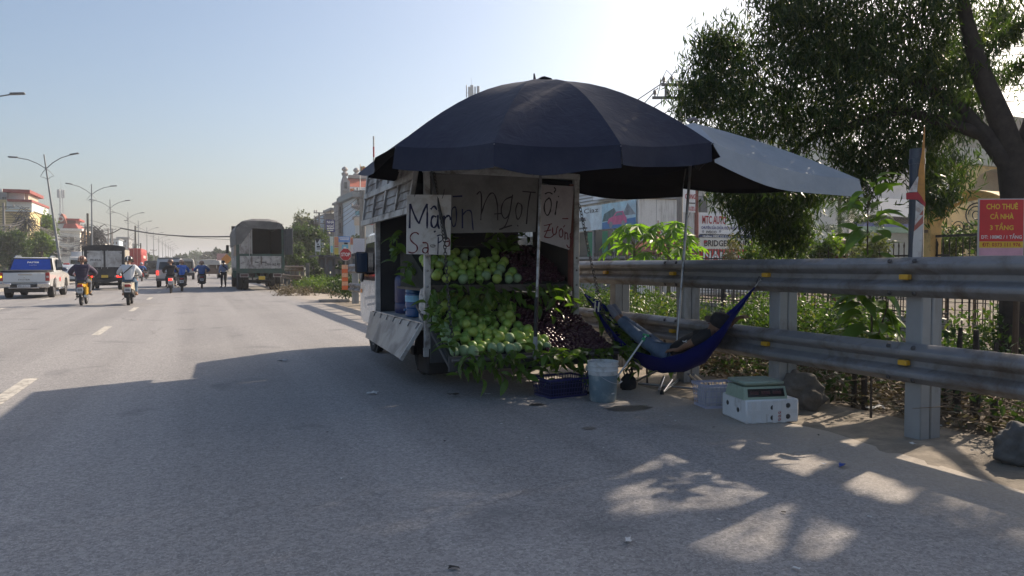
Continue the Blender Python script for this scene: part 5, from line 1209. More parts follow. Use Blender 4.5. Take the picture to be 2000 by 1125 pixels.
quadp('rear_window', [(-.76, 1.325, 1.15), (.76, 1.325, 1.15), (.66, 1.70, 1.645), (-.66, 1.70, 1.645)], M('blue_window_film', (.012, .05, .30), .25, 0, .15, 4), t, .020, rn)
an = math.atan2(.495, .375)
text('FASTER', t, (.06, 1.565, 1.52), .44, .085, WT, (an, 0, 0)); text('FASTER', t, (.06, 1.48, 1.40), .28, .022, WT, (an, 0, 0), 0)
part('bed_cover', MB().prism([(.0, 1.09), (.05, 1.17), (1.35, 1.20), (1.38, 1.09)], 'x', -.84, .84, .03), BPL, t)
part('tailgate', MB().box(-.76, .76, -.02, .03, .68, 1.08, .015), M('tailgate_white', (.50, .53, .55), .25, 0, .03, 3, coat=.4), t)
part('tailgate_handle', MB().box(-.22, .30, -.035, -.01, .98, 1.045, .012), CHR, t)
text('FASTER', t, (.0, -.0225, .79), .42, .06, M('grey_print', (.14, .14, .14), .6)); quadp('emblem', [(-.03, -.021, .86), (.03, -.021, .86), (.0, -.021, .91)], CHR, t, .004)
for s in (-1, 1):
    part('tail_light', MB().prism([(s * .75, .74), (s * .90, .74), (s * .90, 1.06), (s * .86, 1.09), (s * .75, 1.07)], 'y', -.03, .12, .012), REDD, t)
    part('indicator', MB().box(s * .83 - .05, s * .83 + .05, -.036, -.02, .87, .95, .004), lamp_mat('amber_lit', (.95, .45, .03), 1.6) if s < 0 else M('clear_lens', (.45, .40, .38), .2), t)
    part('bumper_end', MB().box(s * .68 - .23, s * .68 + .23, -.12, .10, .46, .66, .03), CHR, t)
    part('mirror', MB().box(s * 1.0 - .11, s * 1.0 + .11, 3.10, 3.20, 1.12, 1.30, .04), M('mirror_blue', (.03, .05, .11), .3), t)
    part('roof_rail', MB().tube([(s * .66, 1.85, 1.74), (s * .66, 1.95, 1.79), (s * .66, 3.0, 1.80), (s * .66, 3.1, 1.75)], .022, 7), CHR, t)
    part('side_window', MB().prism([(1.95, 1.18), (3.75, 1.18), (3.12, 1.66), (2.1, 1.66)], 'x', s * .81, s * .865), DGL, t)
    part('side_step', MB().box(s * .92 - .06, s * .92 + .06, 1.9, 3.5, .34, .40, .02), CHR, t)
    for y in (1.2, 4.2): wheel(t, s * .78, y, .37, .25, s)
part('bumper_step', MB().box(-.46, .46, -.14, .06, .44, .60, .02), BPL, t); part('step_bar', MB().box(-.55, .55, -.15, -.04, .43, .47, .012), CHR, t)
part('underbody', MB().box(-.7, .7, .1, 5.0, .26, .45), BPL, t); plate(t, (.0, -.146, .53), .46, .11, '29H-215.13'); part('door_decal', MB().box(.905, .913, 2.3, 2.7, .68, .86, .002), M('red_decal', (.45, .05, .05), .5), t)
# --- small black box truck
c0 = onZ(205, 566.3)
t = thing('box_truck', 'small black box truck with two pale rear doors and lit tail lights', 'truck', (c0.x + .05, c0.y - .45, 0))
BLKP = M('black_body', (.022, .023, .027), .5, .1, .2, 4, 0, 40, (.07, .065, .06), 3, .5); DRW = M('pale_door', (.52, .52, .51), .5, .1, .08, 2, .05, 20, (.26, .24, .22), 1.6, .6)
part('cargo_box', MB().prism([(-1.02, .95), (1.02, .95), (1.02, 2.36), (.9, 2.46), (.4, 2.52), (-.4, 2.52), (-.9, 2.46), (-1.02, 2.36)], 'y', 0, 3.1, .03), BLKP, t)
part('side_tarp', MB().box(1.018, 1.03, .12, 3.0, 1.25, 2.3), M('tan_tarp', (.34, .31, .26), .8, 0, .1, 3), t)
part('roof_edge', MB().prism([(-1.06, 2.28), (1.06, 2.28), (1.06, 2.40), (.9, 2.50), (.4, 2.555), (-.4, 2.555), (-.9, 2.50), (-1.06, 2.40)], 'y', -.06, .02, .01), BLKP, t)
for x0, x1 in ((-.86, -.05), (.05, .86)):
    d = part('rear_door', MB().box(x0, x1, -.03, -.003, 1.30, 2.22, .006), DRW, t)
    for xx in ((x1 - .10) if x0 < 0 else (x0 + .10),): part('lock_rod', MB().tube([(xx, -.045, 1.20), (xx, -.045, 2.26)], .013, 7), STL, d)
    for z in (1.4, 2.1): part('hinge', MB().box((x0 - .02) if x0 < 0 else (x1 - .08), (x0 + .08) if x0 < 0 else (x1 + .02), -.04, -.028, z - .02, z + .02), BPL, d)
text('29H-815.32', t, (-.44, -.0325, 1.70), .56, .12, INK)
part('rear_skirt', MB().box(-1.0, 1.0, -.02, .3, .70, 1.27, .01).prism([(-1.0, .70), (-.4, .70), (-.1, .60), (.1, .60), (.4, .70), (1.0, .70), (1.0, .62), (.6, .50), (.1, .42), (-.1, .42), (-.6, .50), (-1.0, .62)], 'y', .02, .2), BLKP, t)
for s in (-1, 1): part('tail_light', MB().box(s * .72 - .13, s * .72 + .13, -.05, -.02, .72, .84, .01), REDL, t); part('reverse_light', MB().box(s * .54 - .045, s * .54 + .045, -.05, -.02, .73, .83, .01), M('clear_lens', (.45, .40, .38), .2), t)
plate(t, (0, -.035, .78), .34, .15, None, YPL)
for y in (.65, 3.6):
    for s in (-1, 1): wheel(t, s * .78, y, .36, .34 if y < 1 else .2, s)
part('cab', MB().prism([(3.2, .5), (4.6, .5), (4.7, .9), (4.4, 1.9), (4.2, 2.0), (3.2, 2.0)], 'x', -.9, .9, .05), BLKP, t); part('axle', MB().box(-.6, .6, .55, .75, .25, .42), BPL, t)
part('ladder_rack', MB().tube([(-1.08, .05, 1.2), (-1.08, .05, 2.5)], .03, 6).tube([(-1.08, .05, 2.3), (-1.0, .05, 2.3)], .025, 6), BLKP, t)
# --- parked lorry with tarpaulin
c0 = onZ(506, 566.0)
t = thing('tarpaulin_truck', 'big parked truck with green frame, grey tarpaulin and open dark load space', 'truck', (c0.x + .02, c0.y - 1.15, 0))
GFR = M('green_frame', (.035, .08, .062), .55, .1, .2, 4, 0, 40, (.08, .075, .06), 3, .5); TARP = M('grey_tarp', (.12, .12, .118), .8, 0, .25, 2, .5, 6, (.19, .185, .18), 2, .4); LSH = M('truck_sheet', (.36, .34, .32), .7, .1, .12, 2, .05, 20, (.14, .12, .11), 2, .55)
W2 = 1.22
part('load_floor', MB().box(-W2, W2, .02, 7.4, 1.10, 1.22), GFR, t)
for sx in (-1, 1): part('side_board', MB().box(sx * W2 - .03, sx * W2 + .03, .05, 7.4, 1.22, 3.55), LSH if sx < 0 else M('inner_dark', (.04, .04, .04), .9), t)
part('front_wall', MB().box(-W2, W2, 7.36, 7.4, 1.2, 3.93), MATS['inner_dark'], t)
for x in (-W2 + .02, W2 - .02): part('corner_post', MB().box(x - .08, x + .08, -.03, .08, .95, 3.55, .01), GFR, t)
part('rear_sill', MB().box(-W2 - .05, W2 + .05, -.06, .1, .96, 1.22, .01), GFR, t); part('tail_frame', MB().box(-W2 + .08, W2 - .08, -.04, .02, 1.92, 2.04, .01), GFR, t)
tg = part('tailgate', MB().box(-W2 + .12, W2 - .12, -.03, .0, 1.22, 1.92), M('gate_alu', (.50, .48, .46), .55, .3, .1, 4, 0, 40, (.17, .15, .14), 2.5, .6), t)
for k in range(6): part('slat', MB().box(-W2 + .13, W2 - .13, -.055, -.03, 1.235 + k * .114, 1.235 + k * .114 + .098, .008), MATS['gate_alu'], tg)
text('29H-162.40', t, (.62, -.0575, 1.46), .78, .155, M('plate_ink_brown', (.06, .05, .05), .7)); part('latch', MB().box(-.32, -.12, -.075, -.05, 1.55, 1.60).box(.05, .30, -.075, -.05, 1.55, 1.60), BPL, tg)
for x in (-.5, .0): part('drip_stain', MB().box(x, x + .05, -.0585, -.0555, 1.45, 1.9), M('rust_stain', (.10, .07, .05), .9), tg)
part('left_door', MB().box(-W2 + .1, -.44, -.04, .0, 2.04, 3.42, .01), LSH, t); part('notice', MB().box(-1.02, -.86, -.045, -.038, 2.45, 2.72), M('notice_paper', (.38, .36, .34), .8), t)
for x in (-.46, -.60): part('lock_rod', MB().tube([(x, -.06, 1.6 if x < -.5 else 2.0), (x, -.06, 3.55)], .016, 7), STL, t)
rd = part('right_door', MB().box(0, .85, -.02, .02, 2.0, 3.45, .01), M('door_back', (.10, .105, .11), .6, .3, .15, 4), t); rd.location = (W2 + .03, -.02, 0); rd.rotation_euler = (0, 0, rad(-62))
for k in range(5): part('door_rib', MB().box(.06 + k * .18, .10 + k * .18, -.05, -.02, 2.05, 3.4), MATS['door_back'], rd)
for z in (2.4, 2.95): part('door_rail', MB().box(.02, .83, -.055, -.02, z, z + .05), MATS['door_back'], rd)
# tarpaulin: draped sheet over the roof with folds down the left corner
rows = []
for i in range(20):
    y = -.10 + 7.6 * i / 19; r = []
    prof = [(-W2 - .06, 2.55), (-W2 - .08, 3.0), (-W2 - .07, 3.35), (-W2 + .05, 3.66), (-W2 + .28, 3.86), (-.4, 3.95), (.4, 3.95), (W2 - .35, 3.88), (W2 - .08, 3.70), (W2 + .05, 3.42), (W2 + .06, 3.1)]
    for j, (x, z) in enumerate(prof):
        r.append((x + R.uniform(-.02, .02), y + (.0 if i else R.uniform(-.04, .04)), z + R.uniform(-.025, .025) + .03 * math.sin(i * 1.9 + j) - (.10 if 3 < j < 8 and i == 0 else 0)))
    rows.append(r)
part('tarpaulin', MB().sheet(rows, .012), TARP, t, smooth=60)
part('tarp_valance', MB().sheet([[(x, -.12 + R.uniform(-.02, .02), z) for x, z in ((-W2 - .06, 3.40), (-W2 + .2, 3.80), (-.4, 3.87), (.5, 3.86), (W2 - .2, 3.76), (W2 + .05, 3.42))], [(x, -.10 + R.uniform(-.02, .02), z) for x, z in ((-W2 - .06, 2.52), (-W2 + .22, 2.60), (-.42, 3.46), (.5, 3.40), (W2 - .2, 3.44), (W2 + .05, 3.40))]], .01), TARP, t)
for k in range(3): x = W2 - .36 + .11 * k; part('tarp_fold', MB().bar((x, -.135, 3.48), (x + .12, -.13, 3.74), .03, .02), M('fold_light', (.22, .22, .22), .7), t)
for k in range(2): x = -W2 + .12 + .14 * k; part('tarp_fold', MB().bar((x, -.135, 3.72), (x + .28, -.13, 3.52), .03, .02), MATS['fold_light'], t)
part('chassis', MB().box(-.42, -.30, .1, 9.0, .75, 1.0).box(.30, .42, .1, 9.0, .75, 1.0).box(-.8, .8, .35, .48, .50, .58).box(-.45, -.38, .36, .46, .5, 1.0).box(.38, .45, .36, .46, .5, 1.0), BPL, t, stuff=True)
for s in (-1, 1):
    part('lamp_box', MB().box(s * .88 - .23, s * .88 + .23, -.02, .05, .74, .95, .01), M('lamp_frame', (.33, .31, .30), .5, .3), t); part('tail_light', MB().box(s * .88 - .19, s * .88 + .19, -.03, -.018, .78, .91, .005), M('lamp_dim', (.07, .03, .03), .3), t)
    wheel(t, s * 1.03, 1.5, .48, .28, s); wheel(t, s * .72, 1.5, .48, .28, s); wheel(t, s * 1.03, 2.6, .48, .28, s, False); wheel(t, s * 1.05, 8.2, .48, .3, s)
    part('mirror', MB().box(s * 1.42 - .09, s * 1.42 + .09, 8.75, 8.85, 2.2, 2.75, .03).tube([(s * 1.2, 8.8, 2.7), (s * 1.42, 8.8, 2.7)], .02, 6), BPL, t)
part('axle', MB().tube([(-.9, 1.5, .48), (.9, 1.5, .48)], .09, 10).ball((0, 1.5, .5), (.2, .18, .17)), BPL, t); plate(t, (.05, -.02, .70), .33, .20, None, YPL); part('plate_bracket', MB().box(-.05, .15, -.01, .02, .78, .95), BPL, t)
part('cab', MB().prism([(7.6, .6), (9.4, .6), (9.5, 1.3), (9.3, 2.7), (9.0, 2.9), (7.6, 2.9)], 'x', -1.15, 1.15, .08), M('cab_green', (.03, .12, .10), .35, 0, .1, 3, coat=.3), t)
for k in range(3): part('side_bay', MB().box(-W2 - .045, -W2 - .03, .3 + k * 2.3, 2.3 + k * 2.3, 1.3, 1.85), MATS['gate_alu'], t)
part('side_poster', MB().box(-W2 - .05, -W2 - .032, .3, 3.4, 1.95, 2.9), M('faded_poster', (.32, .22, .15), .7, 0, .3, 1.5), t)
# --- white minivan
c0 = onZ(330, 561.3)
t = thing('minivan', 'small white van with dark rear window ahead of the two close riders', 'van', (c0.x + .05, c0.y - .35, 0))
mb = MB(); mb.prism([(0, .45), (-.02, .95), (.05, 1.1), (.18, 1.72), (.35, 1.86), (2.7, 1.88), (3.1, 1.75), (3.55, 1.05), (3.7, .9), (3.7, .45)], 'x', -.78, .78, .06)
for i, v in enumerate(mb.v): k = 1 - max(0, v[2] - .95) * .12; mb.v[i] = (v[0] * k, v[1], v[2])
part('body', mb, M('silver_white', (.42, .43, .43), .3, .1, .04, 3, coat=.4), t)
quadp('rear_window', [(-.62, .06, 1.14), (.62, .06, 1.14), (.56, .165, 1.62), (-.56, .165, 1.62)], DGL, t, .012, (0, -.97, .2)); part('bumper', MB().box(-.78, .78, -.08, .05, .42, .58, .02), M('bumper_grey', (.10, .10, .11), .5), t)
part('gutter', MB().box(-.66, .66, .28, .34, 1.85, 1.90), M('seal_grey', (.3, .3, .3), .5), t)
for s in (-1, 1):
    part('tail_light', MB().box(s * .69 - .07, s * .69 + .07, -.045, .0, .80, 1.06, .015), REDL if s < 0 else REDD, t)
    for y in (.6, 3.0): wheel(t, s * .68, y, .28, .17, s)
    part('side_window', MB().prism([(.4, 1.15), (3.2, 1.15), (2.8, 1.65), (.5, 1.68)], 'x', s * .70, s * .742), DGL, t)
# --- pale car beyond the pickup
c0 = onZ(131, 555.8)
t = thing('car', 'silver white car with dark rear glass half hidden between pickup and purple rider', 'car', (c0.x - .2, c0.y, 0))
mb = MB(); mb.prism([(0.05, .30), (.0, .75), (.08, .98), (.5, 1.38), (.9, 1.47), (2.1, 1.48), (2.9, 1.02), (4.0, .85), (4.2, .6), (4.2, .30)], 'x', -.86, .86, .06)
for i, v in enumerate(mb.v): k = 1 - max(0, v[2] - .9) * .28; mb.v[i] = (v[0] * k, v[1], v[2])
part('body', mb, M('silver_blue', (.44, .47, .50), .25, .2, .04, 3, coat=.5), t)
quadp('rear_window', [(-.66, .13, 1.0), (.66, .13, 1.0), (.56, .48, 1.33), (-.56, .48, 1.33)], DGL, t, .016, (0, -.68, .73)); part('bumper', MB().box(-.85, .85, -.04, .06, .22, .40, .02), BPL, t); plate(t, (.0, -.012, .68), .4, .1, None)
part('roof_sign', MB().box(-.2, .2, 1.2, 1.32, 1.47, 1.58, .02), M('red_roof_sign', (.5, .03, .03), .4), t)
for s in (-1, 1):
    part('tail_light', MB().box(s * .74 - .10, s * .74 + .10, -.02, .05, .70, .84, .015), REDD, t)
    for y in (.75, 3.35): wheel(t, s * .74, y, .31, .19, s)
# --- oncoming white lorry cab across the median
t = thing('oncoming_truck', 'oncoming white truck with tall roof fairing beyond the median', 'truck', (-14.2, 111, 0))
part('cab', MB().prism([(0, .6), (-.05, 1.6), (.1, 2.5), (.4, 2.62), (2.2, 2.62), (2.2, .6)], 'x', -1.15, 1.15, .08), WPAINT, t); part('fairing', MB().prism([(.45, 2.6), (.9, 3.25), (2.2, 3.35), (2.2, 2.6)], 'x', -1.05, 1.05, .12), WPAINT, t)
quadp('windscreen', [(-1.02, -.03, 1.65), (1.02, -.03, 1.65), (.98, .1, 2.4), (-.98, .1, 2.4)], DGL, t, .015, (0, -1, .15)); part('bumper', MB().box(-1.15, 1.15, -.1, .1, .35, .8, .03), BPL, t)
part('cargo_box', MB().box(-1.2, 1.2, 2.3, 8.5, 1.0, 3.3, .03), WPAINT, t)
for s in (-1, 1):
    for y in (.9, 6.5): wheel(t, s * 1.0, y, .48, .28, s, False)
# --- red container lorry
CRED = M('container_red', (.42, .035, .03), .5, .1, .12, 1.5, 0, 40, (.25, .05, .04), 1, .5)
cp = dep(257, 520, 103)
t = thing('container_truck', 'red shipping container on a truck far ahead between box truck and van', 'truck', (cp.x, cp.y, 0))
part('container', MB().box(-1.22, 1.22, 0, 12, 1.25, 3.85, .02), CRED, t)
for x0, x1 in ((-1.15, -.02), (.02, 1.15)): part('rear_door', MB().box(x0, x1, -.05, 0, 1.35, 3.75, .01), CRED, t)
for k in range(22): part('side_rib', MB().box(1.21, 1.26, .2 + k * .54, .45 + k * .54, 1.35, 3.75, .01), CRED, t)
for x in (-.75, -.3, .3, .75): part('lock_rod', MB().tube([(x, -.08, 1.3), (x, -.08, 3.8)], .03, 6), M('rod_pale', (.5, .25, .22), .5), t)
part('side_mark', MB().box(1.262, 1.27, 4, 9, 2.5, 2.9), M('mark_pale', (.55, .40, .36), .6), t); part('trailer', MB().box(-1.1, 1.1, 0, 13, .9, 1.2), BPL, t); part('tractor', MB().box(-1.2, 1.2, 12.4, 14.5, .6, 3.3, .1), WPAINT, t)
for y in (1.2, 2.5, 11):
    for s in (-1, 1): wheel(t, s * 1.0, y, .5, .3, s, False)
# --- far bus-like vehicles
def simple_vehicle(px, d, w_, h_, ln, mat, label, cat, name, cargo_dark=False):
    p = dep(px, 520, d); t = thing(name, label, cat, (p.x, p.y, 0))
    part('body', MB().prism([(-w_, .5), (w_, .5), (w_, h_ * .55), (w_ * .92, h_ - .1), (w_ * .75, h_), (-w_ * .75, h_), (-w_ * .92, h_ - .1), (-w_, h_ * .55)], 'y', 0, ln, .05), mat, t)
    quadp('rear_window', [(-w_ * .82, -.01, h_ * .52), (w_ * .82, -.01, h_ * .52), (w_ * .78, -.01, h_ * .88), (-w_ * .78, -.01, h_ * .88)], DGL, t, .02)
    part('bumper', MB().box(-w_, w_, -.08, .05, .4, .7, .02), BPL, t)
    for s in (-1, 1):
        part('tail_light', MB().box(s * w_ * .85 - .1, s * w_ * .85 + .1, -.04, .0, .9, 1.15), REDD, t)
        for y in (1, ln - 1): wheel(t, s * w_ * .85, y, .4, .25, s, False)
simple_vehicle(359, 74, 1.0, 2.1, 5, M('grey_van', (.30, .30, .29), .4, .1), 'grey van with dark rear seen past the white minivan roof', 'van', 'van')
simple_vehicle(299, 86, 1.0, 2.0, 5, M('dark_van', (.05, .055, .06), .4, .1), 'dark van just left of the white minivan', 'van', 'van')

# ---------------------------------------------------------------- motorbikes and riders
def bike(label, p, rz, colr, kind='scooter', lit=False, platew=None):
    t = thing('motorbike' if kind == 'bike' else 'scooter', label, 'motorbike' if kind == 'bike' else 'scooter', p, rz)
    r = .275 if kind == 'bike' else .25; wd = .085 if kind == 'bike' else .11
    yr, yf = .30, 1.52
    wheel(t, 0, yr, r, wd, 1); wheel(t, 0, yf, r, wd, 1)
    pm = colr
    if kind == 'bike':
        part('tail_body', MB().loft([[(-.09, .12, .66), (.09, .12, .66), (.07, .10, .76), (-.07, .10, .76)], [(-.12, .35, .62), (.12, .35, .62), (.11, .35, .78), (-.11, .35, .78)], [(-.10, .8, .55), (.10, .8, .55), (.10, .8, .74), (-.10, .8, .74)], [(-.08, 1.25, .55), (.08, 1.25, .55), (.06, 1.25, .85), (-.06, 1.25, .85)]]), pm, t)
        part('side_cover', MB().prism([(.35, .36), (.9, .40), (.85, .62), (.3, .66)], 'x', .09, .16, .02), pm, t)
        part('front_shield', MB().prism([(1.15, .45), (1.3, .4), (1.36, .95), (1.25, 1.0)], 'x', -.2, .2, .03), pm, t)
        part('engine', MB().box(-.13, .13, .65, 1.05, .28, .50, .04).tube([(-.18, .5, .3), (.18, .5, .3)], .03, 8), BPL, t)
    else:
        part('tail_body', MB().loft([[(-.10, .02, .60), (.10, .02, .60), (.12, .0, .74), (-.12, .0, .74)], [(-.20, .25, .52), (.20, .25, .52), (.19, .25, .80), (-.19, .25, .80)], [(-.19, .7, .42), (.19, .7, .42), (.16, .7, .74), (-.16, .7, .74)], [(-.15, .95, .35), (.15, .95, .35), (.12, .92, .5), (-.12, .92, .5)]]), pm, t)
        part('rear_block', MB().box(-.13, .17, .12, .62, .26, .56, .05), BPL, t)
        part('front_shield', MB().prism([(1.25, .35), (1.35, .3), (1.42, .95), (1.28, 1.02)], 'x', -.22, .22, .04), pm, t); part('footboard', MB().box(-.16, .16, .85, 1.32, .28, .33, .02), BPL, t)
    part('seat', MB().loft([[(-.10, .16, .76), (.10, .16, .76), (.09, .16, .80), (-.09, .16, .80)], [(-.14, .45, .75), (.14, .45, .75), (.12, .45, .82), (-.12, .45, .82)], [(-.10, .92, .72), (.10, .92, .72), (.09, .92, .77), (-.09, .92, .77)]]), BPL, t)
    part('rear_mudguard', MB().loft([[(-.07, .02, .40), (.07, .02, .40), (.07, -.0, .42), (-.07, .0, .42)], [(-.08, .06, .62), (.08, .06, .62), (.08, .03, .62), (-.08, .03, .62)], [(-.08, .3, .66), (.08, .3, .66), (.08, .3, .68), (-.08, .3, .68)]]), BPL if kind != 'bike' else M('mudguard_grey', (.22, .22, .22), .5), t)
    part('tail_light', MB().box(-.09, .09, -.03, .04, .645, .735, .015), REDL if lit else REDD, t)
    plate(t, (0, -.03, .535), .19, .14, None, WPL); part('plate_print', MB().box(-.07, .07, -.0385, -.0365, .55, .575).box(-.075, .075, -.0385, -.0365, .50, .53), INK, t, stuff=True)
    part('handlebar', MB().tube([(-.34, 1.12, 1.0), (-.25, 1.22, 1.03), (0, 1.28, .98), (.25, 1.22, 1.03), (.34, 1.12, 1.0)], .016, 7), BPL, t)
    part('fork', MB().tube([(0, 1.32, .95), (0, yf, r)], .035, 7), BPL, t)
    for s in (-1, 1): part('mirror', MB().tube([(s * .24, 1.22, 1.03), (s * .34, 1.2, 1.2)], .007, 5).ball((s * .36, 1.2, 1.24), (.055, .02, .04), 10, 6), BPL, t)
    part('exhaust', MB().tube([(.15, .05, .34), (.16, .6, .30), (.1, .95, .3)], [.048, .045, .02], 9), STL if kind == 'bike' else BPL, t); part('stand', MB().tube([(-.12, .6, .28), (-.2, .4, .2)], .012, 5), BPL, t)
    return t
HELM = {}
def rider(label, p, rz, top, legs, shoes, helmet, puff=1., lean=0., knees=.19, skin=SKIND, nm='jacket', elbow=.34):
    t = thing('person', label, 'person', p, rz)
    J = dict(pel=V(0, .52, .92), wai=V(lean * .3, .50, 1.06), che=V(lean * .7, .56, 1.27), nek=V(lean, .60, 1.42), hea=V(lean * 1.1, .64, 1.545), fac=V(.05, 1, -.08))
    for s, n in ((-1, 'L'), (1, 'R')):
        J['sho' + n] = V(s * .18 + lean * .7, .57, 1.355); J['elb' + n] = V(s * elbow + lean * .4, .74, 1.12); J['wri' + n] = V(s * .31, 1.05, 1.03)
        J['hip' + n] = V(s * .11, .56, .88); J['kne' + n] = V(s * knees, .98, .80); J['ank' + n] = V(s * (knees + .0), .84, .40); J['toe' + n] = V(s * (knees + .03), 1.02, .34); J['han' + n] = V(-s * .1, 1, -.05)
    human(t, J, top, legs, shoes, skin, nm, puff, helmet)
    return t
PUR = M('purple_quilt', (.040, .030, .060), .75, 0, .15, 12, .3, 12); WSH = M('white_shirt', (.50, .53, .57), .8, 0, .05, 6, .15, 12); BJK = M('black_jacket', (.014, .014, .016), .8, 0, .2, 8); BLJ = M('blue_jacket', (.015, .10, .42), .7, 0, .12, 8, .15, 14); BLJ2 = M('deep_blue_jacket', (.03, .10, .30), .75, 0, .12, 8, .15, 14)
DTR = M('dark_trousers', (.02, .022, .028), .85, 0, .15, 10); GTR = M('grey_trousers', (.10, .11, .13), .85, 0, .15, 10); SHO = M('dark_shoe', (.02, .018, .017), .6)
HST = M('striped_helmet', (.12, .05, .035), .35, 0, .3, 3, coat=.3); HBW = M('black_helmet', (.015, .015, .016), .25, 0, .2, 4, coat=.5); HBR = M('brown_helmet', (.14, .085, .06), .3, 0, .2, 4, coat=.4); HTN = M('tan_helmet', (.30, .19, .13), .35, 0, .2, 4, coat=.4)
def pair(px, py, lab_r, lab_b, col, kind, top, legs, shoes, hel, lit=False, **k):
    p = onZ(px, py); bike(lab_b, (p.x, p.y - .05, 0), 0., col, kind, lit); return rider(lab_r, (p.x, p.y - .05, 0), 0., top, legs, shoes, hel, **k)
YB = M('yellow_bike', (.62, .36, .02), .3, 0, .08, 5, coat=.4); CRM = M('cream_scooter', (.52, .47, .38), .25, 0, .05, 4, coat=.5); DKB = M('dark_bike', (.03, .03, .035), .35, 0, .1, 5, coat=.4); WHB2 = M('white_bike', (.5, .5, .5), .3, 0, .06, 5, coat=.4); RDB = M('red_bike', (.35, .03, .03), .3, 0, .1, 5, coat=.4)
r1 = pair(157, 597.5, 'person in a puffy purple quilted jacket and striped helmet riding the yellow motorbike', 'yellow motorbike with a white plate under the purple-jacketed rider', YB, 'bike', PUR, GTR, SHO, HST, puff=1.5, elbow=.40)
for a in (-.075, 0, .075):
    part('helmet_stripe', MB().tube([V(a * .9, .52, 1.50 + .03), V(a * 1.0, .535, 1.64), V(a * .7, .60, 1.71)], .012, 5), M('stripe_cream', (.42, .30, .22), .5), r1)
for z in (1.02, 1.12, 1.22, 1.31): part('quilt_seam', MB().tube([V(-.16, .40, z), V(0, .355 + (z - 1.02) * .14, z - .008), V(.16, .40, z)], .006, 5), M('seam_dark', (.02, .015, .03), .9), r1)
r2 = pair(250, 597, 'person in a white shirt with black shoulder strap and black helmet riding the cream scooter', 'cream scooter with red tail light under the white-shirted rider', CRM, 'scooter', WSH, M('rider_jeans', (.06, .11, .17), .85, 0, .15, 9), None, HBW, puff=1.25, nm='shirt', skin=SKIN)
part('shoulder_strap', MB().sheet([[V(-.185, .405, 1.09), V(-.15, .40, 1.09)], [V(-.03, .41, 1.24), V(.0, .41, 1.22)], [V(.12, .445, 1.40), V(.14, .46, 1.37)]], .006), BLK, r2); part('helmet_stripe', MB().tube([V(-.03, .52, 1.53), V(-.03, .535, 1.64), V(-.03, .62, 1.71)], .022, 6), M('stripe_white', (.6, .6, .6), .7), r2)
pair(333, 573, 'person in a black jacket and brown helmet riding a white motorbike with lit tail light', 'white motorbike with a glowing red tail light under the black-jacketed rider', WHB2, 'bike', BJK, DTR, SHO, HBR, True, puff=1.18, skin=SKIN)
pair(355, 569.5, 'person in a bright blue jacket and tan helmet riding beside the black-jacketed rider', 'dark scooter under the bright blue jacket rider', DKB, 'scooter', BLJ, DTR, SHO, HTN, puff=1.3)
pair(394.5, 563.5, 'person in a deep blue jacket riding alone near the standing pedestrian', 'dark scooter ridden alone near the standing pedestrian', DKB, 'scooter', BLJ2, DTR, SHO, HTN, puff=1.38, elbow=.42)
pair(276, 549.5, 'person in a dark blue jacket riding far off under the red container', 'dark motorbike far off under the red container', RDB, 'bike', BLJ2, DTR, SHO, M('pale_helmet', (.45, .45, .48), .3), puff=1.1)
pair(285, 545, 'second person far off beside the red container, in black', 'second motorbike far off beside the red container', DKB, 'scooter', BJK, DTR, SHO, HBW)
pair(369, 540.5, 'person in black riding a red motorbike far down the road', 'red motorbike far down the road', RDB, 'bike', BJK, DTR, SHO, HBW)
pair(379, 538, 'person in a black and yellow vest riding far down the road', 'dark scooter far down the road right of the red motorbike', DKB, 'scooter', M('olive_vest', (.10, .10, .03), .8, 0, .5, 9), DTR, SHO, HBR)
# standing pedestrian
p = onZ(437, 562)
t = thing('person', 'person standing in a pale blue shirt and dark trousers behind the tarpaulin truck', 'person', (p.x, p.y, 0), .5)
J = dict(pel=V(0, 0, .93), wai=V(0, 0, 1.07), che=V(0, .01, 1.29), nek=V(0, .0, 1.46), hea=V(0, .02, 1.58), fac=V(.2, 1, .0))
for s, n in ((-1, 'L'), (1, 'R')):
    J['sho' + n] = V(s * .185, 0, 1.40); J['elb' + n] = V(s * .27, -.03 if s < 0 else .02, 1.13); J['wri' + n] = V(s * .25, .05, .90) if s < 0 else V(.08, .22, 1.14); J['hip' + n] = V(s * .10, 0, .90); J['kne' + n] = V(s * .12, .03, .49); J['ank' + n] = V(s * .13, 0, .09); J['toe' + n] = V(s * .16, .16, .03); J['han' + n] = V(0, .1, -1) if s < 0 else V(-1, .3, 0)
human(t, J, M('pale_blue_shirt', (.20, .27, .46), .8, 0, .06, 6, .1, 12), DTR, SHO, SKIND, 'shirt', 1.0, None, hair=M('black_hair', (.012, .011, .01), .6))
part('shoulder_strap', MB().sheet([[V(-.15, -.13, 1.36), V(-.12, -.135, 1.39)], [V(.04, -.14, 1.24), V(.06, -.14, 1.28)], [V(.17, -.11, 1.12), V(.18, -.11, 1.16)]], .006), BLK, t)
q = t.matrix_world; t = thing('handbag', 'small dark bag hanging from the pedestrian by the tarpaulin truck', 'bag', (p.x - .26, p.y - .12, .62), .5); part('bag_body', MB().box(-.10, .10, -.06, .06, 0, .22, .03), BLK, t); part('handle', MB().tube([(-.06, 0, .2), (-.03, 0, .30), (.03, 0, .30), (.06, 0, .2)], .008, 6), BLK, t)
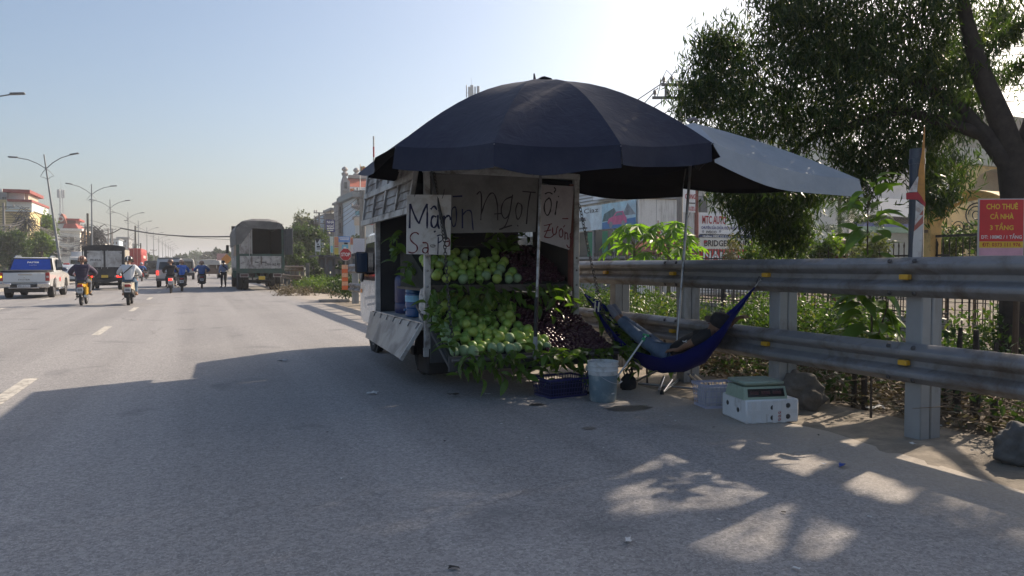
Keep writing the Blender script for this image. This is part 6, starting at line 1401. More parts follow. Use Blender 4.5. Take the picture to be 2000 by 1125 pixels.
# roadside vendor umbrella and stall far off
p = dep(423, 520, 100)
t = thing('vendor_umbrella', 'large pale vendor umbrella beside the road far behind the pedestrian', 'umbrella', (p.x, p.y, 0)); part('canopy', MB().lathe([(.02, 2.25), (.45, 2.17), (.9, 1.97), (1.3, 1.7), (1.3, 1.65), (.9, 1.92), (.45, 2.12), (.02, 2.2)], 12), M('pale_canopy', (.42, .42, .40), .8), t); part('pole', MB().tube([(0, 0, 0), (0, 0, 2.3)], .03, 7), STL, t)
t = thing('vendor_stall', 'dark covered stall under the pale vendor umbrella', 'stall', (p.x - .1, p.y + .5, 0)); part('table', MB().box(-.9, .9, -.5, .5, .75, .8), DARKS, t); part('backing', MB().box(-.8, .8, .3, .36, .8, 1.6), M('stall_brown', (.07, .05, .04), .9), t)
for x in (-.85, .85): part('leg', MB().box(x - .03, x + .03, -.45, .45, 0, .75), DARKS, t)
p = dep(408, 520, 80); t = thing('covered_cart', 'small white canopied cart far off left of the vendor umbrella', 'cart', (p.x, p.y, 0)); part('canopy', MB().prism([(-1.2, 1.5), (-1.1, 1.9), (-.6, 2.1), (.6, 2.1), (1.1, 1.9), (1.2, 1.5)], 'y', 0, 2.5, .05), MATS['pale_canopy'], t); part('cart_body', MB().box(-1.1, 1.1, 0, 2.4, .5, 1.1), M('cart_brown', (.12, .08, .06), .9), t); wheel(t, -.9, 1.2, .35, .1, -1, False); wheel(t, .9, 1.2, .35, .1, 1, False)
# ================================================================ background to the right of the road
def bpart(t, name, px0, py0, px1, py1, Y, th, mat, off=0., ch=0., lab=None):
    """a block whose camera-side face lies at Y (+off) and whose outline is read from the photograph"""
    a, b = onY(px0, py1, Y), onY(px1, py0, Y); o = t.location
    return part(name, MB().box(a.x - o.x, b.x - o.x, Y + off - o.y, Y + off + th - o.y, a.z - o.z, b.z - o.z, ch), mat, t, lab)
def btext(t, words, px0, py0, px1, py1, Y, mat, bold=1, off=-.02):
    a, b = onY(px0, py1, Y), onY(px1, py0, Y); o = t.location
    return text(words, t, ((a.x + b.x) / 2 - o.x, Y + off - o.y, (a.z + b.z) / 2 - o.z), b.x - a.x, b.z - a.z, mat, bold=bold)
def at(name, label, cat, px, py, Y, group=None): p = onY(px, py, Y); return thing(name, label, cat, (p.x, Y, 0), 0, group)
CLAD = M('cladding', (.72, .70, .66), .6, .1, .06, 1.5, 0, 40, (.28, .25, .21), 1.2, .45, streak=5); LOUV = M('louvre', (.58, .58, .56), .5, .3, .08, 2); GREYW = M('grey_wall', (.36, .37, .37), .8, 0, .06, 1)
FRM = M('frame_grey', (.25, .26, .27), .5, .2, .1, 4); SGL = glass('shop_glass', (.05, .06, .065), .08); WGL = glass('window_glass', (.06, .075, .085), .1); SBW = M('sign_white', (.80, .81, .82), .45, 0, .05, 2); BLT = M('blue_print', (.02, .03, .22), .5); RDT = M('red_text', (.42, .015, .03), .5); BKT = M('black_print', (.02, .02, .022), .5)
# showroom: facade runs along the road, gable wall faces the camera
SX, SY = 19.8, 30.7
t = thing('showroom', 'pale clad car showroom with louvred fascia, picture banner and glazed front', 'building', (SX, SY, 0))
part('wall', MB().box(.12, 14, .12, 26, 0, 8.4), CLAD, t)
for i in range(7): part('wall_panel', MB().box(.0 + i * 1.04, 1.02 + i * 1.04, -.0, .118, 0, 4.66, .01), CLAD, t)
for i in range(7): part('wall_panel', MB().box(.0 + i * 1.04, 1.02 + i * 1.04, .02, .118, 4.9, 8.4, .01), CLAD, t)
part('ledge', MB().box(-.12, 7.4, -.14, .11, 4.68, 4.86, .01), FRM, t)
for k in range(20): part('louvre', MB().loft([[(.11, y, 4.75 + k * .18), (-.08, y, 4.75 + k * .18), (-.02, y, 4.75 + k * .18 + .15), (.11, y, 4.75 + k * .18 + .15)] for y in (.12, 26)]), LOUV, t)
part('shop_window', MB().box(.05, .115, .4, 26, .5, 3.25), SGL, t)
for y in (.2, 2.2, 4.4, 6.8, 9.2, 12, 15): part('mullion', MB().box(-.02, .117, y, y + .14, .1, 3.3), FRM, t)
part('transom', MB().box(-.03, .048, .12, 26, 1.75, 1.87), FRM, t); part('plinth', MB().box(-.05, .118, .12, 26, 0, .5), CONC, t)
for y in (3.0, 4.6): part('curtain', MB().box(.03, .049, y, y + .55, 1.9, 3.2), M('green_curtain', (.03, .22, .11), .7, 0, .2, 6), t)
bn2 = part('banner', MB().box(-.06, -.03, .15, 9.2, 3.30, 4.62), M('banner_sky', (.42, .66, .78), .5, 0, .3, 1.2, 0, 40, (.55, .62, .66), .8, .5), t)
fx = lambda y, z, d=.0: (-.062 - d, y, z)
def bprint(pts, mat, d=.003, nm='print'): part(nm, MB().add([fx(y, z, d) for y, z in pts], [tuple(range(len(pts)))]), mat, bn2)
bprint([(.15, 3.3), (3.4, 3.3), (3.4, 3.65), (.15, 3.75)], M('print_blue', (.02, .17, .42), .5, 0, .2, 3)); bprint([(3.45, 3.30), (9.2, 3.3), (9.2, 4.62), (3.45, 4.62)], M('print_pale', (.66, .76, .80), .5, 0, .25, 1.5)); bprint([(.15, 3.9), (.9, 4.5), (1.4, 3.9)], M('print_rock', (.22, .26, .30), .6, 0, .4, 4), .004); bprint([(1.6, 3.72), (2.2, 4.35), (3.2, 4.1), (3.4, 3.7)], M('print_tree', (.10, .18, .20), .6, 0, .4, 4), .004)
MAG = M('print_magenta', (.60, .09, .25), .45, 0, .2, 3)
bprint([(.95, 3.55), (1.0, 3.80), (1.25, 4.0), (1.3, 4.14), (1.95, 4.14), (2.3, 3.92), (2.75, 3.82), (2.85, 3.6), (2.6, 3.5), (1.2, 3.48)], MAG, .006, 'printed_car'); bprint([(1.35, 3.94), (1.40, 4.08), (1.9, 4.08), (2.15, 3.92)], M('print_glass', (.10, .18, .25), .4), .008)
for y in (1.3, 2.5): bprint([(y + .17 * math.cos(a * PI / 6), 3.50 + .17 * math.sin(a * PI / 6)) for a in range(12)], M('print_grey', (.25, .27, .3), .5), .009)
WCAR = M('print_white', (.82, .84, .85), .4, 0, .1, 3); bprint([(4.6, 3.36), (4.7, 3.75), (5.1, 4.05), (6.4, 4.1), (7.0, 3.8), (7.2, 3.36)], WCAR, .006, 'printed_car'); bprint([(5.15, 3.85), (5.3, 4.03), (6.3, 4.06), (6.6, 3.85)], M('print_dark', (.06, .08, .10), .4), .008); bprint([(5.0, 3.40), (5.0, 3.50), (6.6, 3.50), (6.6, 3.40)], MATS['print_dark'], .008)
o = text('Ciaz', t, (-.075, 4.6, 4.38), 1.6, .26, BKT, (PI / 2, 0, -PI / 2), 0)
sg = part('name_board', MB().box(-.35, -.10, 1.0, 3.9, 4.85, 5.75, .02), SBW, t); text('AN VIỆT', sg, (-.353, 2.45, 5.28), 2.3, .52, M('dark_grey_print', (.06, .06, .065), .5), (PI / 2, 0, -PI / 2))
part('downpipe', MB().box(3.55, 3.95, -.22, -.005, 2.5, 4.66, .02), M('downpipe_grey', (.14, .14, .14), .6), t); part('small_window', MB().box(.4, 1.4, -.03, .0, 1.1, 1.5), WGL, t)
part('cable', MB().tube([(3.2, -.05, 4.5), (2.7, -.06, 3.4), (2.9, -.05, 2.4), (3.5, -.05, 1.6)], .012, 4), BPL, t)
part('round_emblem', MB().lathe([(.36, 0), (.36, .03), (.30, .03), (.30, 0)], 24, (6.0, -.03, 3.0), 'y', closed=True), M('emblem_pale', (.34, .33, .31), .6), t)
# sign stack
Y = 24.6
t = at('workshop_sign', 'tall white workshop sign with red capitals over a blue line and red panel', 'sign', 1425, 500, Y)
bpart(t, 'upper_panel', 1365, 419, 1490, 459, Y, .06, SBW); btext(t, 'MTC AUTO', 1371, 422.5, 1418, 437, Y, RDT); btext(t, 'CHUYÊN SỬA CHỮA: ĐIỆN MÁY - GẦM - SƠN', 1369, 441, 1462, 448.5, Y, BLT); btext(t, 'IVECO', 1379, 451, 1399, 455.5, Y, BKT); btext(t, 'Ford', 1440, 451.5, 1447, 455, Y, SBW, 0, -.03)
a, b = onY(1443.5, 453.3, Y), t.location; part('oval_emblem', MB().lathe([(1, 0), (1, .01), (.0, .01)], 18, (0, 0, 0), 'y').xf(Matrix.Translation((a.x - b.x, -.018, a.z)) @ Matrix.Diagonal((.10, 1, .045, 1))), BLT, t)
for px in (1373, 1406): a = onY(px, 452, Y); part('round_emblem', MB().lathe([(.045, 0), (.045, .01), (.03, .01), (.03, 0)], 14, (a.x - b.x, -.015, a.z), 'y', closed=True), M('emblem_grey', (.12, .13, .2), .5), t)
bpart(t, 'blue_strip', 1366, 459.3, 1490, 464, Y, .05, M('strip_blue', (.03, .07, .20), .5), -.0); btext(t, 'Hotline: 0902 222 510', 1372, 459.8, 1424, 463.6, Y, SBW)
bpart(t, 'middle_panel', 1366, 464.3, 1466, 486.5, Y, .05, M('sign_cream', (.72, .70, .64), .5, 0, .05, 2)); btext(t, 'BRIDGESTONE', 1375, 470, 1459, 481, Y, BKT)
a0_, a1_ = onY(1374, 476, Y), onY(1380, 470, Y); part('red_emblem', MB().add([(a0_.x - b.x, -.026, a0_.z), (a1_.x - b.x + .06, -.026, a1_.z), (a0_.x - b.x + .0, -.026, a1_.z)], [(0, 1, 2)]), RDT, t)
bpart(t, 'lower_panel', 1366, 487, 1467, 512, Y, .05, M('sign_red', (.50, .02, .03), .5, 0, .1, 2)); btext(t, 'NAM AN', 1373, 491, 1458, 507, Y, SBW)
bpart(t, 'frame_post', 1358.5, 370, 1364, 540, Y, .1, M('post_red', (.20, .06, .045), .7, 0, .2, 5)); bpart(t, 'frame_post', 1467.5, 459, 1471, 540, Y, .1, MATS['post_red'])
t = at('hanging_sign', 'white sign with red letters fixed left of the red sign post', 'sign', 1345, 400, Y); bpart(t, 'board', 1328, 371, 1358, 414, Y, .06, SBW, -.01); btext(t, 'CÔNG', 1337, 377, 1358, 388.5, Y, RDT, 1, -.035); btext(t, 'ISUZU', 1340, 404, 1358, 411, Y, RDT, 1, -.035); bpart(t, 'print_line', 1341, 396, 1357, 397.5, Y, .01, BKT, -.02)
# pale building behind and the white house with a window
t = at('warehouse', 'pale grey-green clad warehouse wall behind the workshop sign', 'building', 1420, 450, 44); bpart(t, 'wall', 1340, 360, 1600, 530, 44.2, 10, M('green_grey_clad', (.55, .61, .60), .6, .05, .04, 1))
for px in range(1350, 1600, 34): bpart(t, 'wall_panel', px, 330, px + 33, 417, 44, .15, MATS['green_grey_clad'])
bpart(t, 'skirt', 1340, 417.5, 1600, 421, 44, .1, FRM)
t = at('white_house', 'white house wall with one two-pane window behind the palm', 'house', 1610, 440, 38); WHW = M('white_render', (.78, .79, .80), .8, 0, .04, 1.2, 0, 40, (.36, .34, .31), 1.5, .3)
bpart(t, 'wall', 1566, 392, 1668, 472, 38, 6, WHW); bpart(t, 'base_wall', 1566, 473, 1668, 545, 38.1, 5, M('house_base', (.22, .21, .20), .8)); wn = bpart(t, 'window', 1596, 408, 1622, 441.5, 38, .08, M('pvc_white', (.82, .82, .82), .4), -.05)
for x0, x1 in ((1598.3, 1608.3), (1610.5, 1620)): a, b2 = onY(x0, 439.5, 38), onY(x1, 410, 38); part('pane', MB().box(a.x - t.location.x, b2.x - t.location.x, -.065, -.05, a.z, b2.z), WGL, wn)
bpart(t, 'roof_edge', 1562, 387, 1672, 392, 38, 6.3, FRM, -.2)
t = at('dealer_fascia', 'white dealer fascia with blue letters and blue lower strip behind the arched gate', 'building', 1830, 430, 44)
bpart(t, 'wall', 1662, 446, 2060, 545, 44.2, 6, M('glass_wall', (.16, .20, .21), .3, 0, .2, .6)); bpart(t, 'fascia', 1662, 404, 2060, 434, 44, 1, SBW); bpart(t, 'blue_strip', 1662, 434.4, 2060, 446, 44, .8, M('strip_blue2', (.03, .06, .26), .5)); btext(t, 'SUZUKI', 1796, 412, 1869, 431, 44, BLT)
bpart(t, 'roof_slab', 1660, 350, 2060, 403, 45, 6, M('roof_pale', (.58, .55, .52), .7, 0, .1, 1)); btext(t, 'PHÒNG', 1826, 436.5, 1860, 444, 44, SBW); btext(t, 'HN', 1872, 436.5, 1884, 444, 44, SBW)
bpart(t, 'awning', 1662, 446.5, 1850, 452, 43.2, .9, M('awning_green', (.10, .22, .16), .6))
# yellow house with an arched balcony
YW = M('yellow_render', (.70, .52, .25), .85, 0, .10, 1.5, 0, 40, (.28, .20, .11), 2, .5); t = at('yellow_house', 'yellow house with an arched balcony behind the tree trunk', 'house', 1930, 350, 27)
o = t.location
def arch_wall(px0, py0, px1, py1, cx, top, hw, bottom, Y, th):
    A, B = onY(px0, py1, Y), onY(px1, py0, Y); C = onY(cx, top, Y); w_ = onY(cx + hw, top, Y).x - C.x; zb = onY(cx, bottom, Y).z
    out = [(A.x, A.z), (A.x, B.z), (B.x, B.z), (B.x, A.z), (C.x + w_, A.z)]; n = 14; rise = min(w_, C.z - zb) * .8
    out += [(C.x + w_ * math.cos(PI * k / n), C.z - rise + rise * math.sin(PI * k / n)) for k in range(n + 1)] + [(C.x - w_, A.z)]
    return MB().prism([(x - o.x, z - o.z) for x, z in out], 'y', Y - o.y, Y + th - o.y)
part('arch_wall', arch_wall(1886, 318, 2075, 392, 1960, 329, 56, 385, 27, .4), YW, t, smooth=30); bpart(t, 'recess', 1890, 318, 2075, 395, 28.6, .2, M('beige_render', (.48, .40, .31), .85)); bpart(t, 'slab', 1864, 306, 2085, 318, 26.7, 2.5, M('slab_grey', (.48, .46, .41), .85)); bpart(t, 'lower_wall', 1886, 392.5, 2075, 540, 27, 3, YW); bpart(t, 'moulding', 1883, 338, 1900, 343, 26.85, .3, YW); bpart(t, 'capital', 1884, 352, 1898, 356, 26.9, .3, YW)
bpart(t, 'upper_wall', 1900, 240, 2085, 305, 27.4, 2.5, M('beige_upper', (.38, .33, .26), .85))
# railings, brick pillars and gate along the plot line
FX = 13.5
BRK = M('brick_red', (.24, .065, .04), .85, 0, .2, 10, .2, 30, (.30, .24, .2), 12, .42)
def pillar(px, top, label, wd=.13):
    p = onX(px, top, FX); t = thing('brick_pillar', label, 'pillar', (FX, p.y, 0)); n = int(p.z / .075)
    part('core', MB().box(-wd + .006, wd - .006, -wd + .006, wd - .006, 0, p.z - .05), M('mortar', (.28, .26, .23), .95), t)
    k0 = max(0, n - 14)
    if k0: part('lower_bricks', MB().box(-wd, wd, -wd, wd, 0, k0 * .075), BRK, t)
    for k in range(k0, n): part('brick', MB().box(-wd, wd, -wd, wd, k * .075 + .006, k * .075 + .069, .004), BRK, t)
    part('cap', MB().box(-wd - .05, wd + .05, -wd - .05, wd + .05, p.z - .06, p.z).loft([[(-wd, -wd, p.z), (wd, -wd, p.z), (wd, wd, p.z), (-wd, wd, p.z)], [(-.03, -.03, p.z + .07), (.03, -.03, p.z + .07), (.03, .03, p.z + .07), (-.03, .03, p.z + .07)]]), M('pillar_cap', (.20, .15, .11), .85), t); return p
pa = pillar(1640, 470, 'red brick fence pillar under the palm tree'); pb_ = pillar(1806, 450, 'red brick gate pillar just right of the blue pipe', .15)
IRON = M('wrought_iron', (.03, .03, .032), .6, .4, .2, 8)
t = thing('iron_railing', 'dark spiked iron railing either side of the brick pillar', 'railing', (FX, 0, 0)); mb = MB(); y = 9.9
while y < 24:
    mb.tube([(0, y, .3), (0, y, 1.72), (0, y, 1.78), (0, y, 1.86)], [.011, .011, .022, .002], 5); y += .125
part('bars', mb, IRON, t, stuff=True)
for z in (.4, 1.55): part('rail', MB().box(-.015, .015, 9.9, 24, z, z + .035), IRON, t)
part('base_wall', MB().box(-.1, .1, 9.9, 24, -.05, .32), CONC, t)
YG = M('yellow_gate', (.68, .46, .18), .8, 0, .10, 3, 0, 40, (.30, .20, .10), 3, .45)
gp = [onX(px, 470, FX).y for px in (1822, 1990)]; gc, gw = (gp[0] + gp[1]) / 2, abs(gp[0] - gp[1]) / 2; zt = onX(1905, 376, FX).z
t = thing('arched_gate', 'yellow arched gateway with scrolled iron infill behind the letting board', 'gate', (FX, gc, 0)); rise = .62
for r0, r1, dx in ((1.0, .86, .20), (1.05, 1.0, .28), (.86, .80, .14)):
    rings = []
    for k in range(25): a = PI * k / 24; rings.append([(x, math.cos(a) * gw * 1.15 * r, zt - rise + (rise * math.sin(a)) * r) for x, r in ((-dx, r0), (dx, r0), (dx, r1), (-dx, r1))])
    part('arch', MB().loft(rings), YG, t)
for s in (-1, 1): part('pier', MB().box(-.16, .16, s * gw * 1.06 - .12, s * gw * 1.06 + .12, .9 if s > 0 else 0, zt - rise + .02, .01), YG, t)
part('top_rail', MB().box(-.02, .02, -gw, gw, 1.92, 1.97), IRON, t)
def scroll(cy, cz, r, turns=1.6, s=1, a0=0):
    return [(0, cy + s * math.cos(a0 + a) * r * (1 - a / (turns * 2 * PI) * .85), cz + math.sin(a0 + a) * r * (1 - a / (turns * 2 * PI) * .85)) for a in [turns * 2 * PI * i / 26 for i in range(27)]]
for cy, cz, r, s in ((-.05, 2.33, .17, 1), (-.35, 2.12, .12, -1), (.30, 2.10, .13, 1), (-.55, 2.06, .08, 1), (.5, 2.04, .08, -1), (.12, 2.10, .09, -1)): part('scroll', MB().tube(scroll(cy, cz, r, 1.6, s), .010, 5, False), IRON, t)
part('ring', MB().tube([(0, -.05 + .21 * math.cos(a * PI / 12), 2.33 + .21 * math.sin(a * PI / 12)) for a in range(25)], .012, 5, False), IRON, t)
gt = MB()
for k in range(12): y = -gw + .08 + k * (2 * gw - .16) / 11; gt.tube([(0, y, .2), (0, y, 1.9)], .011, 5)
part('bars', gt, IRON, t, stuff=True)
# low grid fence nearer the rail
t = thing('grid_fence', 'dark square-mesh fence standing low behind the guardrail', 'fence', (9.9, 0, 0)); mb = MB()
for k in range(110): y = 1.0 + k * .11; mb.box(-.006, .006, y - .005, y + .005, .1, 1.06)
for k in range(9): z = .18 + k * .11; mb.box(-.008, -.002, 1.0, 13, z - .005, z + .005)
part('mesh', mb, IRON, t, stuff=True)
for y in (1.2, 3.4, 5.6, 7.8, 10, 12.2): part('post', MB().box(-.03, .03, y - .03, y + .03, 0, 1.1), IRON, t)
part('back_slab', MB().box(.15, .22, 2.2, 5.2, .45, 1.0), M('dark_slab', (.05, .055, .05), .9), t)
# planting behind
def bush(px, py, d, r, n, mat, label, leaf=.10, wid=.5, st=None, seed=1):
    c = dep(px, py, d); t = thing('bush', label, 'bush', (c.x, c.y, 0)); rnd = np.random.RandomState(seed); bl = [((rnd.uniform(-.6, .6) * r[0], rnd.uniform(-.6, .6) * r[0], c.z + rnd.uniform(-.4, .4) * r[1]), (r[0] * .6, r[0] * .6, r[1] * .6), n / 7) for _ in range(7)]
    part('stem', MB().tube([(0, 0, 0), (.03, .02, c.z * .6), (0, 0, c.z)], [.03, .02, .008], 5), BARK, t); P = clumps(bl, rnd, 10, r[0] * .12); P[:, 2] = np.maximum(P[:, 2], .03); link('foliage', leafmesh('foliage', P, rnd.normal(size=P.shape), leaf, wid, rnd=rnd), mat, t); return t
bush(1520, 480, 17.5, (.75, .55), 1500, GR3, 'bright green bush hanging below the dark foliage, left of the white house', .11, .4, seed=2); bush(1592, 490, 17, (.5, .4), 900, GR1, 'green bush on the railing left of the brick pillar', seed=3); bush(1618, 482, 16.5, (.3, .35), 600, GR3, 'vivid green climber beside the brick pillar', seed=4)
bush(1700, 490, 15.5, (.5, .45), 900, PALE, 'ochre-tinged bush between the pillar and the blue pipe', seed=5); bush(1850, 480, 15.5, (.45, .5), 1000, GR1, 'green shrub inside the arched gate, left one', seed=6); bush(1905, 470, 15, (.4, .5), 900, GR1, 'green shrub inside the arched gate, right one', seed=7); bush(1432, 495, 16, (.35, .45), 700, leafmat('dusty_leaf', (.14, .12, .07), (.24, .21, .13), .2, .7), 'dusty pale bush in front of the red sign panel', .07, .45, seed=8)
bush(1475, 498, 15, (.35, .3), 500, GR1, 'low green bush right of the red sign panel', seed=9)
# papaya plants: palmate leaves on long stalks
def palmate():
    mb = MB(); pts = [(0, 0, 0)]; lob = 7
    for k in range(lob):
        a = rad(-125 + 250 * k / (lob - 1)); L = (.75, .95, 1.08, 1.15, 1.08, .95, .75)[k]; a1, a2 = a - rad(16), a + rad(16)
        for q, rr in ((a - rad(20), .30), (a1, .55), (a - rad(7), .78), (a, 1.), (a + rad(7), .78), (a2, .55)): pts.append((math.sin(q) * rr * L, math.cos(q) * rr * L, -.28 * (rr * L) ** 2 + (.03 if rr < .5 else 0)))
    n = len(pts); return mb.add(pts, [(0, i, i + 1) for i in range(1, n - 1)])
PAPL = palmate().mesh('leaf', 0); PAPL.materials.append(leafmat('papaya_leaf', (.10, .20, .02), (.15, .26, .03), .55, .45))
def papaya(px, top, d, n, label, seed, s=1.):
    rnd = random.Random(seed); c = dep(px, top, d); t = thing('papaya_plant', label, 'plant', (c.x, c.y, 0)); h = c.z
    part('stem', MB().tube([(0, 0, 0), (.03, 0, h * .5), (0, 0, h * .92)], [.06, .05, .03], 7), M('papaya_stem', (.16, .15, .09), .8, 0, .2, 9), t)
    for i in range(n):
        a = i * 2.4 + rnd.uniform(-.3, .3); u = i / n; el = rad(70 - 85 * u); L = .42 + .25 * u; p0 = Vector((0, 0, h * (.92 - .22 * u))); d_ = Vector((math.cos(a) * math.cos(el), math.sin(a) * math.cos(el), math.sin(el))); p1 = p0 + d_ * L * s
        part('stalk', MB().tube([p0, p0.lerp(p1, .5) + Vector((0, 0, .03)), p1], .010, 4), MATS['papaya_stem'], t)
        put_leaf(t, p1, Vector((math.cos(a), math.sin(a), -.25 - .5 * u)), .30 * s * rnd.uniform(.85, 1.15), rnd.uniform(-.4, .4), me=PAPL)
papaya(1238, 462, 17.5, 20, 'bright green papaya plant, left of two above the rail', 3, 1.15); papaya(1305, 456, 17.5, 22, 'bright green papaya plant in front of the red tiled roof, right of two', 4, 1.15); papaya(1338, 478, 18, 12, 'smaller papaya plant behind the umbrella pole', 5, .9)
# tiled pavilion
c = dep(1285, 500, 25); t = thing('pavilion', 'small pavilion with red tiled hipped roof and a finial behind the papaya plants', 'pavilion', (c.x, c.y, 0), .15); zt = 2.35; ze = 1.75
TIL = M('red_tile', (.34, .09, .045), .75, 0, .25, 5, .2, 25, (.20, .08, .05), 4, .4)
part('roof', MB().loft([[(-.95, -.95, ze), (.95, -.95, ze), (.95, .95, ze), (-.95, .95, ze)], [(-.12, -.12, zt), (.12, -.12, zt), (.12, .12, zt), (-.12, .12, zt)]]), TIL, t)
for k in range(12): x = -.9 + k * .1636; top = .12 + .83 * abs(x) / .95; part('tile_row', MB().tube([(x, -.96, ze + .01), (x * .13, -.12, zt + .02)] if abs(x) < .2 else [(x, -.96, ze + .01), (x, -max(.13, abs(x)), ze + (zt - ze) * (.95 - max(.12, abs(x))) / .83 + .01)], .028, 5), TIL, t)
for a, b3 in ((-1, -1), (1, -1), (1, 1), (-1, 1)): part('ridge', MB().tube([(a * .97, b3 * .97, ze + .02), (a * .1, b3 * .1, zt + .02)], .045, 6), M('ridge_pale', (.42, .22, .14), .8), t); part('column', MB().tube([(a * .75, b3 * .75, 0), (a * .75, b3 * .75, ze)], .06, 8), CONC, t)
part('finial', MB().lathe([(.10, zt), (.05, zt + .08), (.10, zt + .16), (.06, zt + .26), (.02, zt + .32), (.015, zt + .55)], 10), M('finial_red', (.28, .09, .05), .6), t)
# palm and conifers
def palm(px, top, d, n, label, L=.9, seed=1):
    rnd = random.Random(seed); c = dep(px, top, d); t = thing('palm', label, 'palm', (c.x, c.y, 0)); h = c.z
    part('trunk', MB().tube([(0, 0, 0), (.02, 0, h * .5), (0, 0, h)], [.09, .07, .05], 8), M('palm_trunk', (.13, .16, .08), .8, 0, .2, 4), t)
    for i in range(n):
        a = i * 2.4; el = rad(rnd.uniform(5, 70)); pts = [Vector((math.cos(a) * math.cos(el) * L * u, math.sin(a) * math.cos(el) * L * u, h + math.sin(el) * L * u - .75 * L * u * u)) for u in (0, .2, .4, .6, .8, 1)]
        P, D = [], []
        for u in np.linspace(.12, 1, 26):
            k = min(4, int(u * 5)); p = pts[k].lerp(pts[k + 1], u * 5 - k) if u < 1 else pts[5]; tg_ = (pts[k + 1] - pts[k]).normalized(); sd_ = tg_.cross(Vector((0, 0, 1))).normalized()
            for s in (-1, 1): dd = (sd_ * s + tg_ * .5 + Vector((0, 0, -.45))); P.append(tuple(p + dd.normalized() * .11 * L)); D.append(tuple(dd))
        link('frond', leafmesh('frond', np.array(P), np.array(D), .26 * L, .12), GR2, t)
palm(1640, 386, 22, 13, 'small palm tree with arching fronds in front of the white house', 1.0)
for i, (px, top, base, d, lab) in enumerate(((1666, 395, 500, 19, 'slender layered conifer right of the palm'), (1690, 405, 500, 21, 'second layered conifer, nearer the leafy plant'), (1634, 412, 500, 20.5, 'clipped conifer with dense round tufts beneath the palm'))):
    c = dep(px, top, d); bl = [((R.uniform(-.35, .35), R.uniform(-.35, .35), c.z * (.35 + .65 * k / 8)), (.32 * (1.2 - k / 9), .32 * (1.2 - k / 9), .10), 260) for k in range(9)]
    tree('conifer', lab, (c.x, c.y, 0), c.z, .5, 0, GR2, BARK, .09, .14, 0, 30 + i, .05, bl, spread=.05)
# utility pole and its wires
POL = M('concrete_pole', (.22, .21, .195), .9, 0, .12, 3, .1, 30); WIR = M('wire', (.05, .05, .052), .6); INS = M('insulator', (.22, .20, .19), .4)
def upole(name, label, p, h, r=.13, arms=(), rz=0., m=POL, cat='utility pole', group=None, ins=True):
    t = thing(name, label, cat, (p.x, p.y, 0), rz, group); part('pole', MB().tube([(0, 0, 0), (0, 0, h)], [r, r * .7], 8), m, t)
    for z, x0, x1 in arms:
        part('crossarm', MB().box(x0, x1, -.05, .05, z - .05, z + .05), M('arm_steel', (.18, .17, .165), .7, .3), t); part('brace', MB().bar((x0 * .6, 0, z), (0, 0, z - .55), .03, .03).bar((x1 * .6, 0, z), (0, 0, z - .55), .03, .03), MATS['arm_steel'], t)
        if ins:
            for x in (x0 + .1, x0 * .45, x1 - .1): part('insulator', MB().lathe([(.03, z + .04), (.03, z + .12), (.09, z + .14), (.06, z + .20), (.09, z + .22), (.05, z + .30), (.02, z + .32)], 9, (x, 0, 0)), INS, t)
    return t
p = dep(1327, 500, 29)
up = upole('utility_pole', 'grey utility pole with two crossarms and insulators rising behind the silver umbrella', p, dep(1327, 162, 29).z, .14, ((dep(1327, 168, 29).z, -.75, 1.3), (dep(1327, 193, 29).z, -1.1, .9)), -YAW)
part('side_frame', MB().box(-.62, -.54, -.04, .04, dep(1300, 196, 29).z, dep(1300, 166, 29).z).bar((-.65, 0, dep(1300, 170, 29).z), (-.2, 0, dep(1300, 150, 29).z + .2), .03, .03), MATS['arm_steel'], up)
def cable(name, pts, r, label, sag=0., n=10, group=None, cat='cable'):
    out = []
    for i in range(len(pts) - 1):
        for k in range(n): u = k / n; q = Vector(pts[i]).lerp(Vector(pts[i + 1]), u); q.z -= sag * 4 * u * (1 - u); out.append(q)
    out.append(Vector(pts[-1])); o = out[0].copy(); return single(name, MB().tube([q - o for q in out], r, 5, False), WIR, label, cat, o, 0, group)
for i, (a, b2) in enumerate((((1300, 158), (1215, 205)), ((1285, 172), (1240, 212)), ((1296, 196), (1255, 216)), ((1325, 205), (1270, 228)), ((1330, 222), (1290, 240)))):
    A = dep(a[0], a[1], 29); B = dep(b2[0], b2[1], 34); cable('power_wire', [A, A + (B - A) * 6], .022, ('uppermost of the wires running left from the insulator pole', 'second wire running left from the insulator pole', 'third wire running left from the insulator pole', 'fourth wire running left from the insulator pole', 'lowest of the wires running left from the insulator pole')[i], .4)
for i, (y0, y1) in enumerate(((106, 95), (138, 120), (150, 134), (166, 152), (196, 186), (92, 78))):
    A = dep(1325 if i < 3 else 1500, 175 + 5 * i, 29); B = dep(2050, y1, 17); A2 = dep(1910, y0 + 4, 19)
    cable('power_wire', [A, A2, A2 + (B - A2) * 3], .012, ('wire seen right of the tree limb, second from top', 'wire seen right of the tree limb, third from top', 'wire seen right of the tree limb, fourth from top', 'wire seen right of the tree limb, fifth from top', 'lowest wire seen right of the tree limb', 'topmost wire seen right of the tree limb')[i], .1)
part('jumper', MB().tube([(-.9, 0, 8.0), (-.75, 0, 8.6), (-.55, 0, 9.0), (-.25, 0, 8.7), (.1, 0, 8.4)], .018, 5), WIR, up)
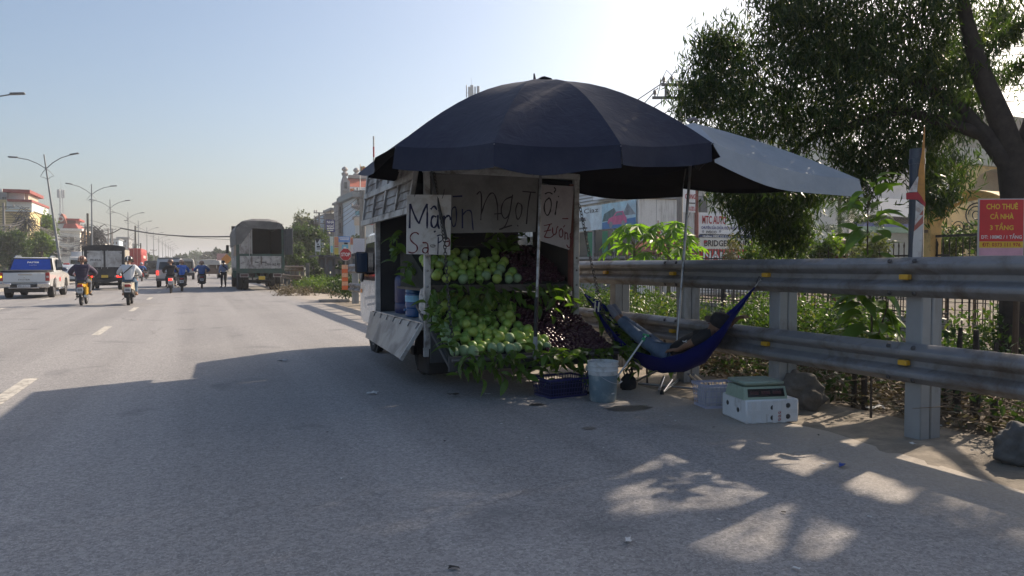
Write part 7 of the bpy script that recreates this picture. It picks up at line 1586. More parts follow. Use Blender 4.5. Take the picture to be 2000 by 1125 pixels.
# mobile mast behind the umbrella
MST = M('mast_pale', (.44, .45, .46), .5, .2, .06, 4)
c = dep(921, 500, 95); t = thing('antenna_mast', 'pale mobile antenna mast whose top shows above the navy umbrella', 'mast', (c.x, c.y, 0)); zt = dep(921, 170, 95).z; k = 95 / FPX
part('pole', MB().tube([(0, 0, 0), (0, 0, zt - 1)], .22, 8), MST, t); part('spike', MB().tube([(0, 0, zt - 1), (0, 0, zt + 1.1)], .02, 5), MST, t)
for x, dz, hh, r in ((-11, .2, 1.6, .05), (-5, 0, 1.5, .17), (0, .25, 1.7, .2), (6.5, .1, 1.2, .08), (13, .2, 1.5, .18)):
    part('panel', MB().box(x * k - r, x * k + r, -.3, -.15, zt - hh - .2 + dz, zt + dz - .2, .02), MST, t); part('bracket', MB().bar((0, -.1, zt - 1), (x * k, -.2, zt - 1), .05, .05), MST, t)
c = dep(731, 500, 60); t = thing('banded_pole', 'thin red and white banded pole showing above the truck flap', 'pole', (c.x, c.y, 0)); z = dep(731, 267, 60).z
for i in range(6): part('band', MB().tube([(0, 0, z - .85 * (i + 1)), (0, 0, z - .85 * i - .01)], .07, 8), M('band_red', (.42, .05, .05), .5) if i % 2 else WREF, t)
part('lower_pole', MB().tube([(0, 0, 0), (0, 0, z - 5.12)], .07, 8), POL, t)
# ================================================================ middle distance beyond the side street
FG1 = leafmat('far_leaf', (.035, .065, .020), (.075, .115, .035), .35, .5); FG2 = leafmat('far_leaf_bright', (.06, .11, .02), (.12, .17, .04), .4, .5); FG3 = leafmat('far_leaf_grey', (.085, .10, .06), (.13, .14, .09), .3, .6); FG4 = leafmat('far_leaf_dark', (.018, .036, .015), (.04, .065, .025), .3, .5)
def ptree(px, top, d, rpx, n, mat, label, leaf=.3, seed=1, **k):
    c = dep(px, top, d); return tree('tree', label, (c.x, c.y, 0), c.z * 1.03, rpx * d / FPX, n, mat, BARK, leaf, .5, .2, seed, **k)
ptree(590, 412, 96, 36, 5200, FG3, 'tall pale grey-green tree rising behind the nearer green tree', .42, 41, th=.5); ptree(606, 440, 62, 40, 7000, FG1, 'round green tree beside the tarpaulin truck, nearer than the pale one', .24, 42, th=.3); ptree(575, 470, 58, 24, 3000, FG1, 'smaller green tree just right of the open truck door', .22, 43, th=.25); ptree(640, 478, 66, 24, 2600, FG2, 'light green tree left of the billboards', .24, 44, th=.25); ptree(560, 445, 66, 22, 2600, FG1, 'dark green tree partly behind the open truck door', .24, 46, th=.3)
bl = []
for i in range(26): p = onZ(R.uniform(597, 672), R.uniform(560, 574)); bl.append(((p.x, p.y + R.uniform(0, 2), R.uniform(.05, .45)), (.8, .8, .3), 260))
cloud_obj('roadside_weeds', bl, FG2, .14, .5, 'bright sunlit weeds at the corner of the side street', 'weeds', 71)
bl = []
for i in range(20): p = onZ(R.uniform(555, 680), R.uniform(568, 578)); bl.append(((p.x, p.y, .1), (.7, .6, .12), 120))
cloud_obj('dry_grass', bl, DRY, .22, .14, 'dry yellow grass along the side street kerb', 'grass', 72)
bl = []
for i in range(7): p = onZ(R.uniform(652, 690), R.uniform(583, 590)); bl.append(((p.x, p.y, .35 + R.uniform(0, .4)), (.35, .35, .3), 240))
cloud_obj('rail_end_bush', bl, GR2, .12, .45, 'dark low bush at the far end of the near guardrail', 'bush', 73, st=False)
part_k = MB().box(4.2, 5.3, 28.1, 28.5, -.02, .1, .02); struct('kerb_slab', part_k, CONC)
ptree(615, 503, 50, 16, 1200, FG1, 'small rounded bush on the verge left of the shacks', .18, 45, th=.2); ptree(662, 505, 41, 9, 600, GR2, 'narrow dark bush just left of the stop sign', .14, 47, th=.15); ptree(695, 478, 72, 22, 1600, FG4, 'dark flat-topped tree before the tall villa', .3, 48, th=.3); ptree(665, 462, 76, 26, 2200, FG4, 'dark broad tree under the guesthouse sign', .3, 49, th=.35); ptree(705, 460, 77, 24, 2000, FG4, 'dark broad tree right of the guesthouse sign', .3, 50, th=.35)
# stop sign
t = at('stop_sign', 'red octagonal stop sign on a thin pole by the side street', 'road sign', 675, 497, 30.5); c = onY(675, 497, 30.5); STR = M('stop_red', (.42, .02, .025), .4); oc = [(math.cos(PI / 8 + k * PI / 4), math.sin(PI / 8 + k * PI / 4)) for k in range(8)]
part('plate', MB().prism([(x * .25, c.z + z * .27) for x, z in oc], 'y', -.01, .01), STR, t); part('plate_rim', MB().loft([[(x * r, -.012, c.z + z * r * 1.08) for x, z in oc] for r in (.25, .235)], cap=False), WREF, t); text('STOP', t, (0, -.0135, c.z), .36, .15, WT); part('pole', MB().tube([(0, .03, 0), (0, .03, c.z + .2)], .03, 8), POL, t)
# hoardings, shacks
def hoarding(px0, py0, px1, py1, Y, mat, label, prints, legs=True):
    t = at('hoarding', label, 'billboard', (px0 + px1) / 2, 500, Y); bpart(t, 'panel', px0, py0, px1, py1, Y, .12, mat)
    for i, (a, b, c_, d_, m) in enumerate(prints): bpart(t, 'print', a, b, c_, d_, Y, .01, m, -.012 - .003 * i)
    if legs:
        for px in (px0 + 1, px1 - 1): bpart(t, 'leg', px - .6, py1, px + .6, 526, Y + .05, .1, FRM)
    return t
PBL = M('poster_blue', (0.11, 0.27, 0.59), .5, 0, .2, 1); POR = M('poster_orange', (0.67, 0.28, 0.13), .5, 0, .2, 1); PYE = M('poster_yellow', (0.70, 0.53, 0.08), .5, 0, .2, 1); PWH = M('poster_white', (0.70, 0.70, 0.69), .5, 0, .1, 1); PTQ = M('poster_teal', (0.14, 0.45, 0.59), .5, 0, .2, 1); PBE = M('poster_beige', (0.56, 0.50, 0.41), .5, 0, .15, 1); PRD = M('poster_red', (0.56, 0.14, 0.10), .5, 0, .15, 1)
hoarding(652.5, 462, 690, 497, 58, PBE, 'blue headed poster hoarding above the stop sign', [(660, 462, 684, 473, PBL), (662, 464, 682, 465.5, PWH), (664, 467, 681, 468.5, PWH), (653, 463, 661, 479, POR), (653, 484, 661, 497, PYE), (668, 478, 680, 490, PTQ), (671, 482, 676, 487, PWH), (653, 480, 661, 482, PRD), (672, 474, 679, 477, DARKS)])
hoarding(684.5, 464, 689.5, 495, 56, POR, 'narrow orange and white poster right of the blue headed hoarding', [(684.5, 478, 689.5, 495, PWH), (685.5, 467, 688.5, 475, PRD)]); hoarding(645, 462, 651, 494, 59, M('pale_glass', (0.48, 0.55, 0.53), .5), 'narrow pale panel left of the poster hoarding', [(646, 480, 650, 493, PTQ)]); hoarding(690, 466, 712, 494, 57, M('pale_hoarding', (0.56, 0.60, 0.66), .6, 0, .05, 1), 'plain pale blue hoarding behind the truck mirror', []); hoarding(713.5, 463, 732, 494, 55, PBE, 'beige and yellow poster board behind the truck cab', [(714, 477, 731, 494, PYE), (716, 466, 729, 470, PRD), (717, 471, 728, 474, PRD), (715, 480, 726, 482, PBE), (715, 486, 726, 488, PBE)])
t = hoarding(616, 467, 626, 491, 57, PWH, 'narrow white notice board with a dark triangle before the green trees', [(619.5, 476, 623, 478, DARKS), (618.5, 480, 625, 483.5, DARKS), (619, 485.5, 625, 487, DARKS)]); a, b2, c_ = (onY(x, y, 57) - t.location for x, y in ((614.5, 466), (625.5, 465.5), (619, 475.5))); part('dark_triangle', MB().add([p + V(0, -.02, 0) for p in (a, b2, c_)], [(0, 1, 2)]), DARKS, t)
SHK = M('shack_sheet', (.13, .14, .16), .6, .3, .2, 1.5, 0, 40, (.16, .08, .05), 1, .5)
for i, (a, top, b2, Y, lab) in enumerate(((622, 497, 642, 54, 'low dark sheet-metal shack behind the green bush'), (638, 498, 655, 53, 'blue-grey corrugated shack left of the stop sign'), (655, 500, 686, 56, 'pale low shop front behind the stop sign'), (684, 495, 735, 55, 'low shop wall behind the truck mirror'))):
    t = at('shack', lab, 'shack', (a + b2) / 2, 520, Y); bpart(t, 'wall', a, top + 5, b2, 545, Y, 3, SHK if i < 2 else M('shop_wall', (.30, .28, .26), .8, 0, .1, 1)); bpart(t, 'roof', a - 2, top + 1, b2 + 2, top + 4.7, Y - .6, 4, M('shack_roof', (.07, .07, .075), .7, .2, .3, 1)); bpart(t, 'door', a + 5, top + 10, a + 10, 544, Y - .04, .05, M('shack_door', (.10, .12, .15), .6)); bpart(t, 'shutter', a + 12, top + 8, b2 - 2, 520, Y - .04, .05, DARKS)
# tall ornate villa, guesthouse block and their neighbours
YV = 92; VW = M('villa_grey', (.33, .31, .30), .8, 0, .08, .6, 0, 40, (.22, .21, .20), .8, .45); VWB = M('villa_blue', (0.50, 0.59, 0.67), .8, 0, .05, .6); VRF = M('villa_roof', (.30, .075, .045), .8, 0, .2, .8, .2, 8); WDK = glass('dark_window', (.05, .055, .06), .15)
t = at('villa', 'tall ornate grey villa with a red tiled roof, balconies and flagpoles', 'house', 690, 500, YV)
bpart(t, 'wall', 661, 396, 680, 505, YV, 3, VW); bpart(t, 'side_wall', 680, 400, 700, 505, YV + 1, 4, VWB); bpart(t, 'upper_storey', 671, 380, 684, 397, YV + .5, 3, VW); bpart(t, 'cornice', 659, 393, 682, 396.5, YV - .6, 4, VW); bpart(t, 'cornice', 660, 428, 681, 430.5, YV - .4, 3.6, VW); bpart(t, 'cornice', 660, 460, 681, 462, YV - .4, 3.6, VW)
o = t.location; g = [onY(x, y, YV) - o for x, y in ((669.5, 381), (669.5, 356), (671, 350), (674.5, 339), (679, 349), (684, 354), (684, 381))]; part('gable', MB().prism([(p.x, p.z) for p in g], 'y', .2, 1.6), VW, t, smooth=0); bpart(t, 'gable_window', 673, 356, 678, 368, YV + .1, .08, WDK); bpart(t, 'gable_band', 668, 370, 684, 372, YV - .1, .3, VW); a, b2 = onY(683, 368, YV) - o, onY(735, 346, YV) - o
part('roof', MB().prism([(.5, a.z), (2.6, b2.z), (3.4, b2.z), (5.5, a.z)], 'x', a.x, b2.x), VRF, t); bpart(t, 'ridge', 682, 344, 736, 347.2, YV + 2.6, .8, VW); bpart(t, 'eaves', 683, 367, 740, 372, YV, 5, M('villa_pale', (0.67, 0.64, 0.62), .8))
for px, py in ((673.5, 339), (696, 341), (724, 341)): c = onY(px, py, YV + 3) - o; part('roof_ornament', MB().lathe([(.35, -.3), (.45, 0), (.2, .25), (.42, .5), (.30, .75), (.05, .9)], 9, (c.x, 3, c.z)), VW, t)
for r, (y0, y1) in enumerate(((402, 424), (434, 456), (466, 486))):
    for px in (662.5, 668.5, 674.5):
        wn = bpart(t, 'window', px, y0, px + 3.6, y1, YV - .08, .1, VW); a, b2 = onY(px + .6, y1 - 1, YV) - o, onY(px + 3, y0 + 2, YV) - o; part('pane', MB().box(a.x, b2.x, -.12, -.08, a.z, b2.z), WDK, wn)
    for px in (661, 667, 673, 679): bpart(t, 'column', px - .5, y0 - 3, px + .5, y1 + 3, YV - .5, .4, VW)
    for k in range(8): bpart(t, 'baluster', 661 + k * 2.5, y1 - 1, 661.9 + k * 2.5, y1 + 4, YV - .6, .1, VW)
for px in (661.5, 665, 669): bpart(t, 'finial', px - .5, 384 - (px - 661) * .4, px + .5, 393, YV - .3, .3, VW)
t = at('annex', 'pale blue building with balconies and a red awning right of the villa', 'house', 712, 500, 84); bpart(t, 'wall', 694, 384, 760, 505, 84, 8, VWB); bpart(t, 'roof_slab', 688, 376, 765, 384, 82.5, 10, M('slab_teal', (.20, .24, .25), .8)); bpart(t, 'balcony', 692, 402, 760, 406, 82.8, 1.2, VW); bpart(t, 'balcony', 692, 424, 760, 428, 82.8, 1.2, VW)
for px in (698, 706, 714): bpart(t, 'window', px, 388, px + 5, 401, 83.9, .1, WDK)
bpart(t, 'teal_sign', 694, 412, 702, 420, 82.7, .1, M('teal_sign', (.08, .30, .38), .5)); bpart(t, 'red_awning', 714, 421, 735, 428, 79, 3, M('awning_red', (.45, .06, .08), .6)); bpart(t, 'awning_front', 714, 428.3, 730, 439, 79, .1, M('awning_dark_red', (.28, .03, .05), .6)); bpart(t, 'beige_panel', 692, 424, 703, 440, 82.6, .1, PBE)
t = at('guesthouse', 'grey concrete block with rooftop canopy and dark blue guesthouse sign', 'building', 646, 500, 98); bpart(t, 'wall', 636, 417, 661, 505, 98, 9, M('raw_concrete', (.24, .225, .205), .9, 0, .12, .5)); bpart(t, 'canopy', 645, 406, 662, 410, 97.5, 6, M('canopy_pale', (.40, .39, .37), .8)); bpart(t, 'canopy_post', 645.5, 410, 646.4, 417, 97.6, .3, POL); bpart(t, 'canopy_post', 660, 410, 661, 417, 97.6, .3, POL); bpart(t, 'annex_wall', 632, 421, 637, 500, 99, 6, VWB)
for px in (657, 659.5): bpart(t, 'window', px, 428, px + 1.6, 440, 97.9, .1, WDK)
Y = 74; t = at('guesthouse_sign', 'dark blue upright sign with white two-line lettering on the concrete block', 'sign', 645, 440, Y); bpart(t, 'board', 636.5, 429, 654, 453, Y, .15, M('sign_indigo', (.03, .03, .16), .5)); btext(t, 'NHÀ', 638.5, 429.8, 652.5, 436.5, Y, WT); btext(t, 'NGHỈ', 638.5, 437.5, 652.5, 444.5, Y, WT); bpart(t, 'print_line', 638.5, 445.7, 652.5, 447.2, Y, .01, WT, -.015); bpart(t, 'print_line', 639, 449.2, 651, 450.6, Y, .01, WT, -.015); bpart(t, 'support', 644.6, 453, 645.6, 526, Y + .1, .15, POL)
# flags
def flag(px, py0, py1, Y, fx0, fy0, fx1, fy1, label, mat):
    t = at('flag', label, 'flag', px, 400, Y); o = t.location; part('flagpole', MB().tube([onY(px, py1, Y) - o, onY(px, py0, Y) - o], .05, 6), WREF, t); rows = []
    for j in range(4): rows.append([onY(fx0 + (fx1 - fx0) * i / 6, fy0 + (fy1 - fy0) * j / 3 + math.sin(i * 1.1) * .6 + i * .35, Y) - o + V(0, -.1 + .12 * math.sin(i * 1.4), 0) for i in range(7)])
    part('flag_cloth', MB().sheet(rows), mat, t, smooth=80); cx, cy = (fx0 + fx1) / 2 + .2, (fy0 + fy1) / 2 + 1
    for s, m in ((.68, M('flag_yellow', (.55, .42, .10), .7)), (.42, M('flag_red', (.48, .03, .03), .7))): a, b2 = onY(cx - (fx1 - fx0) * s / 2, cy + (fy1 - fy0) * s / 2, Y) - o, onY(cx + (fx1 - fx0) * s / 2, cy - (fy1 - fy0) * s / 2, Y) - o; part('flag_field', MB().box(a.x, b2.x, -.28 - .06 * (s < .5), -.25 - .06 * (s < .5), a.z, b2.z), m, t)
flag(703.5, 320, 372, 88, 704, 324, 714, 336, 'square red and yellow festival flag on the villa roof', M('flag_rim', (.32, .16, .07), .7)); flag(683.5, 367, 388, 86, 684, 367.5, 691, 377, 'small red and yellow flag on the villa balcony', M('flag_rim2', (.45, .05, .03), .7))
upole('utility_pole', 'twin-armed concrete pole in front of the annex, left of a pair', dep(706, 500, 66), dep(706, 372, 66).z, .2, ((dep(706, 374, 66).z, -.7, .6), (dep(706, 405, 66).z, -.9, .6)), 0); upole('utility_pole', 'concrete pole right of a pair in front of the annex', dep(711.5, 500, 66), dep(711, 372, 66).z, .16, ((dep(711, 388, 66).z, -.4, .6),), 0); upole('utility_pole', 'pole with three crossarms left of the guesthouse sign', dep(624, 500, 82), dep(624, 415, 82).z, .15, tuple((dep(624, y, 82).z, -.6, .6) for y in (416, 427, 436.5)), 0)

# ================================================================ left side: street lamps, buildings, poles, cables, trees
LMP = M('lamp_grey', (.20, .21, .22), .5, .4, .08, 6)
def lamp(p, label, lean=0.):
    t = thing('street_lamp', label, 'street lamp', p, 0, 'double-armed lamps along the median'); t.rotation_euler = (0, lean, 0); h = 9.0
    part('pole', MB().tube([(0, 0, 0), (0, 0, 4.5), (0, 0, h + .95)], [.11, .085, .045], 8), LMP, t)
    for s in (-1, 1):
        part('arm', MB().tube([(0, 0, h - .15), (s * .5, 0, h + .28), (s * 1.1, 0, h + .62), (s * 1.75, 0, h + .80)], .033, 6), LMP, t)
        q = Matrix.Translation((s * 2.03, 0, h + .86)) @ Matrix.Rotation(-s * .12, 4, 'Y'); part('lamp_head', MB().box(-.32, .32, -.12, .12, -.045, .055, .025).xf(q), M('lamp_head', (.13, .135, .14), .5, .3), t)
        part('brace', MB().tube([(0, 0, h - .12), (s * .25, 0, h - .40), (s * .46, 0, h - .72), (s * .2, 0, h - .80), (0, 0, h - .98)], .022, 5), LMP, t)
    return t
LY = [43.3, 66, 88.5, 108, 131.5, 155, 181, 206, 232, 258, 284, 310, 336, 362, 388]
L0 = lamp((-10.1, LY[0], 0), 'double-armed grey street lamp whose right arm tip alone enters the view at upper left')
LL = ['nearest fully visible grey street lamp with two arms, its pole leaning', 'second grey double-armed street lamp, just right of the thick dark pole', 'third grey double-armed street lamp down the median', 'fourth grey double-armed street lamp down the median', 'fifth double-armed street lamp, small above the red container', 'sixth double-armed street lamp, above the white minivan', 'seventh street lamp in the far row', 'eighth street lamp in the far row', 'ninth street lamp in the far row', 'tenth street lamp in the far row', 'eleventh tiny street lamp in the far row', 'twelfth tiny street lamp in the far row', 'thirteenth tiny street lamp in the far row', 'farthest tiny street lamp in the row']
for i, y in enumerate(LY[1:]): c = copy_tree(L0, label=LL[i]); c.location = (-10.1 + (.55 if i == 0 else R.uniform(-.1, .1)), y, 0); c.rotation_euler = (0, rad(-6.5) if i == 0 else rad(R.uniform(-1, .6)), rad(R.uniform(-6, 6)))
# yellow apartment block on the far left
YAP = M('yellow_wall', (0.59, 0.48, 0.24), .85, 0, .06, .4, 0, 40, (.30, .26, .17), .5, .4); PAP2 = M('pale_wall', (0.59, 0.62, 0.60), .8, 0, .05, .4); ROF = M('roof_red', (.26, .07, .06), .75, 0, .15, 1); Y = 118
t = at('apartment_block', 'yellow block with grey-white upper storeys and red roof edges at far left', 'building', 30, 500, Y)
bpart(t, 'wall', -60, 409, 58, 520, Y, 14, YAP); bpart(t, 'upper_storey', 13, 392.5, 62, 410, Y + .3, 12, PAP2); bpart(t, 'roof_edge', 14, 390, 62, 393, Y - .4, 13, ROF); bpart(t, 'penthouse', 14, 374, 47, 391, Y + 2, 8, PAP2); bpart(t, 'penthouse_side', 47, 375, 55, 391, Y + 2.4, 7, M('beige_side', (.44, .38, .30), .8)); bpart(t, 'roof', 5, 370.5, 58, 375, Y + 1, 10, ROF); bpart(t, 'left_tower', -60, 376, 13, 390, Y + 1, 10, M('tower_grey', (.22, .22, .22), .8)); bpart(t, 'tower_base', -60, 390, 13, 409, Y + .5, 11, YAP); bpart(t, 'ledge', 10, 410.5, 62, 412.5, Y - .5, 1, PAP2)
for px in (1, 5.5): wn = bpart(t, 'window', px, 383, px + 4, 389, Y + .9, .1, FRM); a, b2 = onY(px + .4, 388.5, Y) - t.location, onY(px + 3.6, 383.5, Y) - t.location; part('pane', MB().box(a.x, b2.x, .84, .9, a.z, b2.z), WDK, wn)
for k in range(16): bpart(t, 'cladding_line', -60, 414 + k * 5, 58, 414.6 + k * 5, Y - .04, .05, M('cladding_shadow', (.34, .27, .13), .85))
bpart(t, 'water_tank', -4, 369, 4, 374, Y + 4, 2, PAP2)
# cream building with red mansard roofs
Y = 176; CRW = M('cream_wall', (0.64, 0.62, 0.55), .85, 0, .05, .3, 0, 40, (.33, .30, .26), .5, .4)
t = at('cream_house', 'cream house with red mansard roofs and a small pointed gable left of the road', 'house', 140, 500, Y); o = t.location
bpart(t, 'wall', 118, 450, 156, 515, Y, 12, CRW); bpart(t, 'side_wing', 156.4, 452, 168, 515, Y + 2, 10, M('orange_wing', (0.62, 0.39, 0.20), .85, 0, .2, .6)); bpart(t, 'cornice', 116, 446.5, 160, 450, Y - .6, 13, M('cream_light', (0.73, 0.70, 0.63), .85))
g = [onY(x, y, Y) - o for x, y in ((122, 447), (126, 437), (147, 437), (154, 447))]; part('roof', MB().prism([(p.x, p.z) for p in g], 'y', -.2, 10), M('mansard_red', (.32, .07, .055), .8, 0, .12, .8), t)
g = [onY(x, y, Y) - o for x, y in ((110, 437), (113, 427), (117.5, 418), (119, 416), (121, 418), (126, 428), (129, 437))]; part('gable', MB().prism([(p.x, p.z) for p in g], 'y', 1, 5), M('gable_red', (.26, .10, .07), .8), t); c = onY(117, 427, Y) - o; part('round_window', MB().lathe([(.55, .9), (.55, 1.0), (.35, 1.0), (.35, .9)], 14, (c.x, 0, c.z), 'y', closed=True), CRW, t)
bpart(t, 'top_room', 128, 430, 148, 437, Y + 3, 6, M('dim_red_wall', (.22, .08, .07), .8)); bpart(t, 'top_roof', 124, 427, 155, 430, Y + 2, 8, MATS['mansard_red']); bpart(t, 'gable_base', 108, 436.5, 129, 447, Y + 1, 6, CRW)
for px, py in ((135, 461), (135, 482), (121, 461), (121, 482)):
    wn = bpart(t, 'window', px, py, px + 11, py + 12, Y - .15, .2, M('window_surround', (0.70, 0.67, 0.60), .8)); a, b2 = onY(px + 1.3, py + 11, Y) - o, onY(px + 9.7, py + 1.3, Y) - o; part('pane', MB().box(a.x, b2.x, -.25, -.15, a.z, b2.z), WDK, wn)
for px in (158, 163): 
    for py in (458, 472, 486): bpart(t, 'window', px, py, px + 3, py + 8, Y + 1.9, .1, WDK)
# far blocks
for i, (a, top, b2, bot, Y, m, lab) in enumerate(((205, 468, 232, 515, 230, VWB, 'distant pale blue block right of the cream house'), (228, 465, 252, 515, 250, M('far_grey_wall', (.30, .31, .32), .8), 'distant grey block with a flat roof'), (168, 474, 206, 515, 215, CRW, 'distant low cream block behind the dark pole'), (252, 478, 268, 515, 280, M('far_teal', (.26, .32, .33), .8), 'distant teal-grey block before the far lamps'))):
    t = at('distant_building', lab, 'building', (a + b2) / 2, 505, Y); bpart(t, 'wall', a, top, b2, bot, Y, 12, m); bpart(t, 'roof_slab', a - 1.5, top - 2, b2 + 1.5, top - .2, Y - 1, 14, FRM)
    for px in range(int(a) + 3, int(b2) - 3, 6):
        for py in (top + 4, top + 13): bpart(t, 'window', px, py, px + 3, py + 5, Y - .05, .1, WDK)
# lattice mast on the left
c = dep(121, 500, 245); t = thing('lattice_mast', 'pale telecom lattice mast behind the cream house', 'mast', (c.x, c.y, 0)); zt = dep(121, 367, 245).z
for a in range(3): q = 2 * PI * a / 3; part('mast_leg', MB().tube([(math.cos(q) * 1.0, math.sin(q) * 1.0, 0), (math.cos(q) * .45, math.sin(q) * .45, zt - 1)], .11, 5), MST, t)
mb = MB()
for k in range(22):
    z0, z1 = k * zt / 22.5, (k + 1) * zt / 22.5
    for a in range(3): q, q2 = 2 * PI * a / 3, 2 * PI * (a + 1) / 3; r0, r1 = 1 - .55 * z0 / zt, 1 - .55 * z1 / zt; mb.bar((math.cos(q) * r0, math.sin(q) * r0, z0), (math.cos(q2) * r1, math.sin(q2) * r1, z1), .07, .07)
part('bracing', mb, MST, t, stuff=True)
for k in range(6): q = k * PI / 3; part('antenna_panel', MB().box(math.cos(q) * .9 - .2, math.cos(q) * .9 + .2, math.sin(q) * .9 - .1, math.sin(q) * .9 + .1, zt - 3.4, zt - .6, .03), MST, t); 
part('spike', MB().tube([(0, 0, zt - 1), (0, 0, zt + 2)], .05, 4), MST, t); part('platform', MB().lathe([(.9, zt - 9.0), (.9, zt - 8.7)], 9), MST, t); part('platform', MB().lathe([(.8, zt - 11.2), (.8, zt - 10.8)], 9), MST, t)
# poles on the left with tangles of cable
CP = M('mossy_pole', (.20, .19, .12), .9, 0, .2, 2)
def tangle(p, n, rr, seed, ln, label):
    rnd = random.Random(seed); mb = MB()
    for i in range(n): a = rnd.uniform(0, 2 * PI); r0 = rnd.uniform(.2, 1) * rr; c = V(rnd.gauss(0, rr * .35), rnd.gauss(0, rr * .35), rnd.gauss(0, rr * .55)); mb.tube([c + V(math.cos(a + k * .9) * r0, math.sin(a + k * .9) * r0 * .6, math.sin(a * 2 + k * 1.3) * r0 * .8) for k in range(6)], rr * .035, 4, False)
    o = stuff('cable_tangle', mb.mesh('cable_tangle'), WIR, label, 'cables'); o.location = p
p1 = dep(52, 500, 92); z1 = dep(50, 425, 92).z
upole('utility_pole', 'leaning mossy concrete pole carrying a thick cable tangle at left', p1, z1, .24, ((z1 - .4, -1.1, 1.1),), 0, CP); tangle(dep(47, 434, 92), 46, 1.1, 5, 1, 'dense black tangle of cables around the mossy pole at left')
p2 = dep(9, 500, 88); z2 = dep(10, 396, 88).z; upole('utility_pole', 'tall pole with a crossarm in front of the yellow block', p2, z2, .18, ((z2 - .5, -1.6, 1.1), (z2 - 3, -.7, .7)), 0)
p3 = dep(172.5, 500, 100); upole('utility_pole', 'thick dark bare pole left of the second street lamp', p3, dep(172.5, 417, 100).z, .20, (), 0, M('dark_pole', (.09, .09, .075), .9)); tangle(dep(184, 468, 101), 60, 1.35, 6, 1, 'bushy tangle of cables beside the thick dark pole')
p4 = dep(167, 500, 150); upole('utility_pole', 'thin pole with an arm beside the cream house', p4, dep(167, 438, 150).z, .16, ((dep(167, 440, 150).z, -1.2, .2),), 0)
for i, (px, top, d) in enumerate(((212, 446, 150), (220, 446, 158), (265, 441, 120), (275, 475, 135), (300, 487, 200), (292, 492, 210), (326, 500, 260))): upole('utility_pole', ('grey pole, left of a close pair above the box truck', 'grey pole, right of a close pair above the box truck', 'dark pole rising from behind the red container', 'shorter pole right of the red container', 'thin distant pole above the white minivan', 'thin distant pole left of the white minivan', 'farthest thin pole near the end of the road')[i], dep(px, 500, d), dep(px, top, d).z, .17, ((dep(px, top + 2, d).z, -.8, .8),) if i in (0, 1, 4, 5, 6) else (), 0, MATS['dark_pole'] if i in (2, 3) else POL)
rnd = random.Random(9)
for i in range(26):
    a = dep(50 + rnd.uniform(-4, 4), 428 + rnd.uniform(-6, 12), 92); b2 = dep(186 + rnd.uniform(-4, 4), 462 + rnd.uniform(-12, 18), 101); cable('cable', [a, b2], .028, 'one of the drooping black cables strung between the tangled pole and dark pole', .6 + rnd.uniform(0, 3.0), 8, 'cables between the left poles')
for i in range(7):
    a = dep(50, 428 + i * 2, 92); b2 = dep(-60, 430 + rnd.uniform(-18, 26), 80); cable('cable', [a, b2], .03, 'one of the cables running left out of view from the tangled pole', .8, 6, 'cables left of the tangled pole')
for i in range(9):
    a = dep(186, 458 + i * 2, 101); b2 = dep(266, 452 + i * 3, 121); cable('cable', [a, b2], .024, 'one of the cables from the bushy tangle to the pole behind the container', 1 + rnd.uniform(0, 1.4), 8, 'cables above the box truck')
cable('cable', [dep(188, 458, 100), dep(236, 446, 92), dep(450, 462, 66), dep(640, 470, 64)], .065, 'thick black cable crossing high over the road', .35, 10); cable('cable', [dep(176, 430, 100), dep(450, 468, 70), dep(640, 478, 70)], .02, 'thin cable crossing over the road beneath the thick one', .5, 10)
for i in range(5): a = dep(640, 420 + i * 9, 82); b2 = dep(708, 378 + i * 8, 66); cable('cable', [a, b2], .02, 'one of the cables between the poles before the villa', .3, 8, 'cables before the villa')
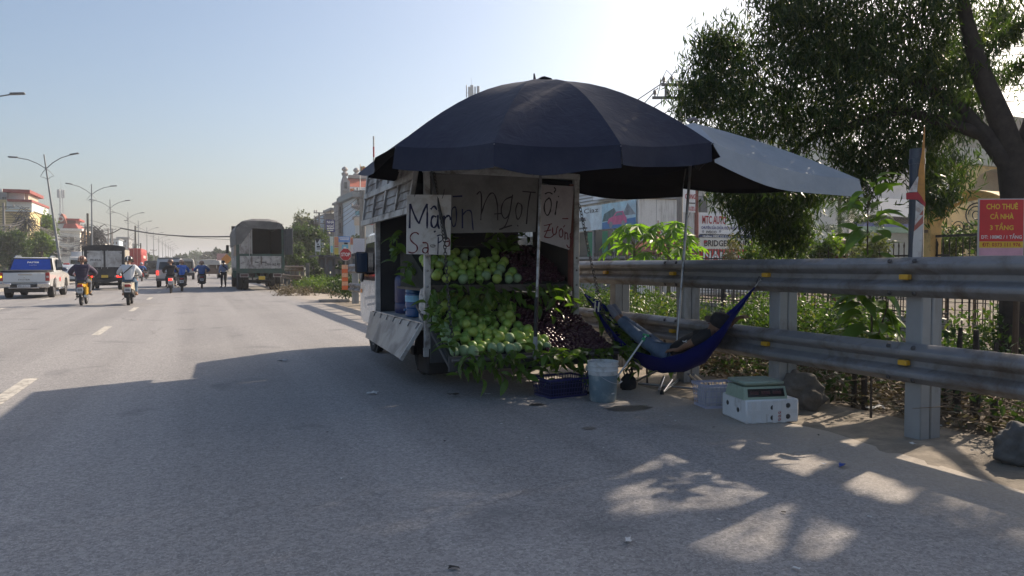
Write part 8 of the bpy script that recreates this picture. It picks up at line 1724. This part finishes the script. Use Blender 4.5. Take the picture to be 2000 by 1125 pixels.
# trees on the left
ptree(72, 402, 108, 32, 6500, FG2, 'tall light green feathery tree behind the tangled pole', .5, 61, th=.4); ptree(20, 452, 86, 34, 6000, FG1, 'broad green tree at the far left edge behind the pickup', .36, 62, th=.3); ptree(78, 448, 90, 30, 6000, FG2, 'bright green tree between the mossy pole and first lamp', .36, 63, th=.3); ptree(104, 470, 100, 18, 2600, FG4, 'dark green tree left of the cream house', .36, 64, th=.3); ptree(-40, 430, 84, 40, 3000, FG1, 'green tree beyond the left edge of view', .4, 65, th=.3)
bl = []
for i in range(24): bl.append(((R.uniform(-30, -27), R.uniform(70, 150), R.uniform(.4, 1.4)), (1.4, 3, .8), 220))
cloud_obj('hedge', bl, FG1, .3, .5, 'low green hedge along the far pavement on the left', 'hedge', 77, st=False)
for i, (px, top, d, rp, m) in enumerate(((356, 500, 260, 18, FG4), (392, 496, 300, 26, FG1), (330, 504, 320, 14, FG1), (428, 486, 210, 20, FG4), (410, 494, 250, 18, FG4), (445, 490, 180, 14, FG1), (375, 503, 360, 24, FG1), (305, 500, 240, 10, FG3), (288, 494, 190, 9, FG1))):
    ptree(px, top, d, rp, 1800, m, ('rounded hazy tree at the end of the road, above the minivan', 'broad hazy tree at the end of the road', 'small hazy tree near the end of the lamp row', 'tall dark hazy tree left of the parked truck', 'dark hazy tree left of the tallest one by the parked truck', 'green tree just left of the parked truck cab', 'farthest hazy tree at the end of the road', 'dusty tree by the far lamps', 'small tree beside the red container')[i], .9, 80 + i, th=.25)
t = thing('road_sign', 'yellow diamond warning sign far off behind the pedestrian', 'road sign', (*dep(443, 520, 70).xy, 0)); z = dep(443, 506, 70).z; part('plate', MB().prism([(-.5, z), (0, z + .5), (.5, z), (0, z - .5)], 'y', -.02, .02), M('sign_amber', (.55, .22, .04), .5), t); part('pole', MB().tube([(0, .05, 0), (0, .05, z)], .04, 6), POL, t)
t = thing('road_sign', 'small white and red board beside the yellow warning sign', 'road sign', (*dep(433, 520, 74).xy, 0)); z = dep(433, 503, 74).z; part('plate', MB().box(-.45, .45, -.02, .02, z - .3, z + .4), M('sign_pink', (.50, .30, .28), .5), t); part('pole', MB().tube([(0, .05, 0), (0, .05, z)], .04, 6), POL, t)
# hills at the end of the road
rows = []
for j, (y, hgt) in enumerate(((900, 0), (1000, 9), (1200, 16), (1500, 0))): rows.append([(x, y, -.05 + hgt * (.55 + .45 * math.sin(x * .011 + j) * math.sin(x * .023 + 2)) if hgt else -.05) for x in range(-1200, 1201, 40)])
struct('far_woodland_hill', MB().sheet(rows), M('far_green', (.05, .07, .035), 1, 0, .4, .02), 60)

# ================================================================ haze
if HAZE:
    hz = link('haze', MB().box(-1505, 1505, -305, 2605, -1.1, 36).mesh('haze', 0), None); hz['kind'] = 'stuff'
    m = bpy.data.materials.new('haze_air'); m.use_nodes = True; nt = m.node_tree; nt.nodes.remove(nt.nodes['Principled BSDF']); pv = nt.nodes.new('ShaderNodeVolumePrincipled'); pv.inputs['Color'].default_value = (.93, .95, 1, 1); pv.inputs['Density'].default_value = HAZE; pv.inputs['Anisotropy'].default_value = .35
    lk(nt, pv.outputs[0], nt.nodes['Material Output'].inputs['Volume']); hz.data.materials.append(m)
